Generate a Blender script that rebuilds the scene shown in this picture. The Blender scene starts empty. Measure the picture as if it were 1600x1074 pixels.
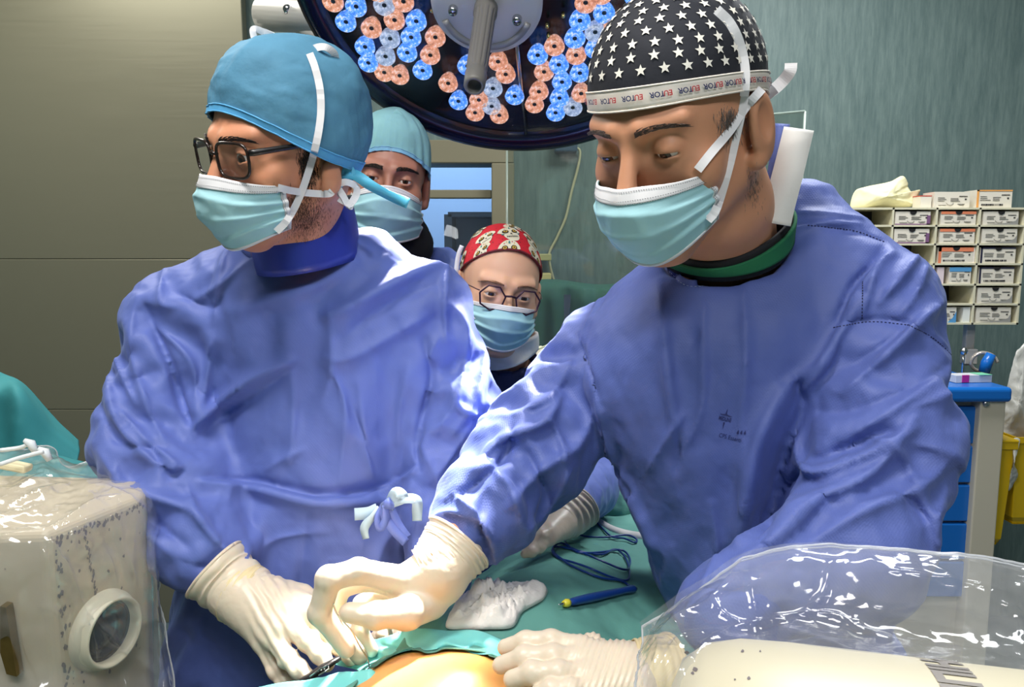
import bpy, bmesh, math, random
import numpy as np
from mathutils import Vector, Matrix, Euler
from mathutils.bvhtree import BVHTree
random.seed(7)
sc = bpy.context.scene
COL = sc.collection
PI = math.pi
# ------------------------------------------------------------------ camera
PITCH = math.radians(7.0); FPX = 1200.0; CZ = 1.5
cam_d = bpy.data.cameras.new('camera'); cam_d.sensor_width = 36; cam_d.lens = 27.0
cam_d.clip_start = 0.05; cam_d.clip_end = 50
cam = bpy.data.objects.new('camera', cam_d); COL.objects.link(cam)
cam.location = (0, 0, CZ); cam.rotation_euler = (PI/2 - PITCH, 0, 0)
sc.camera = cam
sc.view_settings.view_transform = 'Standard'; sc.view_settings.look = 'None'
sc.view_settings.gamma = 1.0; sc.view_settings.use_curve_mapping = False
sc.view_settings.exposure = 0.0
# ------------------------------------------------------------------ world
w = bpy.data.worlds.new('world'); sc.world = w; w.use_nodes = True
w.node_tree.nodes['Background'].inputs[0].default_value = (0.72, 0.80, 0.86, 1)
w.node_tree.nodes['Background'].inputs[1].default_value = 0.10
# ------------------------------------------------------------------ room lights
def area(name, loc, rot, size, power, col=(1, 1, 1), sy=None):
    d = bpy.data.lights.new(name, 'AREA'); d.energy = power; d.color = col
    d.size = size
    if sy: d.shape = 'RECTANGLE'; d.size_y = sy
    o = bpy.data.objects.new(name, d); COL.objects.link(o); o.location = loc; o.rotation_euler = rot
    return o
def look_rot(frm, to):
    return (Vector(to) - Vector(frm)).to_track_quat('-Z', 'Y').to_euler()
area('ceiling_light', (-0.5, 0.3, 2.88), (0, 0, 0), 0.7, 34, (1, 0.97, 0.92), 0.4)
area('ceiling_light', (0.9, 1.9, 2.88), (0, 0, 0), 1.0, 46, (0.95, 0.98, 1.0), 0.5)
area('ceiling_light', (-1.6, 2.1, 2.88), (0, 0, 0), 1.0, 30, (1, 0.96, 0.86), 0.5)
area('ceiling_light', (0.3, -0.9, 2.88), (0, 0, 0), 0.8, 34, (0.96, 0.98, 1.0), 0.5)
# ------------------------------------------------------------------ helpers
CP, SP = math.cos(PITCH), math.sin(PITCH)
def P(px, py, Y):
    "point seen at pixel (px,py) standing at distance Y in front of the camera"
    u = (px-800)/FPX; v = (537-py)/FPX
    dy = CP + v*SP; dz = -SP + v*CP
    t = Y/dy
    return np.array([u*t, Y, CZ + dz*t])
def Z(px, py, z):
    "point seen at pixel (px,py) lying at height z"
    u = (px-800)/FPX; v = (537-py)/FPX
    dy = CP + v*SP; dz = -SP + v*CP
    t = (z-CZ)/dz
    return np.array([u*t, dy*t, z])
def proj(V):
    V = np.asarray(V, float); x = V[..., 0]; y = V[..., 1]; z = V[..., 2]-CZ
    dep = y*CP - z*SP; up = y*SP + z*CP
    dep = np.maximum(dep, 1e-3)
    return 800 + FPX*x/dep, 537 - FPX*up/dep
def link(o, parent=None):
    COL.objects.link(o)
    if parent is not None:
        o.parent = parent
        if parent.get('_keep') is None:
            o.matrix_parent_inverse = parent.matrix_basis.inverted()
    return o
def tag(o, label=None, cat=None, group=None, kind=None):
    if label: o['label'] = label
    if cat: o['category'] = cat
    if group: o['group'] = group
    if kind: o['kind'] = kind
    return o
def empty(name, loc, label, cat, group=None):
    o = bpy.data.objects.new(name, None); o.location = Vector([float(a) for a in loc]); COL.objects.link(o)
    o.empty_display_size = 0.05
    return tag(o, label, cat, group)
def mesh(name, V, F, mats, parent=None, smooth=True, mi=None):
    me = bpy.data.meshes.new(name)
    V = np.asarray(V, dtype=np.float64)
    me.from_pydata([tuple(v) for v in V] if len(V) < 20000 else V.tolist(), [], F if isinstance(F, list) else F.tolist())
    if not isinstance(mats, (list, tuple)): mats = [mats]
    for m in mats: me.materials.append(m)
    if mi is not None: me.polygons.foreach_set('material_index', np.asarray(mi, dtype=np.int32))
    me.polygons.foreach_set('use_smooth', np.full(len(me.polygons), smooth))
    me.update()
    o = bpy.data.objects.new(name, me)
    return link(o, parent)
class MB:
    "mesh builder: collects shapes, links them as one object"
    def __init__(s): s.V = []; s.F = []; s.M = []; s.n = 0
    def add(s, V, F, m=0):
        V = [tuple(map(float, v)) for v in V]
        s.V += V; s.F += [tuple(int(i)+s.n for i in f) for f in F]; s.M += [m]*len(F); s.n += len(V)
    def box(s, c, size, m=0, R=None):
        c = np.array(c, float); h = np.array(size, float)/2
        vs = np.array([[i, j, k] for i in (-1, 1) for j in (-1, 1) for k in (-1, 1)])*h
        if R is not None: vs = vs @ np.array(R).T
        vs = vs + c
        s.add(vs, [(0, 1, 3, 2), (4, 6, 7, 5), (0, 4, 5, 1), (2, 3, 7, 6), (0, 2, 6, 4), (1, 5, 7, 3)], m)
    def tube(s, pts, r, n=10, m=0, caps=True, flat=1.0, up=None):
        pts = [np.array(p, float) for p in pts]; L = len(pts)
        rs = r if isinstance(r, (list, tuple, np.ndarray)) else [r]*L
        T = []
        for i in range(L):
            t = pts[min(i+1, L-1)] - pts[max(i-1, 0)]; T.append(t/(np.linalg.norm(t)+1e-12))
        nrm = np.array(up if up is not None else (0, 0, 1), float)
        if abs(np.dot(nrm, T[0])) > 0.95: nrm = np.array((1.0, 0, 0))
        V = []
        for i in range(L):
            nrm = nrm - np.dot(nrm, T[i])*T[i]; nrm /= np.linalg.norm(nrm)+1e-12
            b = np.cross(T[i], nrm)
            for k in range(n):
                a = 2*PI*k/n
                V.append(pts[i] + rs[i]*(math.cos(a)*nrm*flat + math.sin(a)*b))
        F = []
        for i in range(L-1):
            for k in range(n):
                k2 = (k+1) % n
                F.append((i*n+k, i*n+k2, (i+1)*n+k2, (i+1)*n+k))
        if caps:
            F.append(tuple(range(n-1, -1, -1))); F.append(tuple((L-1)*n+k for k in range(n)))
        s.add(V, F, m)
    def lathe(s, prof, M4, n=24, m=0):
        "prof: list of (r, h); revolve round local z of matrix M4"
        V = []; F = []; L = len(prof)
        for (r, h) in prof:
            for k in range(n):
                a = 2*PI*k/n; V.append(M4 @ Vector((r*math.cos(a), r*math.sin(a), h)))
        for i in range(L-1):
            for k in range(n):
                k2 = (k+1) % n; F.append((i*n+k, i*n+k2, (i+1)*n+k2, (i+1)*n+k))
        s.add(V, F, m)
    def grid(s, G, m=0, thick=0.0, closeu=False):
        "G[i][j] points -> surface, with optional thickness"
        G = np.asarray(G, float); a, b = G.shape[:2]
        V = G.reshape(-1, 3); F = []
        for i in range(a-1 + (1 if closeu else 0)):
            i2 = (i+1) % a
            for j in range(b-1): F.append((i*b+j, i2*b+j, i2*b+j+1, i*b+j+1))
        if thick:
            du = np.gradient(G, axis=0); dv = np.gradient(G, axis=1)
            if closeu: du = np.roll(G, -1, 0)-np.roll(G, 1, 0)
            N = np.cross(du, dv); N /= np.linalg.norm(N, axis=2, keepdims=True)+1e-12
            V2 = (G - N*thick).reshape(-1, 3); n0 = len(V)
            F2 = [tuple(n0+i for i in f[::-1]) for f in F]
            E = []
            if not closeu:
                for j in range(b-1):
                    E.append((j, j+1, n0+j+1, n0+j)); q = (a-1)*b; E.append((q+j+1, q+j, n0+q+j, n0+q+j+1))
            for i in range(a-1 + (1 if closeu else 0)):
                i2 = (i+1) % a
                E.append((i2*b, i*b, n0+i*b, n0+i2*b)); E.append((i*b+b-1, i2*b+b-1, n0+i2*b+b-1, n0+i*b+b-1))
            V = np.vstack([V, V2]); F = F+F2+E
        s.add(V, F, m)
    def build(s, name, mats, parent=None, smooth=True, bevel=0.0, seg=2, sub=0):
        o = mesh(name, s.V, s.F, mats, parent, smooth, s.M)
        if bevel:
            b = o.modifiers.new('bevel', 'BEVEL'); b.width = bevel; b.segments = seg; b.limit_method = 'ANGLE'; b.angle_limit = 0.6
        if sub:
            b = o.modifiers.new('sub', 'SUBSURF'); b.levels = sub; b.render_levels = sub
        if not smooth or bevel:
            pass
        return o
def merge(o, child):
    "fold a printed pattern into the mesh of the part it is printed on"
    off = len(o.data.materials); bm = bmesh.new(); bm.from_mesh(o.data); n = len(bm.faces); bm.from_mesh(child.data); bm.faces.ensure_lookup_table()
    for f in bm.faces[n:]: f.material_index += off
    for m in child.data.materials: o.data.materials.append(m)
    bm.to_mesh(o.data); bm.free(); bpy.data.objects.remove(child)
def spline(pts, n=40, closed=False):
    "catmull-rom through points"
    pts = np.array(pts, float); k = len(pts)
    if closed: ext = np.vstack([pts[-1], pts, pts[0], pts[1]]); segs = k
    else: ext = np.vstack([2*pts[0]-pts[1], pts, 2*pts[-1]-pts[-2]]); segs = k-1
    out = []
    for i in range(n+1 if not closed else n):
        t = i/n*segs; j = min(int(t), segs-1); t -= j
        p0, p1, p2, p3 = ext[j:j+4]
        out.append(0.5*((2*p1)+(-p0+p2)*t+(2*p0-5*p1+4*p2-p3)*t*t+(-p0+3*p1-3*p2+p3)*t**3))
    return np.array(out)
# ------------------------------------------------------------------ noise (numpy gradient noise)
_rs = np.random.RandomState(5)
_perm = _rs.permutation(256); _perm = np.concatenate([_perm, _perm, _perm])
_g = _rs.randn(256, 3); _g /= np.linalg.norm(_g, axis=1, keepdims=True)
def pn(p):
    p = np.asarray(p, float); i = np.floor(p).astype(int); f = p-i; i &= 255
    u = f*f*f*(f*(f*6-15)+10)
    res = 0
    for a in (0, 1):
        for b in (0, 1):
            for c in (0, 1):
                h = _perm[_perm[_perm[(i[..., 0]+a) & 255]+((i[..., 1]+b) & 255)]+((i[..., 2]+c) & 255)]
                g = _g[h]
                d = (f[..., 0]-a)*g[..., 0]+(f[..., 1]-b)*g[..., 1]+(f[..., 2]-c)*g[..., 2]
                wx = u[..., 0] if a else 1-u[..., 0]; wy = u[..., 1] if b else 1-u[..., 1]; wz = u[..., 2] if c else 1-u[..., 2]
                res = res + d*wx*wy*wz
    return res
def crumple(p, f=(8, 8, 8), amp=1.0, oct=3, seed=0.0, lac=2.1, gain=0.45):
    "ridged noise: sharp creases between smooth facets"
    q = np.asarray(p)*np.array(f)+seed
    wq = np.stack([pn(q*0.5+11), pn(q*0.5+23), pn(q*0.5+37)], -1)
    q = q+wq*0.9
    out = 0; a = amp
    for k in range(oct):
        out = out + a*(np.abs(pn(q+5.3*k))-np.abs(pn(q+9.1+3.7*k)))
        q = q*lac; a *= gain
    return out
# ------------------------------------------------------------------ implicit surfaces
def smin(a, b, k):
    h = np.clip(0.5+0.5*(b-a)/k, 0, 1); return b*(1-h)+a*h-k*h*(1-h)
def smax(a, b, k): return -smin(-a, -b, k)
def s_ell(X, c, r):
    c = np.array(c); r = np.array(r); q = X-c
    k0 = np.sqrt(((q/r)**2).sum(-1)); k1 = np.sqrt(((q/(r*r))**2).sum(-1))
    return k0*(k0-1)/np.maximum(k1, 1e-9)
def s_sph(X, c, r): return np.sqrt(((X-np.array(c))**2).sum(-1))-r
def s_cone(X, a, b, ra, rb):
    a = np.array(a, float); b = np.array(b, float); ab = b-a
    q = X-a; t = np.clip((q@ab)/max(ab@ab, 1e-12), 0, 1)
    return np.sqrt(((q-t[..., None]*ab)**2).sum(-1))-(ra+(rb-ra)*t)
def s_econe(X, a, b, ra, rb, sq, ax):
    "cone whose section is squashed by sq along axis ax"
    ax = np.array(ax, float); ax /= np.linalg.norm(ax)
    a = np.array(a, float); b = np.array(b, float)
    def T(p): return p + np.multiply.outer((p@ax)*(1/sq-1), ax)
    return s_cone(T(X), T(a), T(b), ra, rb)*min(1, sq)
def s_chain(X, pts, rs, k=0.0):
    d = None
    for i in range(len(pts)-1):
        e = s_cone(X, pts[i], pts[i+1], rs[i], rs[i+1])
        d = e if d is None else (smin(d, e, k) if k else np.minimum(d, e))
    return d
def s_loft(X, tab, p=2.4):
    "tab rows: z, cx, cy, a, b ; super-elliptic sections stacked in z"
    tab = np.array(sorted(tab)); z = X[..., 2]
    zz = np.linspace(tab[0, 0], tab[-1, 0], 200); cols = []
    for c in range(1, 5):
        v = np.interp(zz, tab[:, 0], tab[:, c])
        kk = np.ones(17)/17; v = np.convolve(np.pad(v, 8, 'edge'), kk, 'valid'); cols.append(np.interp(z, zz, v))
    cx, cy, a, b = cols
    q = (np.abs((X[..., 0]-cx)/a)**p+np.abs((X[..., 1]-cy)/b)**p)**(1/p)
    d = (q-1)*np.minimum(a, b)
    return np.maximum(d, np.maximum(tab[0, 0]-z, z-tab[-1, 0]))
def nets(fn, lo, hi, h):
    lo = np.array(lo, float); hi = np.array(hi, float)
    n = np.ceil((hi-lo)/h).astype(int)+1
    F = np.empty(n, np.float32)
    ys = lo[1]+h*np.arange(n[1]); zs = lo[2]+h*np.arange(n[2])
    step = max(1, int(400000/(n[1]*n[2])))
    for i in range(0, n[0], step):
        xs = lo[0]+h*np.arange(i, min(n[0], i+step))
        G = np.stack(np.meshgrid(xs, ys, zs, indexing='ij'), -1)
        F[i:i+step] = fn(G)
    I = F < 0
    nx, ny, nz = n-1
    def cube(A, a, b, c): return A[a:a+nx, b:b+ny, c:c+nz]
    cnt = sum(cube(I, a, b, c).astype(np.int8) for a in (0, 1) for b in (0, 1) for c in (0, 1))
    act = (cnt > 0) & (cnt < 8)
    ci = np.argwhere(act); idx = -np.ones(act.shape, np.int64); idx[act] = np.arange(len(ci))
    S = np.zeros((len(ci), 3)); C = np.zeros(len(ci))
    corners = [(a, b, c) for a in (0, 1) for b in (0, 1) for c in (0, 1)]
    for p in corners:
        for ax in range(3):
            if p[ax] == 0:
                q = list(p); q[ax] = 1
                fa = F[ci[:, 0]+p[0], ci[:, 1]+p[1], ci[:, 2]+p[2]].astype(float); fb = F[ci[:, 0]+q[0], ci[:, 1]+q[1], ci[:, 2]+q[2]].astype(float)
                m = (fa < 0) != (fb < 0)
                t = np.where(m, fa/np.where(m, fa-fb, 1), 0)
                pos = np.tile(np.array(p, float), (len(ci), 1)); pos[:, ax] = t
                S += pos*m[:, None]; C += m
    V = lo+h*(ci+S/C[:, None])
    Q = []
    for ax in range(3):
        sl0 = [slice(None)]*3; sl1 = [slice(None)]*3
        sl0[ax] = slice(0, -1); sl1[ax] = slice(1, None)
        a = I[tuple(sl0)]; b = I[tuple(sl1)]
        e = np.argwhere(a != b); u, v = [(1, 2), (2, 0), (0, 1)][ax]
        ok = (e[:, u] > 0) & (e[:, v] > 0) & (e[:, u] < [nx, ny, nz][u]) & (e[:, v] < [nx, ny, nz][v]); e = e[ok]
        sgn = I[e[:, 0], e[:, 1], e[:, 2]]
        def cell(du, dv):
            c = e.copy(); c[:, u] -= du; c[:, v] -= dv; return idx[c[:, 0], c[:, 1], c[:, 2]]
        q = np.stack([cell(1, 1), cell(0, 1), cell(0, 0), cell(1, 0)], 1)
        q[~sgn] = q[~sgn][:, ::-1]
        Q.append(q)
    return V, np.vstack(Q)
def vnormals(V, Q):
    n = np.cross(V[Q[:, 2]]-V[Q[:, 0]], V[Q[:, 3]]-V[Q[:, 1]])
    N = np.zeros_like(V)
    for k in range(4): np.add.at(N, Q[:, k], n)
    return N/(np.linalg.norm(N, axis=1, keepdims=True)+1e-12)
def subdiv(V, Q, lev=1):
    me = bpy.data.meshes.new('tmp'); me.from_pydata(V.tolist(), [], Q.tolist())
    o = bpy.data.objects.new('tmp', me); COL.objects.link(o)
    s = o.modifiers.new('s', 'SUBSURF'); s.levels = lev; s.render_levels = lev
    dg = bpy.context.evaluated_depsgraph_get(); m2 = bpy.data.meshes.new_from_object(o.evaluated_get(dg))
    V2 = np.empty(len(m2.vertices)*3); m2.vertices.foreach_get('co', V2)
    Q2 = np.empty(len(m2.loops), np.int64); m2.loops.foreach_get('vertex_index', Q2)
    bpy.data.objects.remove(o); bpy.data.meshes.remove(me); bpy.data.meshes.remove(m2)
    return V2.reshape(-1, 3), Q2.reshape(-1, 4)
def fold(V, N, line, amp, w, kind='ridge', yr=(0, 9), smooth=14, w2=None):
    """sculpt one crease of the cloth along a line drawn in photo pixels; w is its half width in px.
    ridge: sharp crest, soft: rounded roll, tuck: one side lifts over the other"""
    px, py = proj(V)
    L = spline(line, max(12, smooth*len(line)))[:, :2]
    m0 = (px > L[:, 0].min()-4*w) & (px < L[:, 0].max()+4*w) & (py > L[:, 1].min()-4*w) & (py < L[:, 1].max()+4*w)
    m0 &= (V[:, 1] > yr[0]) & (V[:, 1] < yr[1])
    cam_dir = np.array([0, 0, CZ])-V; cam_dir /= np.linalg.norm(cam_dir, axis=1, keepdims=True)
    face = (cam_dir*N).sum(1); m0 &= face > 0.02
    ids = np.where(m0)[0]
    if not len(ids): return V
    p = np.stack([px[ids], py[ids]], 1)
    best = np.full(len(ids), 1e9); sd = np.zeros(len(ids)); tt = np.zeros(len(ids))
    for i in range(len(L)-1):
        a, b = L[i], L[i+1]; ab = b-a; l2 = ab@ab+1e-9
        t = np.clip(((p-a)@ab)/l2, 0, 1); d = p-a-t[:, None]*ab
        dd = np.hypot(d[:, 0], d[:, 1]); c = ab[0]*d[:, 1]-ab[1]*d[:, 0]
        u = dd < best; best[u] = dd[u]; sd[u] = np.sign(c[u])*dd[u]; tt[u] = (i+t[u])/(len(L)-1)
    taper = np.clip(np.sin(np.pi*np.clip(tt, 0.0, 1)), 0, 1)**0.6
    if kind == 'ridge': g = np.exp(-best/w)-0.35*np.exp(-best/(2.5*w))
    elif kind == 'soft': g = np.exp(-(best/w)**2)
    elif kind == 'tuck':
        ww = w2 or 3*w; s = sd
        g = np.where(s > 0, np.exp(-s/ww), -0.5*np.exp(s/(ww)))*np.tanh(best/(0.25*w)) 
    end = np.clip(1-np.maximum(0, best-3.2*(w2 or w*3))/(w*2), 0, 1) if kind == 'tuck' else 1
    V = V.copy(); V[ids] += N[ids]*(amp*g*taper*end*np.clip(face[ids]*3, 0, 1))[:, None]
    return V
# ------------------------------------------------------------------ materials
def lin(r, g, b):
    f = lambda c: (c/255/12.92) if c/255 <= 0.04045 else ((c/255+0.055)/1.055)**2.4
    return (f(r), f(g), f(b), 1)
def mat(name, col, rough=0.5, metal=0.0, spec=0.5, bump=None, var=None, **kw):
    m = bpy.data.materials.new(name); m.use_nodes = True; nt = m.node_tree; b = nt.nodes['Principled BSDF']
    b.inputs['Base Color'].default_value = col; b.inputs['Roughness'].default_value = rough; b.inputs['Metallic'].default_value = metal
    b.inputs['Specular IOR Level'].default_value = spec
    for k, v in kw.items(): b.inputs[k.replace('_', ' ')].default_value = v
    tc = nt.nodes.new('ShaderNodeTexCoord')
    if var:   # (scale, strength) : slight mottling of the thing's own colour
        n = nt.nodes.new('ShaderNodeTexNoise'); n.inputs['Scale'].default_value = var[0]; n.inputs['Detail'].default_value = 5
        mx = nt.nodes.new('ShaderNodeMix'); mx.data_type = 'RGBA'; mx.blend_type = 'MULTIPLY'
        mp = nt.nodes.new('ShaderNodeMapRange'); mp.inputs[3].default_value = 1-var[1]; mp.inputs[4].default_value = 1+var[1]*0.6
        nt.links.new(tc.outputs['Object'], n.inputs['Vector']); nt.links.new(n.outputs[0], mp.inputs[0])
        mx.inputs[0].default_value = 1; mx.inputs[6].default_value = col; nt.links.new(mp.outputs[0], mx.inputs[7])
        nt.links.new(mx.outputs[2], b.inputs['Base Color'])
    if bump:  # (scale, strength, distance)
        n = nt.nodes.new('ShaderNodeTexNoise'); n.inputs['Scale'].default_value = bump[0]; n.inputs['Detail'].default_value = 3
        bp = nt.nodes.new('ShaderNodeBump'); bp.inputs['Strength'].default_value = bump[1]; bp.inputs['Distance'].default_value = bump[2]
        nt.links.new(tc.outputs['Object'], n.inputs['Vector']); nt.links.new(n.outputs[0], bp.inputs['Height']); nt.links.new(bp.outputs[0], b.inputs['Normal'])
    return m
def gown_mat(name, col, weave=0.25):
    m = mat(name, col, 0.56, 0, 0.35, var=(9, 0.10)); nt = m.node_tree; b = nt.nodes['Principled BSDF']
    b.inputs['Sheen Weight'].default_value = 0.12; b.inputs['Sheen Roughness'].default_value = 0.4
    b.inputs['Sheen Tint'].default_value = (0.7, 0.8, 1, 1)
    tc = nt.nodes.new('ShaderNodeTexCoord'); mp = nt.nodes.new('ShaderNodeMapping'); mp.inputs['Rotation'].default_value = (0, 0.7, 0.3)
    wv = nt.nodes.new('ShaderNodeTexVoronoi'); wv.inputs['Scale'].default_value = 420; wv.inputs['Randomness'].default_value = 0.15
    n2 = nt.nodes.new('ShaderNodeTexNoise'); n2.inputs['Scale'].default_value = 60; n2.inputs['Detail'].default_value = 6
    ad = nt.nodes.new('ShaderNodeMath'); ad.operation = 'ADD'
    ml = nt.nodes.new('ShaderNodeMath'); ml.operation = 'MULTIPLY'; ml.inputs[1].default_value = weave
    bp = nt.nodes.new('ShaderNodeBump'); bp.inputs['Strength'].default_value = 0.35; bp.inputs['Distance'].default_value = 0.0012
    L = nt.links
    L.new(tc.outputs['Object'], mp.inputs[0]); L.new(mp.outputs[0], wv.inputs['Vector']); L.new(tc.outputs['Object'], n2.inputs['Vector'])
    L.new(wv.outputs['Distance'], ml.inputs[0]); L.new(ml.outputs[0], ad.inputs[0]); L.new(n2.outputs[0], ad.inputs[1])
    rn = nt.nodes.new('ShaderNodeTexNoise'); rn.noise_type = 'RIDGED_MULTIFRACTAL'; rn.inputs['Scale'].default_value = 5.5; rn.inputs['Detail'].default_value = 3; rn.inputs['Distortion'].default_value = .6
    b2 = nt.nodes.new('ShaderNodeBump'); b2.inputs['Strength'].default_value = 0.5; b2.inputs['Distance'].default_value = 0.004
    mp2 = nt.nodes.new('ShaderNodeMapping'); mp2.inputs['Scale'].default_value = (1.3, 1.3, .8); mp2.inputs['Rotation'].default_value = (0, .5, 0)
    L.new(tc.outputs['Object'], mp2.inputs[0]); L.new(mp2.outputs[0], rn.inputs['Vector']); L.new(rn.outputs[0], b2.inputs['Height']); L.new(b2.outputs[0], bp.inputs['Normal'])
    L.new(ad.outputs[0], bp.inputs['Height']); L.new(bp.outputs[0], b.inputs['Normal'])
    return m
def clear_mat(name, haze=0.10, rough=0.08, tint=(1, 1, 1, 1), gloss=1.0, bump=0.0, bscale=30, dark=1.0):
    "thin clear plastic: see-through, glossy at grazing angles, faint milky haze"
    m = bpy.data.materials.new(name); m.use_nodes = True; nt = m.node_tree; nt.nodes.clear(); L = nt.links
    out = nt.nodes.new('ShaderNodeOutputMaterial'); tr = nt.nodes.new('ShaderNodeBsdfTransparent'); tr.inputs[0].default_value = tint
    gl = nt.nodes.new('ShaderNodeBsdfGlossy'); gl.inputs['Roughness'].default_value = rough; gl.inputs[0].default_value = (gloss, gloss, gloss, 1)
    df = nt.nodes.new('ShaderNodeBsdfDiffuse'); df.inputs[0].default_value = (0.85, 0.87, 0.9, 1)
    tl = nt.nodes.new('ShaderNodeBsdfTranslucent'); tl.inputs[0].default_value = (0.85, 0.87, 0.9, 1)
    m0 = nt.nodes.new('ShaderNodeMixShader'); m0.inputs[0].default_value = 0.5
    m1 = nt.nodes.new('ShaderNodeMixShader'); m1.inputs[0].default_value = haze
    m2 = nt.nodes.new('ShaderNodeMixShader'); fr = nt.nodes.new('ShaderNodeFresnel'); ge = nt.nodes.new('ShaderNodeNewGeometry'); io = nt.nodes.new('ShaderNodeMapRange'); io.inputs[3].default_value = 1.5; io.inputs[4].default_value = 1/1.5
    L.new(ge.outputs['Backfacing'], io.inputs[0]); L.new(io.outputs[0], fr.inputs[0])
    L.new(df.outputs[0], m0.inputs[1]); L.new(tl.outputs[0], m0.inputs[2])
    L.new(tr.outputs[0], m1.inputs[1]); L.new(m0.outputs[0], m1.inputs[2])
    fs = nt.nodes.new('ShaderNodeMath'); fs.operation = 'MULTIPLY'; fs.inputs[1].default_value = gloss; L.new(fr.outputs[0], fs.inputs[0]); gl.inputs[0].default_value = (1, 1, 1, 1)
    L.new(fs.outputs[0], m2.inputs[0]); L.new(m1.outputs[0], m2.inputs[1]); L.new(gl.outputs[0], m2.inputs[2]); L.new(m2.outputs[0], out.inputs[0])
    if bump:
        tc = nt.nodes.new('ShaderNodeTexCoord'); n = nt.nodes.new('ShaderNodeTexNoise'); n.inputs['Scale'].default_value = bscale; n.inputs['Detail'].default_value = 2; n.inputs['Distortion'].default_value = 1.5
        bp = nt.nodes.new('ShaderNodeBump'); bp.inputs['Strength'].default_value = bump; bp.inputs['Distance'].default_value = 0.01
        L.new(tc.outputs['Object'], n.inputs['Vector']); L.new(n.outputs[0], bp.inputs['Height']); L.new(bp.outputs[0], gl.inputs['Normal']); L.new(bp.outputs[0], fr.inputs['Normal'])
    return m
def glow(name, col, s):
    m = bpy.data.materials.new(name); m.use_nodes = True; b = m.node_tree.nodes['Principled BSDF']
    b.inputs['Base Color'].default_value = col; b.inputs['Emission Color'].default_value = col; b.inputs['Emission Strength'].default_value = s
    return m
GOWN = gown_mat('gown_blue', lin(96, 113, 184)); GOWN_R = gown_mat('gown_blue_weave', lin(88, 104, 172), 0.6)
GOWN_D = gown_mat('gown_darker', lin(84, 98, 160))
NAVY = mat('navy_vinyl', lin(40, 55, 150), 0.35, bump=(60, 0.2, 0.001))
SKIN = mat('skin', lin(212, 146, 112), 0.5, 0, 0.4, bump=(220, 0.25, 0.0006), var=(30, 0.10), Subsurface_Weight=0.12, Subsurface_Scale=0.006)
SKIN_T = mat('skin_tan', lin(208, 148, 114), 0.5, 0, 0.4, bump=(220, 0.25, 0.0006), var=(30, 0.10), Subsurface_Weight=0.12, Subsurface_Scale=0.006)
for m_ in (SKIN, SKIN_T): m_.node_tree.nodes['Principled BSDF'].inputs['Subsurface Radius'].default_value = (1, 0.35, 0.2)
HAIR = mat('dark_hair', lin(38, 28, 24), 0.6); HAIRG = mat('grey_hair', lin(120, 110, 104), 0.6)
MASK = mat('mask_blue', lin(168, 214, 222), 0.75, 0, 0.2, bump=(300, 0.25, 0.0005)); MASKW = mat('mask_white', lin(232, 230, 232), 0.75, 0, 0.2)
THREAD = mat('grey_stitch', lin(120, 125, 130), 0.8)
CAPB = mat('cap_blue', lin(88, 142, 172), 0.7, 0, 0.2, bump=(160, 0.5, 0.001), var=(20, 0.32)); CAPE = mat('cap_edge', lin(90, 170, 220), 0.6)
CAPG = mat('cap_green', lin(140, 192, 196), 0.7, 0, 0.2, bump=(160, 0.4, 0.001), var=(20, 0.15))
GLOVE = mat('latex', lin(222, 206, 184), 0.38, 0, 0.5, bump=(140, 0.25, 0.0012), Subsurface_Weight=0.1, Subsurface_Scale=0.004)
WHITE = mat('white_cloth', lin(228, 226, 222), 0.8, bump=(200, 0.3, 0.001)); BLACK = mat('black_plastic', lin(22, 20, 22), 0.3)
GREEN = mat('drape_green', lin(96, 160, 158), 0.75, 0, 0.25, bump=(260, 0.3, 0.0008), var=(10, 0.1))
GREENB = mat('sheet_dull_green', lin(50, 96, 84), 0.8)
GREEND = mat('drape_green_dark', lin(60, 140, 146), 0.7, 0, 0.25, bump=(260, 0.3, 0.0008), var=(6, 0.08))
STEEL = mat('steel', (0.55, 0.55, 0.56, 1), 0.22, 1.0); GREYP = mat('grey_paint', lin(176, 174, 172), 0.35)
BLKCLOTH = mat('black_cloth', lin(18, 18, 24), 0.85)
# ================================================================== the room
WY = 3.0
def wall_mat():
    m = mat('wall_teal', lin(92, 116, 116), 0.55); nt = m.node_tree; b = nt.nodes['Principled BSDF']; L = nt.links
    tc = nt.nodes.new('ShaderNodeTexCoord'); mp = nt.nodes.new('ShaderNodeMapping'); mp.inputs['Scale'].default_value = (26, 26, 3.2)
    n = nt.nodes.new('ShaderNodeTexNoise'); n.inputs['Scale'].default_value = 2.2; n.inputs['Detail'].default_value = 6; n.inputs['Roughness'].default_value = 0.7
    r = nt.nodes.new('ShaderNodeValToRGB'); r.color_ramp.elements[0].position = 0.3; r.color_ramp.elements[0].color = lin(84, 104, 102)
    r.color_ramp.elements[1].position = 0.75; r.color_ramp.elements[1].color = lin(118, 136, 131)
    L.new(tc.outputs['Object'], mp.inputs[0]); L.new(mp.outputs[0], n.inputs['Vector']); L.new(n.outputs[0], r.inputs[0]); L.new(r.outputs[0], b.inputs['Base Color'])
    return m
TEAL = wall_mat()
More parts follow.
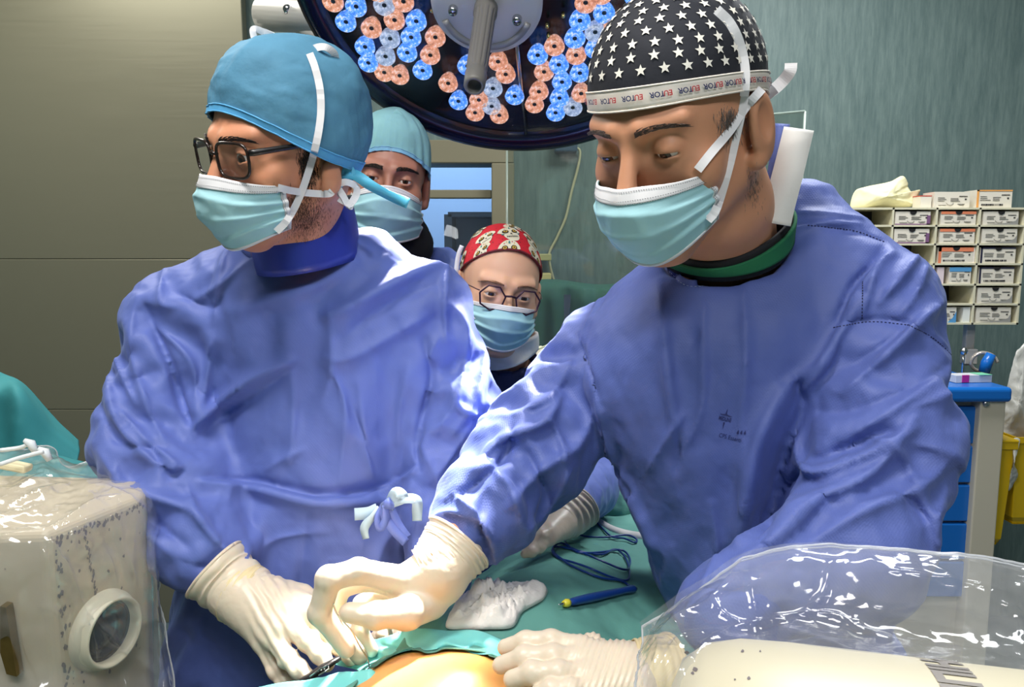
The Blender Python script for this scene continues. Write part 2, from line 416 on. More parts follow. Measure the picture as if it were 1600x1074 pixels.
def steel_door_mat():
    m = mat('brushed_panel', lin(132, 130, 112), 0.36, 0.4); nt = m.node_tree; b = nt.nodes['Principled BSDF']; L = nt.links
    tc = nt.nodes.new('ShaderNodeTexCoord'); mp = nt.nodes.new('ShaderNodeMapping'); mp.inputs['Scale'].default_value = (1.2, 1, 40)
    n = nt.nodes.new('ShaderNodeTexNoise'); n.inputs['Scale'].default_value = 3; n.inputs['Detail'].default_value = 5
    mr = nt.nodes.new('ShaderNodeMapRange'); mr.inputs[3].default_value = 0.30; mr.inputs[4].default_value = 0.46
    L.new(tc.outputs['Object'], mp.inputs[0]); L.new(mp.outputs[0], n.inputs['Vector']); L.new(n.outputs[0], mr.inputs[0]); L.new(mr.outputs[0], b.inputs['Roughness'])
    return m
def struct(name, mb, m, bevel=0):
    o = mb.build(name, m, None, smooth=False, bevel=bevel); o['kind'] = 'structure'; return o
FLOOR = mat('floor_vinyl', lin(84, 100, 106), 0.4, var=(3, 0.1)); CEIL = mat('ceiling_paint', lin(215, 215, 212), 0.8)
X0, X1, YB, H = -2.6, 2.6, -2.2, 2.9
b = MB(); b.box((0, (WY+YB)/2, -0.05), (X1-X0+0.4, WY-YB+0.4, 0.1)); struct('floor', b, FLOOR)
b = MB(); b.box((0, (WY+YB)/2, H+0.05), (X1-X0+0.4, WY-YB+0.4, 0.1)); struct('ceiling', b, CEIL)
b = MB(); b.box((X0-0.05, (WY+YB)/2, H/2), (0.1, WY-YB+0.2, H)); struct('wall_left', b, TEAL)
b = MB(); b.box((X1+0.05, (WY+YB)/2, H/2), (0.1, WY-YB+0.2, H)); struct('wall_right', b, TEAL)
b = MB(); b.box((0, YB-0.05, H/2), (X1-X0+0.2, 0.1, H)); struct('wall_front', b, TEAL)
# back wall with the window opening
wl = P(560, 300, WY)[0]; wr = P(768, 300, WY)[0]; wt = P(700, 257, WY)[2]; wb = P(700, 600, WY)[2]
b = MB(); T = 0.12
b.box(((X0+wl)/2, WY+T/2, H/2), (wl-X0, T, H)); b.box(((wr+X1)/2, WY+T/2, H/2), (X1-wr, T, H))
b.box(((wl+wr)/2, WY+T/2, (wt+H)/2), (wr-wl, T, H-wt)); b.box(((wl+wr)/2, WY+T/2, wb/2), (wr-wl, T, wb))
struct('wall_back', b, TEAL)
FRM = mat('frame_beige', lin(128, 122, 98), 0.5)
b = MB(); fw = 0.085
b.box(((wl+wr)/2, WY-0.02, wt+fw/2), (wr-wl+2*fw, 0.06, fw)); b.box(((wl+wr)/2, WY-0.02, wb-fw/2), (wr-wl+2*fw, 0.06, fw))
b.box((wl-fw/2, WY-0.02, (wt+wb)/2), (fw, 0.06, wt-wb)); b.box((wr+fw/2+0.002, WY-0.02, (wt+wb)/2), (fw, 0.06, wt-wb))
zm = P(700, 303, WY)[2]; b.box(((wl+wr)/2, WY+0.03, zm), (wr-wl, 0.05, 0.032))
wfr = b.build('window_1', FRM, None, smooth=False, bevel=0.004); wfr['kind'] = 'structure'
b = MB(); b.box(((wl+wr)/2, WY+0.06, (wt+wb)/2), (wr-wl, 0.006, wt-wb)); b.build('window_pane', clear_mat('window_glass', 0.02, 0.02, gloss=.3), wfr)
# lit room beyond the window
BY = 4.6
PALE = mat('pale_blue_wall', lin(150, 180, 214), 0.7)
for nm, c_, s_ in (('wall_corridor_back', (-0.4, BY+0.05, 1.4), (3.2, 0.1, 2.8)), ('floor_corridor', (-0.4, (BY+WY)/2+0.06, -0.05), (3.2, BY-WY-0.13, 0.1)), ('ceiling_corridor', (-0.4, (BY+WY)/2+0.06, 2.85), (3.2, BY-WY-0.13, 0.1)), ('wall_corridor_left', (-2.06, (BY+WY)/2+0.06, 1.4), (0.1, BY-WY-0.13, 2.8)), ('wall_corridor_right', (1.26, (BY+WY)/2+0.06, 1.4), (0.1, BY-WY-0.13, 2.8))):
    b = MB(); b.box(c_, s_); struct(nm, b, PALE)
area('corridor_light', (-0.4, 3.9, 2.75), (0, 0, 0), 1.4, 42, (0.72, 0.86, 1.0), 0.8)
c = P(744, 400, 4.1)
cb = empty('wall_cabinet', (c[0], 4.2, 0), 'dark framed cabinet seen through the window above the red cap', 'cabinet')
b = MB(); zt = P(700, 337, 4.2)[2]; x0c, x1c = P(704, 400, 4.2)[0], P(790, 400, 4.2)[0]
DK = mat('dark_frame', lin(58, 66, 74), 0.4)
for xx in (x0c, x1c): b.box((xx, 4.2, zt/2), (0.04, 0.3, zt))
for zz in (zt, zt-0.35, zt-0.8, 0.05): b.box(((x0c+x1c)/2, 4.2, zz), (x1c-x0c, 0.3, 0.025))
b.build('frame', DK, cb, smooth=False)
b = MB(); b.box(((x0c+x1c)/2, 4.36, zt/2), (x1c-x0c, 0.02, zt)); b.build('back_panel', mat('cab_back', lin(176, 190, 206), 0.5), cb, smooth=False)
for i, (px, wd, cc) in enumerate(((714, 0.035, (190, 200, 215)), (728, 0.045, (205, 215, 230)), (746, 0.05, (220, 190, 180)))):
    q = P(px, 382, 4.15); b = MB(); b.box((q[0], 4.15, zt-0.35+0.0125+0.05), (wd, 0.12, 0.1)); o = b.build('storage_box', mat('box_c%d' % i, lin(*cc), 0.6), None, smooth=False, bevel=0.003)
    tag(o, ('grey', 'pale blue', 'pink')[i]+' box on the upper shelf of the cabinet beyond the window', 'box')
b = MB(); xx = P(685, 420, 3.7)[0]; b.box((xx, 3.7, 0.65), (0.05, 0.05, 1.3)); b.box((xx, 3.7, 0.0125), (0.3, 0.3, 0.025)); o = b.build('blue_post', mat('post_blue', lin(30, 60, 130), 0.4), None, smooth=False, bevel=0.004)
tag(o, 'dark blue upright post seen through the window beside the masked man', 'post')
# steel sliding door panel on the left of the back wall
SD = steel_door_mat()
xr = P(392, 300, WY-0.05)[0]
b = MB(); z_ = [0, P(200, 640, WY-.05)[2], P(200, 405, WY-.05)[2], 2.4+0.45]
for a_, c_ in zip(z_[:-1], z_[1:]): b.box(((X0+xr)/2, WY-0.03, (a_+c_)/2), (xr-X0-0.01, 0.05, c_-a_-0.0008))
o = struct('door_1', b, SD, 0.003)
# clear radiation shield on a foot
sh = empty('clear_shield', (P(1020, 500, 2.35)[0], 2.35, 0), 'large clear acrylic shield standing behind the two surgeons', 'screen')
A0, A1 = P(792, 218, 2.30), P(1258, 174, 2.05)
B0, B1 = A0.copy(), A1.copy(); B0[2] = B1[2] = 0.75
SHM = clear_mat('acrylic', 0.05, 0.05, (0.80, 0.84, 0.80, 1))
b = MB(); G = np.array([[A0, A1], [B0, B1]]); b.grid(G, 0, 0.008); b.build('pane', SHM, sh, smooth=False)
b = MB()
for q0, q1 in ((A0, A1),): b.tube([q0, q1], 0.0035, 6)
b.tube([A0, B0], 0.0035, 6); b.tube([A1, B1], 0.0035, 6); b.build('pane_edge', mat('acrylic_edge', lin(176, 190, 178), 0.2, Alpha=0.55), sh)
b = MB(); mid = (B0+B1)/2
b.box((mid[0], mid[1], 0.72), (1.0, 0.05, 0.08)); b.box((mid[0], mid[1], 0.06), (0.9, 0.4, 0.06))
for s_ in (-0.4, 0.4): b.box((mid[0]+s_, mid[1], 0.4), (0.06, 0.05, 0.66)); b.box((mid[0]+s_, mid[1], 0.015), (0.08, 0.3, 0.03))
b.build('foot', GREYP, sh, smooth=False, bevel=0.004)
# cream cable with a wall plug
pl = empty('wall_outlet', (P(884, 226, WY)[0], WY, P(884, 226, WY)[2]), 'small blue plug on the back wall with a hanging cream cable', 'outlet')
b = MB(); q = P(884, 226, WY-0.03); b.box(q, (0.085, 0.06, 0.06)); b.build('plug', mat('plug_blue', lin(40, 70, 92), 0.5), pl, smooth=False, bevel=0.006)
b = MB(); b.tube(spline([P(x, y, WY-0.02) for x, y in ((896, 230), (906, 236), (903, 262), (893, 300), (884, 340), (870, 372), (858, 400), (866, 440), (880, 470), (870, 520), (860, 640))], 60), 0.005, 8)
b.build('cable', mat('cream_cable', lin(190, 184, 148), 0.5), pl)
# green draped trolley behind the shield
tr = empty('draped_trolley', (P(880, 500, 2.6)[0], 2.65, 0), 'low trolley under a green sheet behind the clear shield', 'trolley')
b = MB(); xa, xb = P(815, 470, 2.6)[0], P(1060, 470, 2.6)[0]; zt = P(880, 446, 2.6)[2]
gu = np.linspace(0, 1, 60); G = []
for i, t in enumerate(np.linspace(0, 1, 40)):
    row = []
    for u in gu:
        x = xa+(xb-xa)*u
        if t < 0.25: y = 2.88-0.38*(t/0.25); z = zt+0.03*math.sin(u*9)*0.3-0.01*math.cos(t*20)
        else: y = 2.5-0.015*math.sin(u*38)-0.02*math.sin(u*15+t*4); z = zt-(t-0.25)/0.75*(zt-0.15)
        row.append((x, y, z))
    G.append(row)
b.grid(G, 0, 0.003); b.build('sheet', GREENB, tr)
b = MB(); b.box(((xa+xb)/2, 2.69, zt/2-0.012), (xb-xa-0.04, 0.33, zt-0.03)); b.build('cabinet_body', STEEL, tr, smooth=False)
for i, (px, py, cc) in enumerate(((846, 402, (190, 180, 120)), (846, 432, (214, 196, 130)))):
    b = MB(); q = P(px, py, 2.93); b.box(q, (0.07, 0.11, 0.025)); o = b.build('wall_bracket', mat('br%d' % i, lin(*cc), 0.5), None, smooth=False, bevel=0.003)
    tag(o, ('upper', 'lower')[i]+' small cream bracket on the back wall beside the red cap', 'bracket')
# ================================================================== people toolkit
def headM(pos, yaw, pitch, roll, s=1.0):
    r = math.radians
    return Matrix.Translation(Vector([float(a) for a in pos])) @ Matrix.Rotation(PI-r(yaw), 4, 'Z') @ Matrix.Rotation(-r(pitch), 4, 'X') @ Matrix.Rotation(-r(roll), 4, 'Y') @ Matrix.Scale(s, 4)
def xf(M, V):
    M = np.array(M); V = np.asarray(V, float); return V @ M[:3, :3].T + M[:3, 3]
def pull(p, d): 
    "move a point a little towards the camera"
    c = np.array([0, 0, CZ]); v = c-p; return p+v/np.linalg.norm(v)*d
class Surf:
    def __init__(s, *VF):
        s.t = [BVHTree.FromPolygons([tuple(v) for v in V], [tuple(int(i) for i in f) for f in F]) for V, F in VF]
    def hit(s, px, py, off=0.002, dflt=None):
        c = Vector((0, 0, CZ)); d = Vector(P(px, py, 1.0))-c; d.normalize(); best = None
        for t in s.t:
            h = t.ray_cast(c, d)
            if h[0] is not None and (best is None or h[3] < best): best = h[3]
        if best is None: return np.array(P(px, py, dflt)) if dflt else None
        return np.array(c+d*(best-off))
    def line(s, pts, off=0.002, n=30, dflt=None, ys=None):
        out = []
        for x, y in spline(pts, n)[:, :2]:
            q = s.hit(x, y, off, dflt)
            if q is not None: out.append(q)
        return out
def ribbon(mb, pts, wid, th=0.0012, m=0, side=None, twist=None):
    "flat band along pts; side: across direction (default: across the view)"
    pts = np.array(pts); G = []
    for i in range(len(pts)):
        t = pts[min(i+1, len(pts)-1)]-pts[max(i-1, 0)]; t /= np.linalg.norm(t)+1e-9
        v = np.array([0, 0, CZ])-pts[i]; v /= np.linalg.norm(v)
        s_ = np.cross(t, v) if side is None else np.array(side, float)
        s_ /= np.linalg.norm(s_)+1e-9
        if twist: s_ = s_*math.cos(twist(i/(len(pts)-1)))+v*math.sin(twist(i/(len(pts)-1)))
        wd = wid(i/(len(pts)-1)) if callable(wid) else wid
        G.append([pts[i]-s_*wd/2, pts[i]+s_*wd/2])
    mb.grid(np.array(G), m, th)
def head_sdf(X, o):
    d = s_ell(X, (0, -.012, .036), (.076, .098, .084))
    d = smin(d, s_ell(X, (0, .034, -.012), (.062, .060, .082)), .03)
    for s in (-1, 1):
        d = smin(d, s_cone(X, (s*.052, -.002, -.05), (s*.018, .074, -.1), .019, .016), .03)
        d = smin(d, s_sph(X, (s*.045, .060, -.03), .022), .02)
        d = smin(d, s_cone(X, (s*.013, .093, .021), (s*.045, .076, .024), .010, .008), .014)
    d = smin(d, s_sph(X, (0, .072, -.092), .024), .03)
    for s in (-1, 1):
        d = smax(d, -s_ell(X, (s*.032, .101, .001), (.019, .015, .012)), .012)
    d = smin(d, s_cone(X, (0, .094, .012), (0, .117, -.036), .0055, .0105), .012)
    for s in (-1, 1): d = smin(d, s_sph(X, (s*.013, .108, -.041), .0085), .008)
    d = smin(d, s_cone(X, (-.014, .098, -.068), (.014, .098, -.068), .009, .009), .012)
    for s in (-1, 1):   # lids round the eyeball
        lid = s_sph(X, (s*.032, .0805, 0), .0146)
        q = X-np.array((s*.032, .094, o.get('gaze', -.001)))
        op = o.get('open', .0042)
        slit = (np.sqrt((q[..., 0]/.0128)**2+(q[..., 2]/op)**2)-1)*op*.7
        d = smin(d, lid, .0045)
        carve = np.maximum(np.maximum(slit, -(s_sph(X, (s*.032, .0805, 0), .0112))), .084-X[..., 1])
        d = smax(d, -carve, .0008)
    for s in (-1, 1):   # ears
        if o.get('lobes'): d = smin(d, smin(s_ell(X, (s*.076, -.004, -.034), (.008, .014, .022)), s_sph(X, (s*.077, .003, -.046), .0095), .006), .006); continue
        e = s_ell(X, (s*.081, -.008, -.012), (.009, .021, .036))
        e = smax(e, -s_ell(X, (s*.090, -.003, -.006), (.009, .011, .019)), .004)
        e = smin(e, s_sph(X, (s*.077, .003, -.042), .0095), .006)
        d = smin(d, e, .006)
    neck = o['neck']
    d = smin(d, s_chain(X, [(0, -.02, -.03)]+[tuple(p) for p in neck], [.058]+[o.get('nr', .060)]*len(neck)), .022)
    for ex in o.get('extra', []): d = smin(d, s_cone(X, *ex), .02)
    return d
def make_head(M, o, h=0.0019):
    zlo = min(p[2] for p in o['neck'])-0.03
    ylo = min(-.125, min(p[1] for p in o['neck'])-.075); yhi = max(.14, max(p[1] for p in o['neck'])+.075)
    xl = max(.1, max(abs(p[0]) for p in o['neck'])+.075)
    V, Q = nets(lambda X: head_sdf(X, o), (-xl, ylo, zlo), (xl, yhi, .13), h)
    return V, Q, xf(M, V)
def eyes(M, parent, look=(0, 1, -.1), s=1):
    IR = bpy.data.materials.get('iris') or eye_mat()
    for sx in (-1, 1):
        b = MB(); l = Vector(look).normalized(); R = l.to_track_quat('Z', 'Y').to_matrix().to_4x4()
        Mt = M @ Matrix.Translation((sx*.032, .0805, 0)) @ R
        r = .0123; n = 14
        pr = [(r*math.sin(PI*k/n), r*math.cos(PI*k/n)) for k in range(n, -1, -1)]
        V0 = b.n; b.lathe(pr, Mt, 24, 0)
        b.lathe([(0.0, r+.0006), (.0025, r+.0005)], Mt, 20, 2); b.lathe([(.0024, r+.0005), (.0058, r-.0012)], Mt, 20, 1)
        b.build('eye', [EYEW, EYEI, EYEP], parent)
EYEW = mat('eye_white', lin(225, 215, 210), 0.15); EYEI = mat('iris', lin(60, 38, 26), 0.15); EYEP = mat('pupil', lin(6, 5, 5), 0.1)
def brows(M, parent, surf, col, s=1.0, thick=.004, arch=0.004, n=46):
    for sx in (-1, 1):
        b = MB(); rr = random.Random(3+sx)
        for k in range(n*3):
            t = rr.random(); x = sx*(.012+.040*t); z = .020+arch*math.sin(t*2.2)-.004*t*t+rr.uniform(-1, 1)*thick*(1-.6*t)
            y = .14
            o_ = M @ Vector((x, y, z)); dd = (M.to_3x3() @ Vector((0, -1, 0))).normalized()
            h = surf.t[0].ray_cast(o_, dd)
            if h[0] is None: continue
            a = h[0]; ln = .008; dirv = (M.to_3x3() @ Vector((sx*.8, -.25*t, .35-.6*t))).normalized()
            b.tube([a-dd*.0004, a+dirv*ln*.5-dd*.001, a+dirv*ln+dd*.0002], [.0005, .0004, .0001], 4)
        b.build('eyebrow', col, parent)
def cap_surface(M, c, rad, rim, apex=None, bulge=None, wr=(9, .004), seed=1.0, nth=140, nph=60, gather=0):
    """returns function S(th, t) in local coords + grid. rim(th)->elevation angle (deg). th=0 at the front, + to subject's right"""
    c = np.array(c)
    def S(th, t, off=0.0, raw=False):
        th = np.asarray(th, float); t = np.asarray(t, float)
        el = np.radians(90-(90-rim(th))*t)
        d = np.stack([np.sin(th)*np.cos(el), np.cos(th)*np.cos(el), np.sin(el)], -1)
        R = 1/np.sqrt(((d/np.array(rad))**2).sum(-1))
        if bulge is not None: R = R*(1+bulge(th, el))
        p = d*R[..., None]
        disp = crumple(p, (wr[0],)*3 if np.isscalar(wr[0]) else wr[0], wr[1], 3, seed)
        if gather: disp = disp+gather*np.abs(np.sin(th*17+3*np.sin(th*3)))*np.exp(-((1-t)/.35)**2)*(0.6+0.4*np.sin(th*5))
        R = R+(disp+off)
        return c+d*R[..., None]
    TH = np.linspace(-PI, PI, nth, endpoint=False); T = np.linspace(0.002, 1, nph)
    A, B = np.meshgrid(TH, T, indexing='ij')
    return S, S(A, B)
def skull_to_world(M, G): 
    sh = G.shape; return xf(M, G.reshape(-1, 3)).reshape(sh)
def build_mask(M, parent, o, band=MASKW):
    "pleated surgical mask, local head coordinates"
    nu, nv = 90, 60
    U, T = np.meshgrid(np.sin(np.linspace(-PI/2, PI/2, nu)), np.linspace(0, 1, nv), indexing='ij')
    W = o.get('w', .066); yb = o.get('yb', .035); yf = o.get('yf', [.124, .136, .13, .108]); zt = o.get('zt', (-.020, -.036)); zb = o.get('zb', (-.128, -.10))
    front = np.interp(T, np.linspace(0, 1, len(yf)), yf)
    prof = (1-np.abs(U)**o.get('p', 2.2))**o.get('q', .62)
    X = U*W*(1+.06*np.sin(T*PI)); Y = yb+(front-yb)*prof
    nose = np.exp(-(U/.22)**2)
    Zt = zt[1]+(zt[0]-zt[1])*np.cos(U*PI/2)**1.0; Zb = zb[1]+(zb[0]-zb[1])*np.cos(U*PI/2)**.9
    Zc = Zt+(Zb-Zt)*T
    Y = Y+nose*.006*np.exp(-(T/.18)**2)
    # pleats: stepped folds opening towards the middle
    pl = 0
    for k, tk in enumerate(o.get('pleats', (.34, .52, .70))):
        tk2 = tk+o.get('fan', .10)*(1-np.abs(U))*(k-1)
        s = (T-tk2)/.035
        pl = pl+o.get('pd', .0035)*np.tanh(s)*np.exp(-np.abs(T-tk2)/.10)*(.35+.65*np.abs(U)**.8)
    N_ = np.stack([np.sign(U)*np.abs(U)**2, np.maximum(prof, .15), 0*U], -1); N_ /= np.linalg.norm(N_, axis=-1, keepdims=True)
    G = np.stack([X, Y, Zc], -1)
    cr = crumple(G, (14, 14, 10), o.get('cr', .003), 3, o.get('seed', 2.0))*np.sin(T*PI)**.5
    G = G+N_*(pl+cr)[..., None]
    if o.get('post') is not None: G = o['post'](G, U, T)
    Gw = skull_to_world(M, G)
    b = MB(); k = o.get('band', 10)
    b.grid(Gw, 0, .0012)
    ob = b.build('face_mask', [MASK], parent)
    # white top band and side bindings, a hair proud of the mask
    nrm = np.cross(np.gradient(Gw, axis=0), np.gradient(Gw, axis=1)); nrm /= np.linalg.norm(nrm, axis=2, keepdims=True)+1e-12
    c_ = Gw.mean((0, 1)); hc = xf(M, [(0, 0, -.07)])[0]; sg = np.sign(((c_-hc)*nrm.mean((0, 1))).sum()); nrm *= sg
    b = MB(); B = Gw+nrm*.0012
    b.grid(B[:, 0:k], 0, .002*sg); e = o.get('side', 5)
    b.grid(B[:e, :], 0, .002*sg); b.grid(B[-e:, :], 0, .002*sg); b.grid(B[:, -3:], 0, .002*sg)
    b.build('mask_binding', band, ob)
    b = MB(); B = Gw+nrm*.0019
    for row in ([B[:, 2], B[:, k-3], B[:, k-1]] + [B[e-2, :], B[-e+1, :], B[e-1, :], B[-e, :]]):
        row = np.array(row)
        for i in range(2 if len(row) == nu else 1, len(row)-2):
            a, c2 = row[i], row[i+1]
            b.tube([a, a+(c2-a)*.55], .00028, 4)
    b.build('stitching', THREAD, ob)
    return ob, Gw
def relax_cloth(V, Q, grow, iters=120, band=(-.012, .014), kb=.25, pull_=.01, pin=None, seed=0):
    "buckle a surface whose cloth is a little larger than the form beneath it: edge, shear and bend springs"
    n = len(V); E = np.vstack([Q[:, [0, 1]], Q[:, [1, 2]], Q[:, [2, 3]], Q[:, [3, 0]]]); fi = np.tile(np.arange(len(Q)), 4); sl = np.repeat(np.arange(4), len(Q))
    key = np.minimum(E[:, 0], E[:, 1])*n+np.maximum(E[:, 0], E[:, 1]); o = np.argsort(key, kind='stable'); k2 = key[o]
    same = np.where(k2[1:] == k2[:-1])[0]; A = o[same]; B = o[same+1]
    U = np.unique(key); e1 = np.stack([U//n, U % n], 1); dg = np.vstack([Q[:, [0, 2]], Q[:, [1, 3]]])
    fa, sa, fb, sb = fi[A], sl[A], fi[B], sl[B]
    a0 = Q[fa, sa]; a3 = Q[fa, (sa+3) % 4]; a2 = Q[fa, (sa+2) % 4]
    b0 = Q[fb, sb]; b3 = Q[fb, (sb+3) % 4]; b2 = Q[fb, (sb+2) % 4]
    flip = (b0 != a0)
    bend = np.vstack([np.stack([a3, np.where(flip, b2, b3)], 1), np.stack([a2, np.where(flip, b3, b2)], 1)])
    C = np.vstack([e1, dg, bend]); K = np.concatenate([np.full(len(e1), 1.), np.full(len(dg), .45), np.full(len(bend), kb)])
    N = vnormals(V, Q); base = V.copy(); d0 = V[C[:, 1]]-V[C[:, 0]]; mid = (V[C[:, 1]]+V[C[:, 0]])/2
    ln = np.linalg.norm(d0, axis=1)+1e-9; g = grow(mid, d0/ln[:, None]); L0 = ln*(1+g)
    cnt = np.bincount(C[:, 0], K, n)+np.bincount(C[:, 1], K, n); inv = 1/np.maximum(cnt, 1)
    X = V+N*(crumple(V, (9, 9, 6), .004, 2, seed)+_rs.randn(n)*.0004)[:, None]; prev = X.copy()
    i0, i1 = C[:, 0], C[:, 1]
    for it in range(iters):
        v = (X-prev)*.9; prev = X.copy(); X = X+v
        for sub in range(2):
            d = X[i1]-X[i0]; l = np.linalg.norm(d, axis=1)+1e-9; c = d*((l-L0)/l*.5*K)[:, None]
            for ax in range(3):
                X[:, ax] += (np.bincount(i0, c[:, ax], n)-np.bincount(i1, c[:, ax], n))*inv*1.5
        dd = X-base; h = (dd*N).sum(1); t = dd-N*h[:, None]; h = np.clip(h, band[0], band[1])
        tl = np.linalg.norm(t, axis=1); t = t*(np.minimum(1, .018/np.maximum(tl, 1e-9)))[:, None]
        if pin is not None: h = h*pin; t = t*pin[:, None]
        X = base+t*(1-pull_)+N*h[:, None]
    return X
def finish_gown(name, parent, sdf, lo, hi, h, folds, mats, cr=((7, 7, 4.5), .006), seed=0.0, grow=None, iters=140, band=(-.026, .024), kb=.9, pin=None, folds2=(), fine=.0010, g2=.22, big=()):
    V, Q = nets(sdf, lo, hi, h*2); N = vnormals(V, Q)
    f, a = cr; pw = pin(V) if pin is not None else np.ones(len(V))
    V = V+N*(crumple(V, f, a, 2, seed)*pw)[:, None]
    for fd in big:
        N = vnormals(V, Q); V = fold(V, N, *fd[:3], **(fd[3] if len(fd) > 3 else {}))
    V = relax_cloth(V, Q, grow, iters, band, kb, pin=pw, seed=seed)
    V, Q = subdiv(V, Q, 1)
    pw = pin(V) if pin is not None else None
    for fd in folds:
        N = vnormals(V, Q); V = fold(V, N, fd[0], fd[1]*1.35, fd[2], **(fd[3] if len(fd) > 3 else {}))
    V = relax_cloth(V, Q, lambda p, d: g2*grow(p, d), 26, (-.007, .007), .5, pin=pw, seed=seed+9)
    V, Q = subdiv(V, Q, 1); N = vnormals(V, Q)
    V = V+N*(crumple(V, (24, 24, 18), fine, 3, seed+3)+crumple(V, (9, 9, 6.5), .0042, 3, seed+13, gain=.55))[:, None]; N = vnormals(V, Q)
    for fd in folds2 or folds:
        N = vnormals(V, Q); V = fold(V, N, fd[0], fd[1]*.85, fd[2]*.5, **(fd[3] if len(fd) > 3 else {}))
    o = mesh(name, V, Q, mats, parent)
    return o, V, Q
def hand(name, parent, fingers, palm, lo=None, hi=None, h=.0016, mats=None, k=.006, wr=.0006, extra=None, kf=.0015):
    "five separate skinned fingers rooted in a palm; fingers: list of (points, radii); palm: list of (a,b,ra,rb)"
    allp = np.vstack([np.array(f[0]) for f in fingers]+[np.array([a, b]) for a, b, _, _ in palm]); lo = allp.min(0)-.05; hi = allp.max(0)+.05
    def f(X):
        pd = None
        for a, b, ra, rb in palm:
            e = s_cone(X, a, b, ra, rb); pd = e if pd is None else smin(pd, e, .014)
        fs = None
        for pts, rs in fingers:
            e = s_chain(X, pts, rs, .003)
            for q, r in zip(pts[1:-1], rs[1:-1]): e = smin(e, s_sph(X, q, r*1.07), .004)
            fs = e if fs is None else smin(fs, e, kf)
        d = smin(fs, pd, k)
        return d
    V, Q = nets(f, lo, hi, h); N = vnormals(V, Q)
    V = V+N*(crumple(V, (38, 38, 38), wr*1.6, 3, 4.0))[:, None]
    if extra is not None: V = extra(V, N)
    return mesh(name, V, Q, mats or GLOVE, parent), V, Q
def rings(mb, a, b, ra, rb, n=10, wig=.003, seed=0, flat=1.0, r=.0012, m=0):
    "creases round a cuff"
    pass
def cuff(mb, pts, rs, m=0, seed=0., wr=.002, n=48, k=30, freq=60, lip=.0022, sq=1.0, up=None):
    "wrinkled glove cuff tube with a rolled edge at its start"
    c = spline([list(p)+[r] for p, r in zip(pts, rs)], k); V = []
    nrm = np.array(up if up is not None else (0, 0, 1.0)); L = len(c)
    G = []
    for i in range(L):
        t = c[min(i+1, L-1)][:3]-c[max(i-1, 0)][:3]; t /= np.linalg.norm(t)
        nr = nrm-(nrm@t)*t; nr /= np.linalg.norm(nr); bb = np.cross(t, nr); row = []
        for j in range(n):
            a = 2*PI*j/n; row.append(c[i][:3]+c[i][3]*(math.cos(a)*nr*sq+math.sin(a)*bb))
        G.append(row)
    G = np.array(G); ax = np.repeat(np.linspace(0, 1, L)[:, None], n, 1)
    ctr = c[:, None, :3]; rad = G-ctr; rad /= np.linalg.norm(rad, axis=2, keepdims=True)
    w1 = np.sin(ax*freq+3*pn(G*25+seed))*wr*(.4+.6*np.abs(pn(G*14+seed+7))*2)
    G = G+rad*(w1+crumple(G, (30, 30, 30), wr*.9, 2, seed))[..., None]
    G = np.transpose(G, (1, 0, 2)); mb.grid(G, m, .001, closeu=True)
    edge = [G[j, 0] for j in range(n)]+[G[0, 0]]
    if lip: mb.tube(edge, lip, 8, m)
    return G
def trousers_and_shoes(parent, cx, cy, ang=0, col=None, zt=.5):
    "legs and clogs under the gown"
    col = col or mat('scrub_trousers', lin(70, 90, 140), .8)
    for s in (-1, 1):
        dx, dy = math.cos(ang)*s*.11, math.sin(ang)*s*.11
        b = MB(); b.tube([(cx+dx, cy+dy, zt), (cx+dx, cy+dy, .3), (cx+dx*1.05, cy+dy, .075)], [.09, .075, .06], 20); b.build('trouser_leg', col, parent)
        b = MB(); fx, fy = -math.sin(-ang)*0, -1
        pr = [(.001, -.13), (.03, -.12), (.047, -.06), (.043, 0), (.04, .06), (.036, .1), (.02, .12), (.001, .125)]
        V = []
        b.tube([(cx+dx, cy+dy-.17, .022), (cx+dx, cy+dy-.14, .035), (cx+dx, cy+dy-.08, .045), (cx+dx, cy+dy, .045), (cx+dx, cy+dy+.06, .045), (cx+dx, cy+dy+.085, .035)], [.012, .034, .044, .042, .042, .03], 16)
        b.V = [(x, y, max(z, 0.0)) for x, y, z in b.V]
        b.build('shoe', WHITE, parent)
def body_lower(Vh, Qh, parts, h=.012):
    "body hidden by clothes: joins the head mesh as one figure"
    pts = np.array([p for c in parts for p in c[:2]]); rm = max(max(c[2:4]) for c in parts)
    def f(X):
        d = None
        for a, b, ra, rb in parts:
            e = s_cone(X, a, b, ra, rb); d = e if d is None else smin(d, e, .04)
        return d
    V, Q = nets(f, pts.min(0)-rm-.03, pts.max(0)+rm+.03, h)
    return np.vstack([Vh, V]), np.vstack([Qh, Q+len(Vh)])
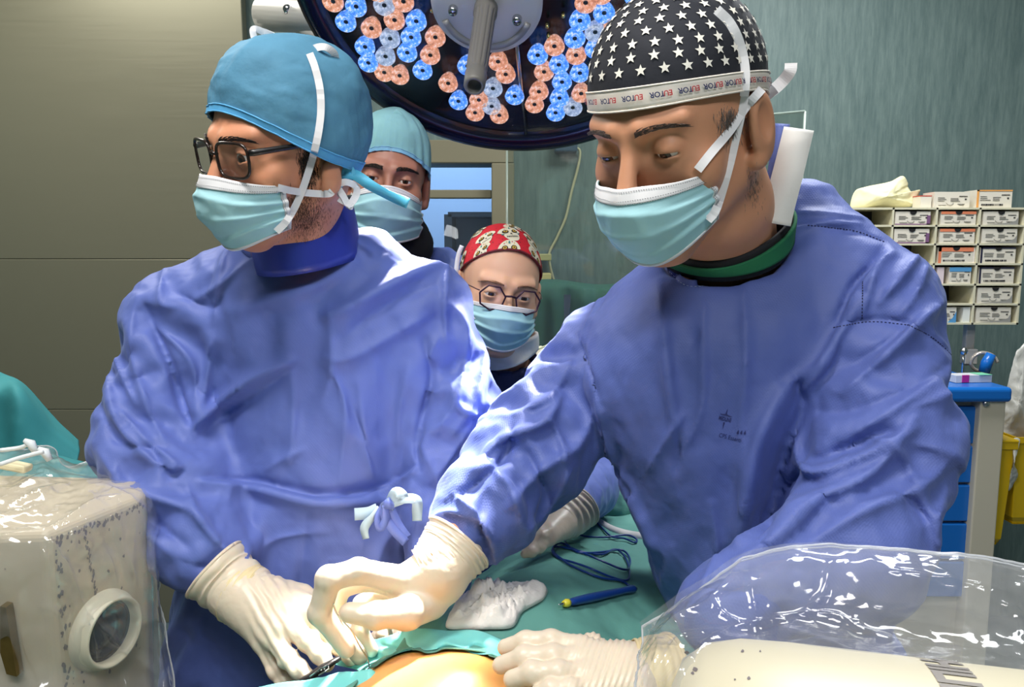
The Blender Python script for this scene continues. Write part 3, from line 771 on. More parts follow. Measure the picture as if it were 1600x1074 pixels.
# ================================================================== surgeon on the left
PA = empty('person', (-.33, 1.2, 0), 'surgeon on the left in dark framed glasses and plain blue cap, looking sideways', 'person')
MA = headM(P(455, 228, 1.0), 44, 13, 9, .98)
MAi = MA.inverted()
nk = lambda M, p: tuple(M.inverted() @ Vector([float(a) for a in p]))
oA = dict(neck=[nk(MA, P(462, 330, 1.04)), nk(MA, P(455, 420, 1.13))], open=.0052, gaze=.0, lobes=True)
Vl, Qh, Vw = make_head(MA, oA)
hA = Surf((Vw, Qh))
sh_l, sh_r = P(285, 480, 1.16), P(640, 480, 1.16)
parts = [(P(455, 420, 1.14), P(460, 600, 1.18), .06, .09), (sh_l, sh_r, .04, .04), (P(460, 600, 1.17), P(480, 900, 1.17), .09, .11), ((-.27, 1.17, 1.0), (-.27, 1.17, .9), .12, .12),
         (sh_l, P(235, 730, 1.13), .05, .04), (P(235, 730, 1.13), P(395, 940, .93), .04, .026), (sh_r, P(722, 690, 1.12), .05, .04), (P(722, 690, 1.12), P(690, 900, 1.0), .04, .026),
         ((-.37, 1.17, .9), (-.38, 1.18, .09), .085, .04), ((-.18, 1.17, .9), (-.17, 1.18, .09), .085, .04)]
Vb, Qb = body_lower(Vw, Qh, parts)
mesh('body', Vb, Qb, SKIN, PA)
eyes(MA, PA, (-.35, 1, -.12))
brows(MA, PA, hA, HAIR, thick=.0035)
# ---- gown
def z_at(py, Y): return P(0, py, Y)[2]
def row(py, x0, x1, b, cy=1.17, Y=1.08): 
    a0, a1 = P(x0, py, Y), P(x1, py, Y); return (a0[2], (a0[0]+a1[0])/2, cy, abs(a1[0]-a0[0])/2, b)
tabA = [row(356, 392, 556, .080, 1.14), row(374, 352, 596, .095, 1.15), row(396, 305, 640, .11), row(430, 272, 675, .12), row(490, 258, 695, .13), row(560, 290, 690, .135), row(640, 335, 665, .14), row(720, 345, 655, .15),
        row(790, 320, 655, .16), row(860, 285, 665, .165), row(950, 255, 690, .17), row(1074, 232, 720, .17), (.7, -.30, 1.19, .24, .18), (.32, -.30, 1.2, .27, .19)]
shA0, elA0, wrA0 = P(288, 512, 1.15), P(256, 690, 1.10), P(368, 915, .93)
shA1, elA1, wrA1 = P(662, 490, 1.15), P(700, 650, 1.12), P(686, 900, 1.0)
def gownA(X):
    d = s_loft(X, tabA, 2.5)
    s1 = smin(smin(s_cone(X, shA0, elA0, .076, .090), s_cone(X, elA0, P(312, 850, .98), .090, .060), .03), s_cone(X, P(312, 850, .98), P(352, 908, .945), .060, .026), .015)
    s1 = smin(s1, s_cone(X, P(345, 430, 1.14), shA0, .040, .068), .06)
    s2 = smin(s_cone(X, shA1, elA1, .076, .076), s_cone(X, elA1, wrA1, .076, .045), .03)
    d = smin(d, s1, .03); d = smin(d, s2, .03)
    nk0, nk1 = P(470, 325, 1.07), P(465, 402, 1.13)
    d = smax(d, -s_cone(X, nk0, nk1, .068, .056), .010)
    return d
F_ = []
def R(line, amp, w, **k): F_.append((line, amp, w, k))
# neckline gathers and chest folds
R([(372, 372), (345, 420), (333, 520)], .008, 9); R([(262, 452), (330, 480), (345, 462)], -.006, 7); R([(333, 515), (322, 600), (305, 660)], .012, 12); R([(222, 470), (262, 560), (288, 640), (300, 665)], -.016, 10)
R([(215, 455), (205, 540), (232, 640), (262, 700)], .010, 14); R([(235, 500), (300, 570), (306, 650)], .009, 12)
R([(262, 395), (250, 470), (280, 480)], .006, 8); R([(400, 400), (330, 455), (300, 470)], .007, 10)
R([(560, 400), (480, 450), (350, 490)], .007, 22, kind='soft'); R([(720, 400), (640, 430), (545, 480), (500, 500)], .008, 16, kind='soft')
R([(690, 480), (620, 520), (540, 562), (500, 556)], .008, 16); R([(690, 440), (600, 480), (520, 540)], -.006, 14)
R([(465, 560), (400, 590), (330, 640), (300, 670)], .014, 12); R([(470, 568), (410, 610), (345, 655), (310, 680)], -.008, 12)
R([(455, 570), (458, 660), (450, 730)], .006, 8); R([(512, 470), (518, 570), (500, 640)], .005, 9); R([(515, 570), (540, 640), (530, 760)], .006, 9); R([(560, 590), (570, 680), (585, 760)], .006, 9)
R([(545, 620), (560, 665), (575, 700), (590, 745)], -.006, 7); R([(640, 560), (625, 640), (620, 700)], .006, 10); R([(700, 400), (695, 480), (698, 540)], .008, 9)
# belt line: the wrap flap overlapping at the waist
R([(302, 742), (400, 752), (500, 772), (600, 760), (655, 720)], -.011, 9); R([(302, 752), (400, 765), (500, 788), (600, 782), (650, 758)], .012, 14); R([(410, 738), (450, 715), (480, 700)], .006, 10)
R([(500, 775), (560, 782), (640, 742), (655, 715)], .008, 8); R([(400, 860), (440, 840), (520, 830)], .004, 12)
# left sleeve
R([(175, 480), (182, 560), (215, 640)], .012, 10); R([(165, 560), (180, 650), (240, 720), (290, 735)], .012, 14); R([(150, 620), (185, 690), (260, 700)], -.008, 10)
R([(185, 640), (230, 690), (285, 732)], .010, 9); R([(230, 690), (262, 740), (290, 735)], -.010, 8); R([(150, 700), (200, 760), (300, 800), (340, 850)], .011, 14); R([(165, 770), (230, 810), (300, 860)], -.009, 10)
R([(290, 750), (310, 810), (360, 870), (395, 930)], .008, 10); R([(200, 790), (250, 850), (310, 890)], .008, 12); R([(240, 840), (290, 880), (340, 890)], -.006, 8); R([(178, 720), (190, 780), (240, 850)], .006, 12)
# right sleeve
R([(700, 470), (730, 520), (715, 620), (680, 680)], .010, 14); R([(662, 520), (672, 600), (650, 690), (655, 740)], -.014, 9); R([(760, 540), (745, 620), (700, 690)], .009, 13); R([(700, 590), (720, 640), (760, 650)], .007, 10)
R([(740, 660), (700, 720), (672, 760)], .008, 11); R([(690, 520), (670, 560), (668, 610)], .006, 8); R([(772, 620), (740, 680), (700, 740)], -.006, 10); R([(655, 690), (690, 770), (680, 840)], .007, 12)
R([(640, 800), (600, 850), (560, 960)], .006, 20); R([(420, 790), (380, 900), (330, 1000)], .008, 24, kind='soft'); R([(480, 800), (470, 900), (450, 1060)], -.007, 22)
def growA(p, d):
    "extra cloth: lengthwise on the sleeves, crosswise on the chest"
    px, py = proj(p); slv = ((px < 335-(py-480)*-.0) & (py > 430)) | ((px > 665) & (py > 480))
    ax0 = np.where((px < 500)[:, None], np.where((py < 690)[:, None], elA0-shA0, wrA0-elA0), np.where((py < 660)[:, None], elA1-shA1, wrA1-elA1)); ax0 = ax0/np.linalg.norm(ax0, axis=1, keepdims=True)
    al = np.abs((d*ax0).sum(1))
    m = .5+.5*np.clip(pn(p*6+3)*3, -1, 1)
    return np.where(slv, .010+.07*al*al, .006+.03*m*np.abs(d[:, 0]))
def pinA(V):
    px, py = proj(V); q = np.hypot((px-460)/95, (py-385)/30); return np.clip((q-1)*1.5+.25, .25, 1)
gA, VA, QA = finish_gown('gown', PA, gownA, (-.72, .84, .30), (.02, 1.42, 1.55), .0065, F_, GOWN, cr=((5, 5, 3.5), .008), seed=1.5, grow=growA, pin=pinA)
SA = Surf((VA, QA))
# ================================================================== surgeon on the right
PB = empty('person', (.42, 1.1, 0), 'surgeon on the right in black star print cap, leaning over the patient', 'person')
MB_ = headM(P(1064, 192, .84), 43, 24, 2, 1.05)
oB = dict(neck=[nk(MB_, P(1120, 320, .90)), nk(MB_, P(1135, 400, .99))], open=.0024, gaze=-.0045)
Vl2, Qh2, Vw2 = make_head(MB_, oB)
hB = Surf((Vw2, Qh2))
shB0, elB0, wrB0 = P(955, 545, 1.08), P(835, 705, .98), P(690, 872, .84)
shB1, elB1, wrB1 = P(1360, 500, .92), P(1375, 750, .82), P(1130, 960, .70)
parts = [(P(1135, 400, 1.0), P(1180, 600, 1.04), .06, .09), (shB0, tuple(np.array(shB1)+[0, .06, -.02]), .045, .035), (P(1180, 600, 1.04), (.38, 1.08, .95), .09, .10),
         (shB0, elB0, .045, .038), (elB0, wrB0, .038, .026), (shB1, elB1, .04, .032), (elB1, P(1335, 858, .775), .032, .030), (P(1335, 858, .775), wrB1, .030, .026),
         ((.30, 1.09, .95), (.30, 1.12, .09), .085, .04), ((.46, 1.08, .95), (.50, 1.1, .09), .08, .04)]
Vb, Qb = body_lower(Vw2, Qh2, parts)
mesh('body', Vb, Qb, SKIN_T, PB)
eyes(MB_, PB, (-.1, 1, -.5))
brows(MB_, PB, hB, mat('brow_brown', lin(70, 56, 48), .7), thick=.0032, n=30)
def rowB(py, x0, x1, b, cy, Y): 
    a0, a1 = P(x0, py, Y), P(x1, py, Y); return (a0[2], (a0[0]+a1[0])/2, cy, abs(a1[0]-a0[0])/2, b)
tabB = [rowB(300, 1200, 1300, .05, 1.06, .99), rowB(330, 1130, 1350, .07, 1.04, .98), rowB(370, 1070, 1390, .09, 1.02, .95), rowB(420, 1010, 1420, .11, 1.0, .95), rowB(480, 935, 1430, .13, .99, .95), rowB(560, 905, 1420, .14, .99, .95),
        rowB(650, 935, 1400, .145, .99, .94), rowB(740, 975, 1390, .15, 1.0, .94), rowB(840, 1010, 1400, .155, 1.01, .93), rowB(940, 1045, 1420, .16, 1.02, .93), rowB(1074, 1090, 1450, .17, 1.05, .93), (.7, .42, 1.08, .2, .17), (.3, .43, 1.1, .23, .19)]
def gownB(X):
    d = s_loft(X, tabB, 2.4)
    d = smin(d, s_cone(X, P(1250, 345, 1.0), P(1368, 470, .93), .045, .066), .05)
    s1 = smin(smin(s_cone(X, shB0, elB0, .072, .072), s_cone(X, elB0, P(752, 800, .90), .072, .060), .03), s_cone(X, P(752, 800, .90), P(706, 856, .86), .060, .027), .015)
    s2 = smin(s_cone(X, P(1370, 490, .92), P(1385, 690, .83), .072, .068), s_cone(X, P(1385, 690, .83), P(1330, 860, .76), .072, .066), .03)
    s2 = smin(s2, s_cone(X, P(1330, 860, .76), wrB1, .07, .045), .03)
    d = smin(d, s1, .025); d = smin(d, s2, .02)
    n0, n1 = P(1118, 290, .88), P(1130, 395, .985)
    d = smax(d, -s_cone(X, n0, n1, .088, .076), .012)
    return d
F_ = []
# central cloth drop
R([(1100, 440), (1098, 540), (1095, 640), (1060, 720)], .006, 9); R([(1160, 430), (1165, 560), (1158, 700), (1170, 800)], .005, 10); R([(1030, 430), (1040, 560), (1060, 700)], .006, 16, kind='soft')
R([(910, 520), (935, 620), (960, 720), (1010, 830), (1040, 930)], .010, 16, kind='soft'); R([(1075, 640), (1040, 690), (1010, 740)], .006, 7); R([(1055, 660), (1060, 700), (1055, 745)], -.006, 6); R([(1110, 780), (1120, 860), (1090, 930)], .006, 12)
# big valley between chest and left sleeve, with its two rolls
R([(1245, 585), (1252, 640), (1225, 720), (1205, 800), (1185, 860)], -.020, 12, yr=(.6, 1.0)); R([(1300, 560), (1245, 590), (1232, 600), (1215, 640)], .010, 10); R([(1225, 600), (1180, 700), (1165, 790), (1150, 860)], .012, 18, kind='soft')
R([(1250, 610), (1245, 700), (1262, 735), (1300, 735), (1380, 700), (1440, 665)], .014, 12); R([(1262, 720), (1320, 700), (1400, 670)], -.010, 10); R([(1440, 640), (1360, 740), (1260, 790), (1200, 850), (1140, 880)], .014, 16)
R([(1210, 800), (1220, 770), (1250, 740)], -.016, 9); R([(1500, 560), (1430, 600), (1330, 640), (1260, 640)], -.006, 18); R([(1470, 590), (1400, 640), (1310, 690)], .008, 14)
R([(1340, 690), (1400, 700), (1450, 800), (1470, 860)], .008, 12); R([(1500, 700), (1440, 760), (1350, 800), (1250, 860)], .009, 16); R([(1480, 760), (1460, 830), (1470, 860)], .008, 9); R([(1400, 760), (1440, 800), (1465, 850)], -.008, 9)
R([(1300, 760), (1240, 820), (1180, 860)], .008, 12); R([(1420, 690), (1500, 720), (1505, 800)], .007, 12)
# shoulder seams
R([(1262, 350), (1330, 360), (1385, 378)], -.006, 4); R([(1385, 378), (1365, 410), (1330, 450), (1302, 520)], -.012, 8); R([(1300, 512), (1350, 500), (1420, 505), (1480, 545), (1500, 570)], -.006, 4)
R([(1400, 390), (1370, 420), (1345, 500)], .009, 9); R([(1450, 380), (1410, 430), (1370, 480)], .009, 9); R([(1455, 400), (1430, 460), (1400, 500)], .007, 9); R([(1230, 330), (1300, 335), (1380, 345)], .006, 9); R([(1200, 370), (1280, 350), (1350, 350)], .006, 8)
R([(1480, 470), (1440, 500), (1380, 560), (1310, 620)], .010, 12); R([(1440, 480), (1390, 530), (1330, 570)], -.006, 8); R([(1350, 460), (1290, 560), (1250, 620)], .008, 14, kind='soft'); R([(1500, 610), (1420, 640)], .006, 10)
R([(960, 430), (930, 480), (905, 540)], .007, 9); R([(900, 520), (920, 580), (940, 640)], -.010, 8)
# reaching sleeve
R([(895, 560), (860, 620), (800, 650)], .010, 10); R([(880, 610), (850, 660), (780, 690), (740, 740)], .013, 12); R([(930, 640), (900, 700), (840, 740), (790, 800)], .012, 13); R([(850, 640), (880, 700), (885, 760)], .008, 9)
R([(800, 660), (790, 710), (740, 760), (700, 780)], -.011, 9); R([(760, 720), (800, 770), (820, 830)], .011, 9); R([(705, 770), (740, 800), (770, 850), (775, 890)], .011, 9); R([(690, 800), (700, 840), (740, 860)], .008, 8)
R([(900, 720), (860, 790), (820, 840)], .008, 10); R([(760, 760), (750, 820), (760, 860)], -.009, 7); R([(660, 820), (700, 800), (740, 810)], .008, 9); R([(640, 850), (680, 835), (720, 850)], -.006, 7); R([(820, 700), (850, 760), (860, 800)], -.009, 8)
def growB(p, d):
    px, py = proj(p); s1 = (px < 905); s2 = (px > 1300) & (py > 480)
    a1 = np.array(wrB0)-elB0; a1 /= np.linalg.norm(a1); a0 = np.array(elB0)-shB0; a0 /= np.linalg.norm(a0)
    al = np.where(px < 835, np.abs(d@a1), np.abs(d@a0)); al2 = np.abs(d[:, 2])
    m = .5+.5*np.clip(pn(p*6+3)*3, -1, 1)
    return np.where(s1, .012+.085*al*al, np.where(s2, .008+.05*al2, .004+.022*m*np.abs(d[:, 0])))
def pinB(V):
    px, py = proj(V); q = np.hypot((px-1130)/110, (py-400)/60); return np.clip((q-1)*1.5+.25, .25, 1)
gB, VB, QB = finish_gown('gown', PB, gownB, (-.14, .58, .28), (.70, 1.32, 1.72), .0065, F_, GOWN_R, cr=((5, 5, 3.5), .006), seed=6.5, grow=growB, pin=pinB)
SB = Surf((VB, QB))
# ================================================================== caps, masks, glasses
def make_cap(M, parent, S, G, mats, band=None, bandw=(.93, 1.0), name='cap', off=.0012, edge=.0022, th=.0010):
    Gw = skull_to_world(M, G); b = MB(); b.grid(Gw, 0, th, closeu=True); o = b.build(name, mats, parent)
    if band is not None:
        nth, nt = G.shape[:2]; i0 = int(bandw[0]*(nt-1))
        TH = np.linspace(-PI, PI, nth, endpoint=False); T = np.linspace(bandw[0], bandw[1], 6); A, B = np.meshgrid(TH, T, indexing='ij')
        Bw = skull_to_world(M, S(A, B, off)); b = MB(); b.grid(Bw, 0, .0016, closeu=True)
        if edge: 
            for c in (0, -1): b.tube(list(Bw[:, c])+[Bw[0, c]], edge*.45, 6)
        b.build(name+'_band', band, o)
    F = [(i*G.shape[1]+j, ((i+1) % G.shape[0])*G.shape[1]+j, ((i+1) % G.shape[0])*G.shape[1]+j+1, i*G.shape[1]+j+1) for i in range(G.shape[0]) for j in range(G.shape[1]-1)]
    return o, (Gw.reshape(-1, 3), F)
# ---------- left surgeon
def rimA(th): return -15+28*np.cos(th)-14*np.sin(th)**2
def bulA(th, el): return .10*np.exp(-((np.abs(th)-1.5)/.5)**2)*np.exp(-((el+.35)/.25)**2)+.06*np.exp(-((el-.9)/.5)**2)+.05*np.exp(-(np.abs(np.abs(th)-2.6)/.8)**2)*np.exp(-((el-.2)/.6)**2)
SAc, GAc = cap_surface(MA, (0, -.008, .03), (.087, .104, .104), rimA, bulge=bulA, wr=((9, 9, 9), .010), seed=3.2, gather=.003)
capA, cA = make_cap(MA, PA, SAc, GAc, CAPB, CAPE, (.94, 1.0))
capA['label'] = 'plain blue tied cap'
# apex tuft
maskA, GmA = build_mask(MA, PA, dict(w=.066, yb=.058, yf=[.120, .136, .137, .124, .108], zt=(-.017, -.034), zb=(-.114, -.088), seed=2.2, cr=.005, pd=.004, fan=.16))
sA = Surf((Vw, Qh), cA)
mk_ = Surf((GmA.reshape(-1, 3), [(i*60+j, (i+1)*60+j, (i+1)*60+j+1, i*60+j+1) for i in range(89) for j in range(59)]), (Vw, Qh), cA)
b = MB()
ribbon(b, sA.line([(434, 293), (455, 298), (485, 302), (513, 303), (519, 299)], .004), .0085, .001)
ribbon(b, mk_.line([(432, 362), (448, 345), (465, 315), (480, 275), (494, 225), (501, 180), (500, 140), (492, 105), (484, 84)], .005, 40, 1.0), .0085, .001)
def loop(pts, Y, wd=.009, tw=.5): 
    q = spline([P(x, y, Y+dy) for x, y, dy in pts], 40); ribbon(b, q, wd, .001, twist=lambda t: tw*math.sin(t*6.28))
loop([(484, 84, -.03), (492, 76, -.04), (508, 74, -.04), (522, 84, -.03), (523, 100, -.02), (512, 110, -.03), (496, 100, -.04), (486, 90, -.03)], .99)
loop([(398, 62, 0), (396, 46, 0), (412, 50, .01), (432, 58, .01), (446, 68, .01)], .97, .008)
loop([(524, 290, .0), (540, 285, .0), (556, 292, .01), (556, 306, .01), (545, 320, .0), (535, 305, 0), (526, 292, 0)], .98)
loop([(530, 310, .0), (548, 322, .0), (542, 318, .01), (530, 300, .01)], .98)
b.build('mask_tie', MASKW, maskA, smooth=False)
b = MB()
loop([(522, 262, .0), (535, 272, -.01), (555, 274, -.01), (580, 290, -.01), (610, 306, 0), (638, 318, .0)], 1.0, .014, .6)
loop([(524, 264, .0), (530, 290, 0), (532, 262, 0), (548, 268, 0), (540, 284, 0), (526, 270, 0)], .99, .012)
loop([(500, 96, .02), (528, 120, .03), (548, 160, .04), (548, 200, .05), (540, 250, .05)], 1.0, .012, .3)
b.build('cap_tie', mat('cap_tie_cyan', lin(90, 190, 225), .5), capA)
# glasses
def superell(cx, cz, w, h, n=40, p=3.5, tilt=0):
    out = []
    for k in range(n):
        a = 2*PI*k/n; c, s = math.cos(a), math.sin(a)
        x = w/2*math.copysign(abs(c)**(2/p), c); z = h/2*math.copysign(abs(s)**(2/p), s)
        x *= 1-.06*(z < 0)*abs(z)/(h/2)
        out.append((cx+x, cz+z+tilt*x))
    return out
LENS = clear_mat('lens_glass', .02, .03, (.98, .98, .98, 1), .7)
def glasses(M, parent, label, shape, lensY=.112, sep=.033, cz=-.004, r=.0017, fm=None, temple=None, wrap=.10, flat=1.0, templ_r=.0016, earz=.004):
    fm = fm or BLACK; root = MB(); lm = MB(); tm = MB()
    for s in (-1, 1):
        ring = [Vector((s*(x), lensY-wrap*abs(x)**1.0*abs(x)*4, z)) for x, z in shape(sep, cz)]
        W = [M @ p for p in ring]
        root.tube([list(p) for p in W]+[list(W[0])], r, 8, 0, False, up=(0, 1, 0))
        n0 = len(W); lm.add([list(p) for p in W], [tuple(range(n0))], 0)
        x1 = max(x for x, z in shape(sep, cz)); z1 = cz+.010
        hinge = Vector((s*(x1+.003), lensY-.008, z1))
        yh = lensY-wrap*4*x1*x1
        hinge = Vector((s*(x1+.004), yh-.006, z1))
        tm.tube([list(M @ Vector((s*(x1+.001), yh-.001, z1))), list(M @ hinge), list(M @ Vector((s*.079, .03, z1-.0+(earz-z1)*.5))), list(M @ Vector((s*.082, -.01, earz))), list(M @ Vector((s*.078, -.035, earz-.02)))], [templ_r*1.2, templ_r*1.3, templ_r, templ_r, templ_r], 8)
    x0 = min(x for x, z in shape(sep, cz)); root.tube([list(M @ Vector((-x0-.001, lensY-.001, cz+.006))), list(M @ Vector((0, lensY+.003, cz+.008))), list(M @ Vector((x0+.001, lensY-.001, cz+.006)))], r*1.1, 8)
    g = root.build('glasses', fm, parent); g['label'] = label
    lm.build('lens', LENS, g, smooth=False); tm.build('temple', temple or fm, g)
TORT = mat('dark_acetate', lin(40, 28, 24), .2)
glasses(MA, PA, 'dark rectangular glasses', lambda sep, cz: superell(sep+.003, cz, .056, .041, p=3.8), lensY=.107, cz=-.001, r=.0019, fm=TORT, temple=BLACK, templ_r=.0030, earz=.012, wrap=.6)
# beard and sideburn hairs
def stubble(surf, M, parent, region, n, col, ln=.006, down=True, seed=1, name='beard', r=.00022):
    rr = random.Random(seed); b = MB()
    for k in range(n):
        u, v = rr.gauss(.5, .24), rr.gauss(.5, .24); x, y = region(u, v)
        p = surf.hit(x, y, .0)
        if p is None: continue
        d = np.array(M.to_3x3() @ Vector((rr.uniform(-.3, .3), rr.uniform(-.2, .5), -1))); d /= np.linalg.norm(d)
        v_ = np.array([0, 0, CZ])-p; v_ /= np.linalg.norm(v_)
        L = ln*rr.uniform(.5, 1.2); b.tube([p, p+d*L*.5+v_*.0006, p+d*L+v_*.0004], [r*1.3, r, r*.3], 3)
    return b.build(name, col, parent)
HSA = Surf((Vw, Qh))
stubble(HSA, MA, PA, lambda u, v: (440+70*u, 300+75*v), 1500, mat('beard_brown', lin(84, 56, 44), .7), .0042, seed=2, r=.00015)
stubble(HSA, MA, PA, lambda u, v: (462+30*u+10*v, 222+70*v), 800, HAIR, .007, seed=3, name='sideburn')
# thyroid collar
def collar_band(parent, name, M4, a, b_, h, mats, n=64, th=.004, flare=0, lipm=None, wav=.002, top=None):
    mb = MB(); G = []
    for k in range(n):
        t = 2*PI*k/n; row = []
        for j in range(8):
            f = j/7; hh = h*f+(top(t)*f if top else 0); rr_ = 1+flare*f+wav*math.sin(3*t+f*2)/a
            row.append(list(M4 @ Vector((a*rr_*math.cos(t), b_*rr_*math.sin(t), hh))))
        G.append(row)
    mb.grid(np.array(G), 0, th, closeu=True); 
    if lipm is not None: mb.tube([g[-1] for g in G]+[G[0][-1]], .0022, 6, 1)
    return mb.build(name, mats, parent)
qa = P(476, 384, 1.075); MC = Matrix.Translation(Vector(qa.tolist())) @ Euler((math.radians(10), math.radians(-8), 0)).to_matrix().to_4x4()
tc = collar_band(PA, 'protective_collar', MC @ Matrix.Translation((0, .004, -.026)), .074, .078, .070, [NAVY, BLACK], top=lambda t: .012*math.cos(t), lipm=1); tc['label'] = 'stiff dark blue collar'
# neck binding of the gown + stitches
def stitch_line(surf, pts, parent, mat_, ln=.0026, gap=.0022, r=.0004, off=.0008, n=80, name='stitching'):
    q = surf.line(pts, off, n); q = [x for x in q if x is not None]; b = MB()
    q = np.array(q); 
    if len(q) < 3: return
    s = np.concatenate([[0], np.cumsum(np.linalg.norm(np.diff(q, axis=0), axis=1))]); t = 0
    while t < s[-1]-ln:
        a = [np.interp(t, s, q[:, i]) for i in range(3)]; c = [np.interp(t+ln, s, q[:, i]) for i in range(3)]; b.tube([a, c], r, 4); t += ln+gap
    return b.build(name, mat_, parent)
SGA = Surf((VA, QA)); SGB = Surf((VB, QB))
LST = mat('pale_stitch', lin(170, 180, 215), .7); DST = mat('dark_stitch', lin(30, 36, 80), .7)
NB = mat('neck_binding', lin(82, 96, 170), .6)
b = MB(); q = SGA.line([(376, 372), (388, 392), (420, 412), (470, 420), (520, 410), (549, 388), (553, 374)], .002, 40); ribbon(b, q, .013, .0012); b.build('neck_binding', NB, gA)
stitch_line(SGA, [(384, 378), (396, 398), (425, 414), (470, 421), (518, 412), (545, 394)], gA, LST, off=.0045)
# waist flap tie with white tapes
b = MB()
def tape(pts, Y, wd, tw=.6, mm=0): ribbon(b, spline([P(x, y, Y+dy) for x, y, dy in pts], 24), wd, .001, mm, twist=lambda t: tw*math.sin(t*5))
Yt = .985
tape([(606, 796, 0), (618, 770, -.012), (630, 778, -.012), (612, 786, -.004)], Yt, .014, .2)
tape([(608, 786, 0), (630, 780, -.012), (650, 782, -.012), (652, 800, -.010), (652, 814, -.008)], Yt, .014, .5)
tape([(590, 796, 0), (575, 802, -.004), (554, 804, -.004)], Yt, .016, .1)
tape([(594, 796, 0), (582, 808, -.010), (570, 824, -.012), (572, 842, -.010)], Yt, .012, .8)
b.build('white_waist_tie', mat('tie_tape', lin(190, 212, 226), .7), gA)
b = MB()
tape([(606, 788, 0), (600, 800, -.006), (612, 825, -.008), (634, 848, -.006)], Yt, .012, .2); tape([(606, 788, 0), (622, 820, -.004), (636, 840, -.004)], Yt, .012, .2)
tape([(600, 790, 0), (590, 810, -.010), (594, 826, -.010), (602, 812, -.01), (602, 790, -.01)], Yt, .010, .5); b.tube([P(600, 790, Yt-.005), P(606, 786, Yt-.012), P(613, 792, Yt-.005)], [.005, .008, .005], 10)
b.build('waist_tie', GOWN, gA)
trousers_and_shoes(PA, -.28, 1.2)
# ---------- right surgeon
def rimB(th): return -11+15.5*np.cos(th)+4*np.sin(th)**2
def bulB(th, el): return .03*np.exp(-((el-.9)/.6)**2)
DARKCAP = mat('cap_black', lin(22, 24, 34), .8, bump=(300, .3, .0006)); CREAM = mat('cream_band', lin(232, 222, 210), .7, bump=(200, .3, .0006))
SBc, GBc = cap_surface(MB_, (0, -.007, .033), (.081, .105, .095), rimB, bulge=bulB, wr=((8, 8, 8), .005), seed=8.2)
capB, cB = make_cap(MB_, PB, SBc, GBc, DARKCAP, CREAM, (.88, 1.0), off=.0015)
capB['label'] = 'black cap with white stars'
def star_decals(S, M, parent, mats, spots, size, off=.0012, rot=0.0, name='star_print'):
    b = MB()
    for th, t in spots:
        e = .01; p0 = S(np.array(th), np.array(t), off); pu = S(np.array(th+e), np.array(t), off)-p0; pv = S(np.array(th), np.array(t+e), off)-p0
        lu, lv = np.linalg.norm(pu)/e, np.linalg.norm(pv)/e; V = []
        for k in range(10):
            a = PI/2+rot+2*PI*k/10; r = size*(1 if k % 2 == 0 else .42)
            V.append(S(np.array(th+r*math.cos(a)/lu), np.array(t-r*math.sin(a)/lv), off))
        V = [S(np.array(th), np.array(t), off)]+V; V = xf(M, np.array(V)); b.add(V, [(0, k, k % 10+1) for k in range(1, 11)], 0)
    o = b.build(name, mats, parent, smooth=False); return o
spots = []; k = 0
for j, t in enumerate(np.arange(.09, .87, .078)):
    lat = math.cos(math.radians(90-75*t)) if 0 else math.sin(math.radians(8+78*t)); n = max(4, int(round(2*PI*lat*.10/.0205)))
    for i in range(n): spots.append((-PI+2*PI*(i+.5*(j % 2))/n, t))
merge(capB, star_decals(SBc, MB_, capB, mat('star_white', lin(232, 226, 214), .8), spots, .0054))
# printed words on the band, upside down
REDM = mat('print_red', lin(196, 50, 60), .6); BLUM = mat('print_navy', lin(34, 44, 96), .6)
def text_mesh(txt, size=1.0, bold=0.0):
    c = bpy.data.curves.new('t', 'FONT'); c.body = txt; c.size = size; c.offset = bold; c.resolution_u = 3; c.align_x = 'CENTER'
    o = bpy.data.objects.new('t', c); COL.objects.link(o); dg = bpy.context.evaluated_depsgraph_get(); m = bpy.data.meshes.new_from_object(o.evaluated_get(dg))
    V = np.array([v.co[:] for v in m.vertices]); F = [tuple(p.vertices) for p in m.polygons]
    bpy.data.objects.remove(o); bpy.data.curves.remove(c); bpy.data.meshes.remove(m); return V, F
b = MB(); VE, FE = text_mesh('EU', 1, .02); VT, FT = text_mesh('TOR', 1, .02)
for th in np.arange(-2.6, 2.7, .245):
    p0 = S0 = SBc(np.array(th), np.array(.935), .0032); e = .01
    lu = np.linalg.norm(SBc(np.array(th+e), np.array(.935), .0032)-p0)/e; lv = np.linalg.norm(SBc(np.array(th), np.array(.945), .0032)-p0)/.01
    for V_, F_, dx, mi in ((VE, FE, -.66, 0), (VT, FT, .78, 1)):
        sz = .0066; X = (V_[:, 0]+dx)*sz; Yv = (V_[:, 1]-.35)*sz   # flipped: reads upside down
        pts = SBc(th+X/lu*1.0, .935+Yv/lv, .0034); b.add(xf(MB_, pts), F_, mi)
merge(capB.children[0], b.build('band_print', [REDM, BLUM], capB, smooth=False))
maskB, GmB = build_mask(MB_, PB, dict(w=.060, yb=.062, yf=[.118, .134, .134, .120, .102], zt=(-.024, -.030), zb=(-.112, -.078), seed=5.2, cr=.004, pd=.0035, fan=.14))
sB = Surf((Vw2, Qh2), cB)
F90 = [(i*60+j, (i+1)*60+j, (i+1)*60+j+1, i*60+j+1) for i in range(89) for j in range(59)]
mkB = Surf((GmB.reshape(-1, 3), F90), (Vw2, Qh2), cB)
b = MB()
ribbon(b, mkB.line([(1090, 266), (1112, 238), (1140, 205), (1160, 175), (1172, 160), (1190, 140)], .004, 30, .83), .0085, .001)
ribbon(b, mkB.line([(1106, 345), (1120, 325), (1138, 265), (1152, 205), (1163, 150), (1164, 105), (1155, 65), (1140, 35), (1120, 15)], .005, 40, .83), .0085, .001)
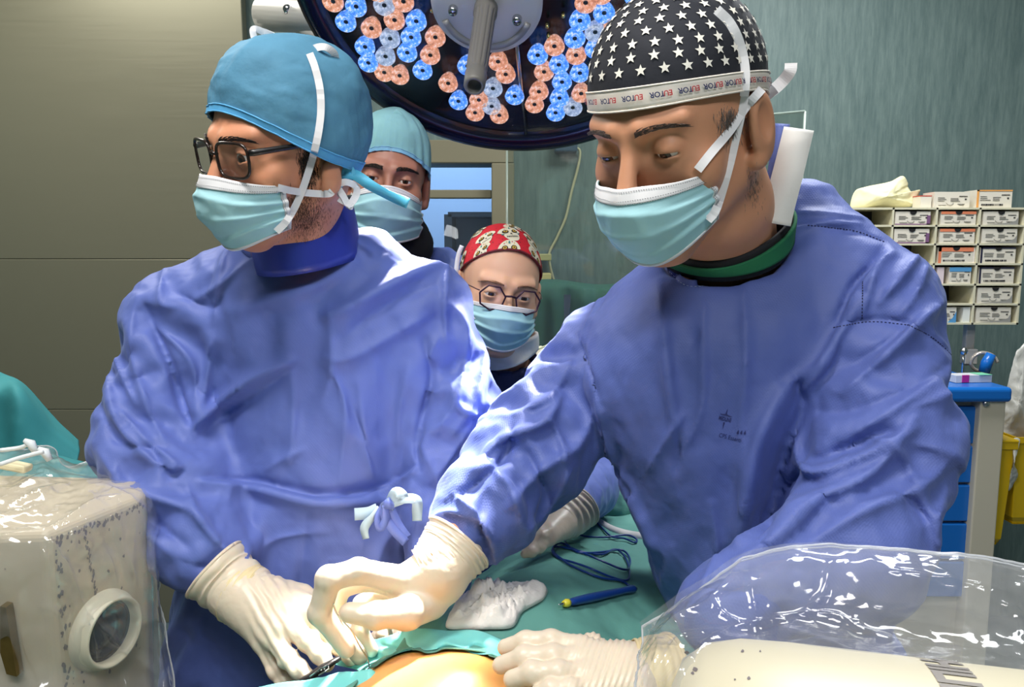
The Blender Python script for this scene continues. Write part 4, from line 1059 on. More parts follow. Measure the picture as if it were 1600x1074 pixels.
q = spline([P(x, y, Y) for x, y, Y in ((1192, 148, .86), (1206, 142, .88), (1222, 128, .88), (1234, 112, .87), (1236, 99, .87))], 20); ribbon(b, q, .013, .001)
q = spline([P(x, y, Y) for x, y, Y in ((1176, 150, .845), (1188, 145, .85), (1198, 143, .86), (1206, 152, .87))], 20); ribbon(b, q, .016, .001)
b.build('mask_tie', MASKW, maskB, smooth=False)
stubble(Surf((Vw2, Qh2)), MB_, PB, lambda u, v: (1122+40*u, 168+50*v), 420, HAIRG, .008, seed=5, name='sideburn')
stubble(Surf((Vw2, Qh2)), MB_, PB, lambda u, v: (1165+25*u+0*v, 265+60*v), 110, HAIRG, .005, seed=6, name='nape_hair', r=.00016)
# green and black shirt collar
STR = mat('green_knit', lin(24, 104, 66), .85, bump=(300, .4, .001)); 
for nm, off_, col_, hh in (('shirt_collar', 0, BLKCLOTH, .036), ('shirt_collar', .004, STR, .020)):
    qb = P(1134, 378, .955); M4 = Matrix.Translation(Vector(qb.tolist())) @ Euler((math.radians(24), math.radians(-14), 0)).to_matrix().to_4x4() @ Matrix.Translation((0, 0, -.012+off_*2))
    o = collar_band(PB, nm, M4, .078+off_, .078+off_, hh, col_, th=.004, top=lambda t: .010*math.cos(t-.5)); o['label'] = 'black knitted collar' if col_ is BLKCLOTH else 'green collar stripe'
# gown collar, tape and seams
b = MB(); q = SGB.line([(1040, 408), (1050, 428), (1075, 445), (1110, 440), (1145, 418), (1180, 380), (1205, 330), (1214, 280)], .002, 50); ribbon(b, q, .012, .0012); b.build('neck_binding', NB, gB)
stitch_line(SGB, [(1046, 425), (1072, 446), (1110, 444), (1148, 420), (1184, 380)], gB, LST, off=.0045)
b = MB(); q = spline([P(x, y, Y) for x, y, Y in ((1222, 196, .94), (1216, 235, .93), (1209, 280, .92), (1200, 320, .91))], 20); ribbon(b, q, .017, .004); b.build('gown_collar', GOWN_R, gB)
b = MB(); q = spline([P(x, y, Y) for x, y, Y in ((1248, 202, .925), (1240, 235, .915), (1230, 275, .90), (1218, 320, .885), (1211, 350, .88))], 20); ribbon(b, q, .034, .0015); b.build('white_fastening_tape', WHITE, gB)
for pts in ([(1262, 352), (1300, 356), (1340, 362), (1382, 378)], [(1302, 512), (1360, 503), (1420, 508)], [(1420, 508), (1460, 530), (1498, 566)], [(1348, 440), (1347, 500)]): stitch_line(SGB, pts, gB, DST, .002, .002, .0006, .0005)
# printed maker's mark on the chest
PRN = mat('gown_print', lin(38, 46, 104), .7)
def project_decal(V2, F, org, ux, uy, surf, mb, off=.0006, m=0):
    out = []
    for x, y in V2: 
        p = surf.hit(org[0]+ux[0]*x+uy[0]*y, org[1]+ux[1]*x+uy[1]*y, off, .86); out.append(p)
    mb.add(out, F, m)
b = MB(); an = math.radians(14); cx_, sx_ = math.cos(an), math.sin(an)
ux, uy = np.array((cx_, sx_)), np.array((sx_*1.0, -cx_))
Vt, Ft = text_mesh('MEDLINE', 1, .03); w_ = 4.4
project_decal([(x*4.9, (y-.35)*8.5) for x, y, z in Vt], Ft, (1133, 655), ux, uy, SGB, b)
def poly(pts, o_): project_decal(pts, [tuple(range(len(pts)))], o_, ux, uy, SGB, b)
poly([(-11, 5.5), (-2, 7.5), (-1.2, 8.5), (0, 17), (1.2, 8.5), (2, 7.5), (11, 5.5)], (1133, 655)); poly([(-1.4, -5.5), (0, -17), (1.4, -5.5)], (1133, 655))
for k in range(3):
    c = (1153+5.5*k, 676+.3*k); pts = [(0, 4.2)]+[(1.9*math.sin(a), -1.0-1.9*math.cos(a)+0) for a in np.linspace(-2.2, 2.2, 9)][::-1]; poly(pts, c)
Vt, Ft = text_mesh('CPS Essenti', 1, .0); project_decal([(x*7.6, (y-.35)*9.5) for x, y, z in Vt], Ft, (1141, 684), ux, uy, SGB, b)
merge(gB, b.build('chest_print', PRN, gB, smooth=False))
trousers_and_shoes(PB, .40, 1.12)
# ================================================================== gloved hands
def PP(L): return [P(x, y, Y) for x, y, Y in L]
CUFFY = mat('cuff_cream', lin(226, 206, 160), .45, bump=(140, .2, .001))
# surgeon on the right: pinching hand over the field
fing = [
 (PP([(618, 905, .82), (560, 893, .800), (514, 905, .785), (500, 958, .785), (541, 1014, .79)]), [.0155, .0135, .0135, .0122, .0100]),
 (PP([(625, 915, .85), (575, 905, .845), (530, 918, .835), (517, 972, .828), (562, 1026, .822)]), [.0150, .0128, .0124, .0112, .0096]),
 (PP([(640, 930, .87), (596, 928, .875), (566, 945, .872), (562, 985, .862), (580, 1016, .855)]), [.0125, .0108, .0104, .0096, .0084]),
 (PP([(655, 945, .885), (622, 952, .90), (600, 968, .90), (600, 992, .89), (612, 1008, .885)]), [.0115, .0098, .0094, .0086, .0078]),
 (PP([(672, 940, .83), (636, 958, .800), (588, 962, .785), (545, 958, .782)]), [.021, .0175, .0140, .0108])]
palm = [(P(690, 890, .84), P(628, 912, .83), .030, .020), (P(690, 892, .84), P(632, 925, .86), .026, .016), (P(688, 905, .85), P(650, 945, .875), .024, .014), (P(685, 915, .84), P(660, 940, .83), .024, .019), (P(715, 865, .85), P(690, 892, .84), .029, .028)]
hB1, Vh1, Qh1 = hand('glove', PB, fing, palm, wr=.0005); hB1['label'] = 'cream latex glove, finger and thumb pinching a suture'
b = MB(); cuff(b, PP([(662, 896, .84), (682, 884, .845), (700, 868, .855), (716, 848, .865)])[::-1], [.0430, .0400, .035, .029], seed=3, wr=.0022, freq=70, n=60); b.build('glove_cuff', GLOVE, hB1)
# his other hand, flat on the patient
fing = [
 (PP([(906, 1013, .70), (862, 1003, .705), (822, 1004, .71), (790, 1012, .715)]), [.0115, .0105, .0100, .0082]),
 (PP([(912, 1034, .685), (864, 1027, .685), (820, 1028, .690), (783, 1040, .695)]), [.0120, .0112, .0106, .0086]),
 (PP([(920, 1056, .67), (872, 1052, .665), (832, 1052, .668), (800, 1062, .672)]), [.0118, .0108, .0102, .0084]),
 (PP([(930, 1078, .655), (892, 1079, .648), (862, 1078, .650), (838, 1086, .652)]), [.0105, .0095, .0090, .0076]),
 (PP([(955, 1030, .715), (925, 1010, .735), (890, 1016, .745), (868, 1030, .748)]), [.0135, .0115, .010, .0085])]
palm = [(P(985, 1052, .685), P(910, 1020, .698), .024, .015), (P(985, 1060, .68), P(915, 1040, .685), .024, .015), (P(985, 1075, .67), P(922, 1060, .668), .022, .014), (P(990, 1080, .665), P(934, 1080, .655), .020, .013), (P(1000, 1050, .695), P(955, 1030, .712), .02, .016), (P(1010, 1062, .69), P(975, 1055, .69), .028, .026)]
def creases(V, N):
    px, py = proj(V); m = np.exp(-((px-950)/45)**2); return V-N*(.0010*m*np.sin((px+ (py-1040)*.35)*.62+1.5*pn(V*60)))[:, None]
hB2, _, _ = hand('glove', PB, fing, palm, wr=.0004, extra=creases); hB2['label'] = 'cream latex glove resting flat on the patient'
b = MB(); cuff(b, PP([(1040, 1062, .695), (1012, 1060, .69), (985, 1056, .69)]), [.041, .038, .033], seed=5, wr=.001, freq=40); b.build('glove_cuff', CUFFY, hB2)
# surgeon on the left: hand holding the needle driver
fing = [
 (PP([(478, 952, .90), (508, 985, .88), (530, 1010, .865), (548, 1030, .85)]), [.0130, .0112, .0104, .0084]),
 (PP([(452, 978, .88), (482, 1003, .862), (500, 1022, .852), (511, 1038, .845)]), [.0132, .0115, .0108, .0090]),
 (PP([(428, 998, .87), (450, 1030, .85), (466, 1046, .842), (482, 1058, .838)]), [.0125, .0112, .0104, .0084]),
 (PP([(412, 1006, .88), (432, 1046, .87), (446, 1066, .865), (460, 1080, .86)]), [.0108, .0098, .0090, .0076]),
 (PP([(470, 935, .935), (505, 955, .93), (535, 985, .915), (556, 1010, .90)]), [.0150, .0128, .0112, .0090])]
palm = [(P(372, 925, .93), P(474, 952, .905), .030, .018), (P(372, 925, .93), P(450, 975, .885), .031, .018), (P(372, 930, .93), P(430, 990, .875), .029, .017), (P(372, 935, .93), P(412, 1000, .885), .027, .015), (P(400, 925, .94), P(470, 935, .935), .024, .018)]
def creasesA(V, N):
    px, py = proj(V); m = np.exp(-((px-425)/32)**2); return V-N*(.0012*m*np.sin((px*.85-(py-960)*.5)*.42+1.5*pn(V*50)))[:, None]
hA1, _, _ = hand('glove', PA, fing, palm, wr=.0006, extra=creasesA); hA1['label'] = 'cream latex glove holding a black instrument'
b = MB(); cuff(b, PP([(336, 890, .95), (358, 910, .945), (388, 932, .93), (412, 945, .92)]), [.0445, .0405, .037, .034], seed=8, wr=.0022, freq=30, n=60); o = b.build('glove_cuff', GLOVE, hA1)
b = MB(); cuff(b, PP([(372, 925, .935), (382, 930, .932), (388, 933, .931)]), [.0388, .0392, .0388], seed=8.4, wr=.0014, freq=20, n=60, lip=.0012); b.build('cuff_fold', CUFFY, hA1)
# his other hand beyond the patient
fing = [
 (PP([(658, 962, .97), (630, 975, .955), (608, 984, .945), (588, 996, .94)]), [.0120, .0108, .0102, .0084]),
 (PP([(668, 972, .96), (645, 984, .945), (625, 994, .937), (606, 1006, .93)]), [.0120, .0108, .0102, .0084]),
 (PP([(680, 978, .955), (664, 990, .945), (650, 1000, .94), (636, 1010, .935)]), [.0115, .0104, .0096, .0080]),
 (PP([(694, 980, .955), (682, 992, .95), (674, 1002, .945), (664, 1010, .94)]), [.0105, .0092, .0086, .0072]),
 (PP([(665, 950, .99), (640, 962, .985), (622, 976, .98)]), [.014, .012, .010])]
palm = [(P(692, 925, 1.0), P(660, 962, .972), .027, .017), (P(692, 925, 1.0), P(670, 970, .962), .027, .016), (P(692, 925, 1.0), P(692, 975, .958), .025, .014), (P(690, 915, 1.01), P(690, 935, .99), .028, .028)]
hA2, _, _ = hand('glove', PA, fing, palm, wr=.0008); hA2['label'] = 'cream latex glove reaching in from behind'
b = MB(); cuff(b, PP([(686, 890, 1.02), (689, 912, 1.01), (692, 935, .995)]), [.040, .038, .034], seed=9, wr=.002, freq=30); b.build('glove_cuff', GLOVE, hA2)
# ================================================================== patient, drapes and table
# patient lying along the table; only the painted skin shows
ax0, ax1 = np.array((-.12, .45)), np.array((.22, 1.45))
def skin_sdf(X):
    d = s_ell(X, P(700, 1120, .74)-np.array((0, 0, .035)), (.115, .13, .085))
    d = smin(d, s_sph(X, P(752, 1078, .73)-np.array((0, 0, .055)), .068), .03)
    d = smin(d, s_sph(X, P(640, 1052, .80)-np.array((0, 0, .055)), .062), .03)
    d = smin(d, s_cone(X, P(600, 1075, .78)-np.array((0, 0, .06)), P(500, 1140, .72)-np.array((0, 0, .06)), .055, .07), .04)
    d = smax(d, -s_ell(X, P(677, 1021, .80), (.011, .010, .009)), .006)
    for a, c, r0, r1 in (((-.08, .60, .96), (-.10, .20, .97), .10, .12), ((-.10, .20, .97), (-.12, -.02, 1.0), .11, .05), ((-.12, -.02, 1.0), (-.12, -.14, 1.03), .055, .10),
                         ((-.08, .60, .94), (.05, 1.0, .93), .10, .08), ((.05, 1.0, .93), (.19, 1.42, .93), .07, .05)): d = smin(d, s_cone(X, a, c, r0, r1), .05)
    return d
IOD = mat('painted_skin', lin(238, 170, 96), .38, 0, .5, bump=(90, .25, .001), var=(18, .12), Subsurface_Weight=.2, Subsurface_Scale=.01)
IOD.node_tree.nodes['Principled BSDF'].inputs['Subsurface Radius'].default_value = (1, .4, .15)
V, Q = nets(skin_sdf, (-.32, -.26, .80), (.30, 1.52, 1.2), .0075); V, Q = subdiv(V, Q, 1)
pat = empty('person', (-.05, .6, .86), 'patient lying under green drapes with a patch of orange painted skin showing', 'person')
mesh('body', V, Q, IOD, pat)
PATS = Surf((V, Q))
# operating table
tb = empty('operating_table', (0, .65, 0), 'operating table hidden under the green drapes', 'table')
def rot2(p, c, a): return c+np.array([[math.cos(a), -math.sin(a)], [math.sin(a), math.cos(a)]])@(p-c)
cdir = (ax1-ax0)/np.linalg.norm(ax1-ax0); ang = math.atan2(cdir[0], cdir[1]); Rz = np.array(Matrix.Rotation(-ang, 3, 'Z'))
tc_ = np.array((.02, .66))
b = MB(); b.box((tc_[0], tc_[1], .82), (.38, 1.68, .07), 0, Rz); b.build('mattress', mat('mattress_black', lin(30, 30, 34), .5), tb, smooth=False, bevel=.015)
b = MB(); b.box((tc_[0], tc_[1], .765), (.36, 1.66, .04), 0, Rz); b.build('table_frame', STEEL, tb, smooth=False, bevel=.004)
b = MB(); b.box((tc_[0], tc_[1]-.05, .42), (.2, .26, .66), 0, Rz); b.build('column', STEEL, tb, smooth=False, bevel=.01)
b = MB(); b.box((tc_[0], tc_[1]-.05, .05), (.44, .9, .1), 0, Rz); b.build('base', GREYP, tb, smooth=False, bevel=.02)
# large green drape: follows the body below, hangs over both sides
def drape_grid():
    hw = .34; nu, nv = 150, 230; S_ = np.linspace(-1, 1, nu); T_ = np.linspace(-.28, 1.02, nv)
    G = np.zeros((nu, nv, 3))
    for i, s in enumerate(S_):
        for j, t in enumerate(T_):
            c = np.array((.02, .66))+cdir*((t-.37)*1.55); n = np.array((cdir[1], -cdir[0]))
            over = max(0, abs(s)-.70)/.30
            lat = math.copysign(min(abs(s), .70)/.70*.205+.040*(1-math.exp(-over*6)), s)
            z = 1.005-.50*over*(1 if over > 0 else 0)-.02*(1-math.exp(-over*5))
            G[i, j] = (c[0]+n[0]*lat, c[1]+n[1]*lat, z)
    x, y = G[..., 0], G[..., 1]; over = np.clip(np.abs(S_)-.70, 0, 1)[:, None]/.30
    flat = 1-np.clip(over*3, 0, 1)
    # lift of the body beneath, ridge towards the back
    def bump(cx, cy, rx, ry, h, a=0): 
        ca, sa = math.cos(a), math.sin(a); dx, dy = x-cx, y-cy; u = (dx*ca+dy*sa)/rx; v = (-dx*sa+dy*ca)/ry; return h*np.exp(-(u*u+v*v))
    G[..., 2] += flat*(bump(.05, 1.02, .10, .20, .055, -.3)+bump(-.08, .62, .16, .22, .055)+bump(.0, .85, .14, .14, .03)+bump(-.1, .25, .16, .3, .08)+bump(-.12, -.1, .12, .14, .11))
    q = np.stack([x, y, G[..., 2]*.6], -1)
    cr = crumple(q, (5, 5, 5), .017, 3, 12.0)+crumple(q, (13, 13, 13), .0060, 3, 4.0)
    G[..., 2] += cr*(flat*.9+.2); n = np.array((cdir[1], -cdir[0]))
    side = np.sign(S_)[:, None]*(1-flat)*(.016*np.sin(T_*34)[None, :]+.014*np.sin(T_*17+1.3)[None, :]+cr*1.2)
    G[..., 0] += n[0]*side; G[..., 1] += n[1]*side
    return G
G = drape_grid()
PX, PY = proj(G)
# window over the operated area: the sheet stops where the skin is bare
def inside_window(px, py): return ((px-690)/150.)**2+((py-1100)/84.)**2 < 1
b = MB(); nu, nv = G.shape[:2]; W_ = inside_window(PX, PY) & (G[..., 1] < .9) & (G[..., 1] > .60)
lift = PATS
# lay the sheet on the body
dn = Vector((0, 0, -1))
for i in range(nu):
    for j in range(nv):
        h = PATS.t[0].ray_cast(Vector((G[i, j, 0], G[i, j, 1], 1.4)), dn)
        if h[0] is not None and G[i, j, 2] < h[0].z+.005: G[i, j, 2] = h[0].z+.005
F = [(i*nv+j, (i+1)*nv+j, (i+1)*nv+j+1, i*nv+j+1) for i in range(nu-1) for j in range(nv-1) if not (W_[i, j] and W_[i+1, j] and W_[i, j+1] and W_[i+1, j+1])]
DR = mat('sheet_green', lin(96, 152, 142), .7, 0, .3, bump=(240, .35, .0008), var=(8, .10))
dr = mesh('surgical_drape', G.reshape(-1, 3), F, DR); sm = dr.modifiers.new('sub', 'SUBSURF'); sm.levels = 1; sm.render_levels = 1
so = dr.modifiers.new('thick', 'SOLIDIFY'); so.thickness = .0015
tag(dr, 'large creased green sheet covering the patient and the table', 'drape')
DRS = Surf((G.reshape(-1, 3), F))
# turquoise incise sheet edge round the skin
TQ = mat('sheet_turquoise', lin(120, 206, 204), .5, 0, .4, bump=(120, .3, .001))
b = MB(); Gt = []
for t in np.linspace(0, 1, 60):
    a = math.radians(150-146*t); row = []
    for k, e in enumerate((1.0, 1.07, 1.16, 1.27, 1.4)):
        px, py = 690+140*e*math.cos(a)*(1+.04*math.sin(9*t)), 1096-(80+ (e-1)*80)*math.sin(a)
        c_ = Vector((0, 0, CZ)); d_ = Vector(P(px, py, 1.0))-c_; d_.normalize(); best = None
        for tr_ in (PATS.t[0], DRS.t[0]):
            h = tr_.ray_cast(c_, d_)
            if h[0] is not None and (best is None or h[3] < best): best = h[3]
        p = np.array(c_+d_*((best or 1.0)-.004)); p[2] += .002+.002*math.sin(t*31+k)
        row.append(p)
    Gt.append(row)
b.grid(np.array(Gt), 0, .001); o = b.build('incise_sheet', TQ); tag(o, 'turquoise sheet edging the orange skin below the surgeons\' hands', 'drape'); o.modifiers.new('s', 'SUBSURF').render_levels = 1
# turquoise fold at the bottom left of the field
def heap(name, label, cat, base, R, h, col, seed, hole=0): pass
b = MB(); gg = []
for t in np.linspace(0, 1, 50):
    row = []
    for s in np.linspace(0, 1, 26):
        px = 340+260*t; top = np.interp(px, [340, 420, 480, 540, 580, 610], [1086, 1068, 1058, 1046, 1042, 1076]); py = top+s*(1140-top); Y = .80-.06*s+.02*math.sin(t*5)
        p = P(px, py, Y); p[2] += -.004+.010*abs(math.sin(t*6+s*2))*s; row.append(p)
    gg.append(row)
gg = np.array(gg); gg += np.stack([0*gg[..., 0], 0*gg[..., 0], crumple(gg, (16, 16, 16), .006, 2, 3.)], -1)
b.grid(gg, 0, .0015); o = b.build('towel_drape', TQ); tag(o, 'turquoise drape fold in front of the left surgeon, under the black instrument', 'drape')
# second turquoise/green pile at the far end
def cloth_lump(name, label, ctr, rad, col, seed, cat='drape', amp=.012, f=14, zfl=None):
    V, Q = nets(lambda X: smin(s_ell(X, ctr, rad), s_ell(X, np.array(ctr)+np.array((rad[0]*.5, rad[1]*.3, -rad[2]*.35)), np.array(rad)*.8), .03), np.array(ctr)-np.array(rad)*1.6-.03, np.array(ctr)+np.array(rad)*1.6+.03, .006)
    N = vnormals(V, Q); V = V+N*(crumple(V, (f, f, f*.7), amp, 3, seed)+crumple(V, (f*2.4,)*3, amp*.3, 2, seed))[:, None]
    if zfl is not None: V[:, 2] = np.maximum(V[:, 2], zfl)
    o = mesh(name, V, Q, col); tag(o, label, cat); return o, V, Q
cloth_lump('green_cloth_bundle', 'bundled green cloth at the far end of the table, between the two surgeons', P(950, 790, 1.46), (.10, .07, .058), DR, 3.3)
# gauze
GZ = mat('gauze', lin(226, 220, 214), .85, bump=(420, .6, .0008))
def gauze():
    out = [(697, 985), (706, 958), (722, 940), (752, 935), (760, 918), (800, 922), (852, 922), (850, 940), (826, 955), (815, 963), (800, 985), (760, 988), (730, 988)]
    n = 40; C_ = np.array([770, 955.]); R_ = spline(out, 96, closed=True)[:, :2]; gg = []
    for k in range(96):
        row = []
        for r in np.linspace(0.02, 1, 26): 
            q = C_+(R_[k]-C_)*r; h = DRS.hit(q[0], q[1], .0, .95); row.append(h)
        gg.append(row)
    gg = np.array(gg); ctr = gg[:, 0].mean(0); gg = ctr+(gg-ctr)*1.0
    rr = np.linspace(0.02, 1, 26)[None, :]
    gg[..., 2] += .012*np.sqrt(np.clip(1-rr**3, 0, 1))+.003+np.abs(crumple(gg*np.array((1, 1, .3)), (30, 30, 30), .030, 4, 8., gain=.55))*(1-rr**6)
    b = MB(); b.grid(gg, 0, .001, closeu=True); return b.build('gauze_swab', GZ)
tag(gauze(), 'crumpled white gauze swab lying on the green sheet beside the gloved hand', 'gauze')
# electrosurgical pencil with its lead
pen = empty('electrosurgical_pencil', DRS.hit(930, 936, 0, .98), 'dark blue surgical pencil with yellow tip and looped lead', 'pencil')
BLU = mat('pencil_blue', lin(20, 56, 128), .3); 
a_, c_ = DRS.hit(888, 947, .006, .95), DRS.hit(990, 924, .008, 1.0); a_ = a_+np.array((0, 0, .004)); c_ = c_+np.array((0, 0, .004))
for _ in range(1):
    for t in (.3, .5, .7):
        m_ = a_+(c_-a_)*t; h = DRS.t[0].ray_cast(Vector((m_[0], m_[1], 1.4)), dn)
        if h[0] is not None and m_[2] < h[0].z+.004: a_[2] += h[0].z+.004-m_[2]; c_[2] += h[0].z+.004-m_[2]
b = MB(); b.tube([a_+(c_-a_)*t for t in (0, .08, .3, .6, .85, .97, 1)], [.0042, .0058, .0068, .0062, .0052, .0066, .0058], 14, flat=.8); b.build('pencil_body', BLU, pen)
b = MB(); d_ = (a_-c_)/np.linalg.norm(a_-c_); b.tube([a_, a_+d_*.004, a_+d_*.010], [.0048, .0052, .0036], 12); b.build('yellow_nozzle', mat('yellow_pl', lin(214, 204, 60), .4), pen)
b = MB(); b.tube([a_+d_*.009, a_+d_*.013, a_+d_*.021], [.0022, .0014, .0006], 8); b.build('blade_tip', STEEL, pen)
b = MB(); m_ = pull(a_+(c_-a_)*.36, .0062); b.tube([m_, pull(m_, .0014)], [.0030, .0026], 14); b.build('button', mat('button_grey', lin(150, 150, 160), .4), pen)
pts = [(990, 923), (972, 912), (940, 908), (905, 893), (880, 878), (866, 868), (868, 858), (900, 862), (940, 870), (962, 862), (980, 880), (982, 908), (955, 906), (920, 892), (890, 880), (868, 872), (863, 862), (875, 852), (893, 858), (935, 878), (975, 895), (984, 886), (983, 872), (970, 863), (940, 867), (905, 866), (885, 852), (880, 840), (892, 834), (915, 840), (945, 843), (980, 840), (995, 846), (990, 850), (975, 845), (955, 842), (940, 826), (925, 812), (905, 806)]
q = spline(pts, 300)[:, :2]; out = []; rr = random.Random(4)
for i, (x, y) in enumerate(q):
    h = DRS.hit(x, y, .0022, 1.1); out.append(h+np.array((0, 0, .0012+.003*abs(math.sin(i*.11)))))
out = np.array(out); 
for _ in range(3): out[1:-1] = (out[:-2]+out[1:-1]*2+out[2:])/4
b = MB(); b.tube(out, .0016, 8); b.build('lead', BLU, pen)
# pale strip of tape on the sheet
b = MB(); ribbon(b, [h for h in DRS.line([(930, 812), (950, 826), (975, 836), (1004, 842)], .003, 16, 1.2)], lambda t: .014+.006*t, .0008); o = b.build('adhesive_strip', WHITE); tag(o, 'pale adhesive strip stuck on the green sheet beside the looped blue lead', 'tape')
# suture and needle, instrument
b = MB(); tipz = P(566, 1032, .80)
b.tube(spline(PP([(520, 942, .78), (528, 962, .782), (548, 985, .785), (562, 1010, .79), (574, 1030, .795), (577, 1050, .79), (573, 1062, .785)]), 40), .0009, 8)
o = b.build('curved_needle', STEEL); tag(o, 'fine curved needle held between the gloved finger and thumb over the skin', 'needle')
nd = empty('needle_driver', P(500, 1050, .83), 'black surgical instrument held in the left surgeon\'s gloved fingers', 'instrument')
b = MB(); b.tube(PP([(440, 1092, .82), (470, 1068, .825), (505, 1044, .83), (532, 1028, .835)]), [.0062, .0065, .006, .004], 10, flat=.7); b.build('shank', BLACK, nd)
b = MB(); b.tube(PP([(484, 1058, .815), (500, 1046, .818), (513, 1040, .82), (514, 1046, .817), (498, 1056, .813)]), .0011, 8); b.build('clip', STEEL, nd)
b = MB()
for k in range(3): c_ = P(497+5*k, 1049-1.5*k, .822); b.tube([c_, pull(c_, .0012)], .0010, 8)
b.build('dots', WHITE, nd)
# ================================================================== surgical lamp
Lc = P(800, -30, 1.42); Ln = Vector((-.06, -.62, -.78)).normalized()   # faces down and forwards
Lx = Vector((1, .02, 0)).cross(Ln).normalized(); Ly = Ln.cross(Lx).normalized()
# local frame: z = Ln (towards the field), x = Ly-ish
ex = Vector((1, 0, 0)); ex = (ex-Ln*ex.dot(Ln)).normalized(); ey = Ln.cross(ex).normalized()
ML = Matrix(((ex.x, ey.x, Ln.x, Lc[0]), (ex.y, ey.y, Ln.y, Lc[1]), (ex.z, ey.z, Ln.z, Lc[2]), (0, 0, 0, 1)))
LR = .385
def plane_hit(px, py, h=0.0):
    o = Vector((0, 0, CZ)); d = Vector(P(px, py, 1.0))-o; c = Vector(Lc.tolist())+Ln*h; t = (c-o).dot(Ln)/d.dot(Ln); return ML.inverted() @ (o+d*t)
lamp = empty('surgical_lamp', Lc, 'large round surgical lamp head with blue and amber lenses above the surgeons', 'lamp')
NVY = mat('lamp_rim', lin(14, 18, 52), .18); DKG = bpy.data.materials.new('lamp_mirror'); DKG = mat('lamp_mirror', lin(60, 62, 70), .22, 1.0)
b = MB(); b.lathe([(0, -.09), (.20, -.088), (LR-.03, -.06), (LR+.004, -.03), (LR+.010, 0), (LR+.008, .014), (LR-.004, .020), (LR-.022, .016), (LR-.030, .008), (LR-.034, .0)], ML, 96); b.build('housing', NVY, lamp)
b = MB(); b.lathe([(0, .0), (LR-.03, .0)], ML, 96); b.build('mirror_plate', DKG, lamp)
b = MB(); b.lathe([(.10, .046), (.2, .045), (LR-.08, .036), (LR-.028, .014)], ML, 96); b.build('cover_glass', clear_mat('cover_glass', .01, .03, (.95, .96, 1, 1), .35), lamp)
LB = mat('lens_blue', lin(90, 170, 255), .08, .0, .8, Transmission_Weight=.35, Coat_Weight=.6); LA = mat('lens_amber', lin(236, 180, 140), .08, .0, .8, Transmission_Weight=.35, Coat_Weight=.6); LW = mat('lens_clear', lin(190, 205, 220), .06, .0, .8, Transmission_Weight=.55, Coat_Weight=.6)
def lens_bump_glints(m, e, col):
    nt = m.node_tree; bs = nt.nodes['Principled BSDF']; tc = nt.nodes.new('ShaderNodeTexCoord'); v = nt.nodes.new('ShaderNodeTexVoronoi'); v.inputs['Scale'].default_value = 190; v.feature = 'DISTANCE_TO_EDGE'
    bp = nt.nodes.new('ShaderNodeBump'); bp.inputs['Strength'].default_value = .8; bp.inputs['Distance'].default_value = .003
    nt.links.new(tc.outputs['Object'], v.inputs['Vector']); nt.links.new(v.outputs['Distance'], bp.inputs['Height']); nt.links.new(bp.outputs[0], bs.inputs['Normal'])
    n = nt.nodes.new('ShaderNodeTexNoise'); n.inputs['Scale'].default_value = 130; n.inputs['Detail'].default_value = 4; n.inputs['Roughness'].default_value = .8
    r = nt.nodes.new('ShaderNodeValToRGB'); r.color_ramp.elements[0].position = .36; r.color_ramp.elements[0].color = tuple(c*.04 for c in col[:3])+(1,); r.color_ramp.elements[1].position = .60; r.color_ramp.elements[1].color = (1, 1, 1, 1)  # glassy glints painted into the glow as white, tinted and dark mottling
    k = r.color_ramp.elements.new(.52); k.color = col
    nt.links.new(tc.outputs['Object'], n.inputs['Vector']); nt.links.new(n.outputs[0], r.inputs[0]); nt.links.new(r.outputs[0], bs.inputs['Emission Color']); bs.inputs['Emission Strength'].default_value = e
lens_bump_glints(LB, .72, lin(90, 165, 255)); lens_bump_glints(LA, .55, lin(240, 170, 130)); lens_bump_glints(LW, .45, lin(170, 190, 220))
LDOT = mat('lens_core', lin(60, 80, 84), .3)
protos = {}
def lens(kind, at):
    if kind not in protos:
        b = MB(); I4 = Matrix.Identity(4)
        b.lathe([(.004, .0), (.010, .004), (.0165, .016), (.0195, .027), (.0200, .030), (.0185, .033), (.0150, .0335), (.0095, .0315), (.0045, .0275)], I4, 28, 0)
        b.lathe([(.0045, .0275), (.003, .0255), (.0, .025)], I4, 16, 1)
        o = b.build('lens_module', [{'b': LB, 'a': LA, 'w': LW}[kind], LDOT], lamp); protos[kind] = o
        for v_ in o.data.vertices: v_.co *= .98
    else:
        o = protos[kind].copy(); COL.objects.link(o)
    o.parent = lamp; o.matrix_parent_inverse = lamp.matrix_basis.inverted(); o.matrix_basis = ML @ Matrix.Translation(Vector(at))
    return o
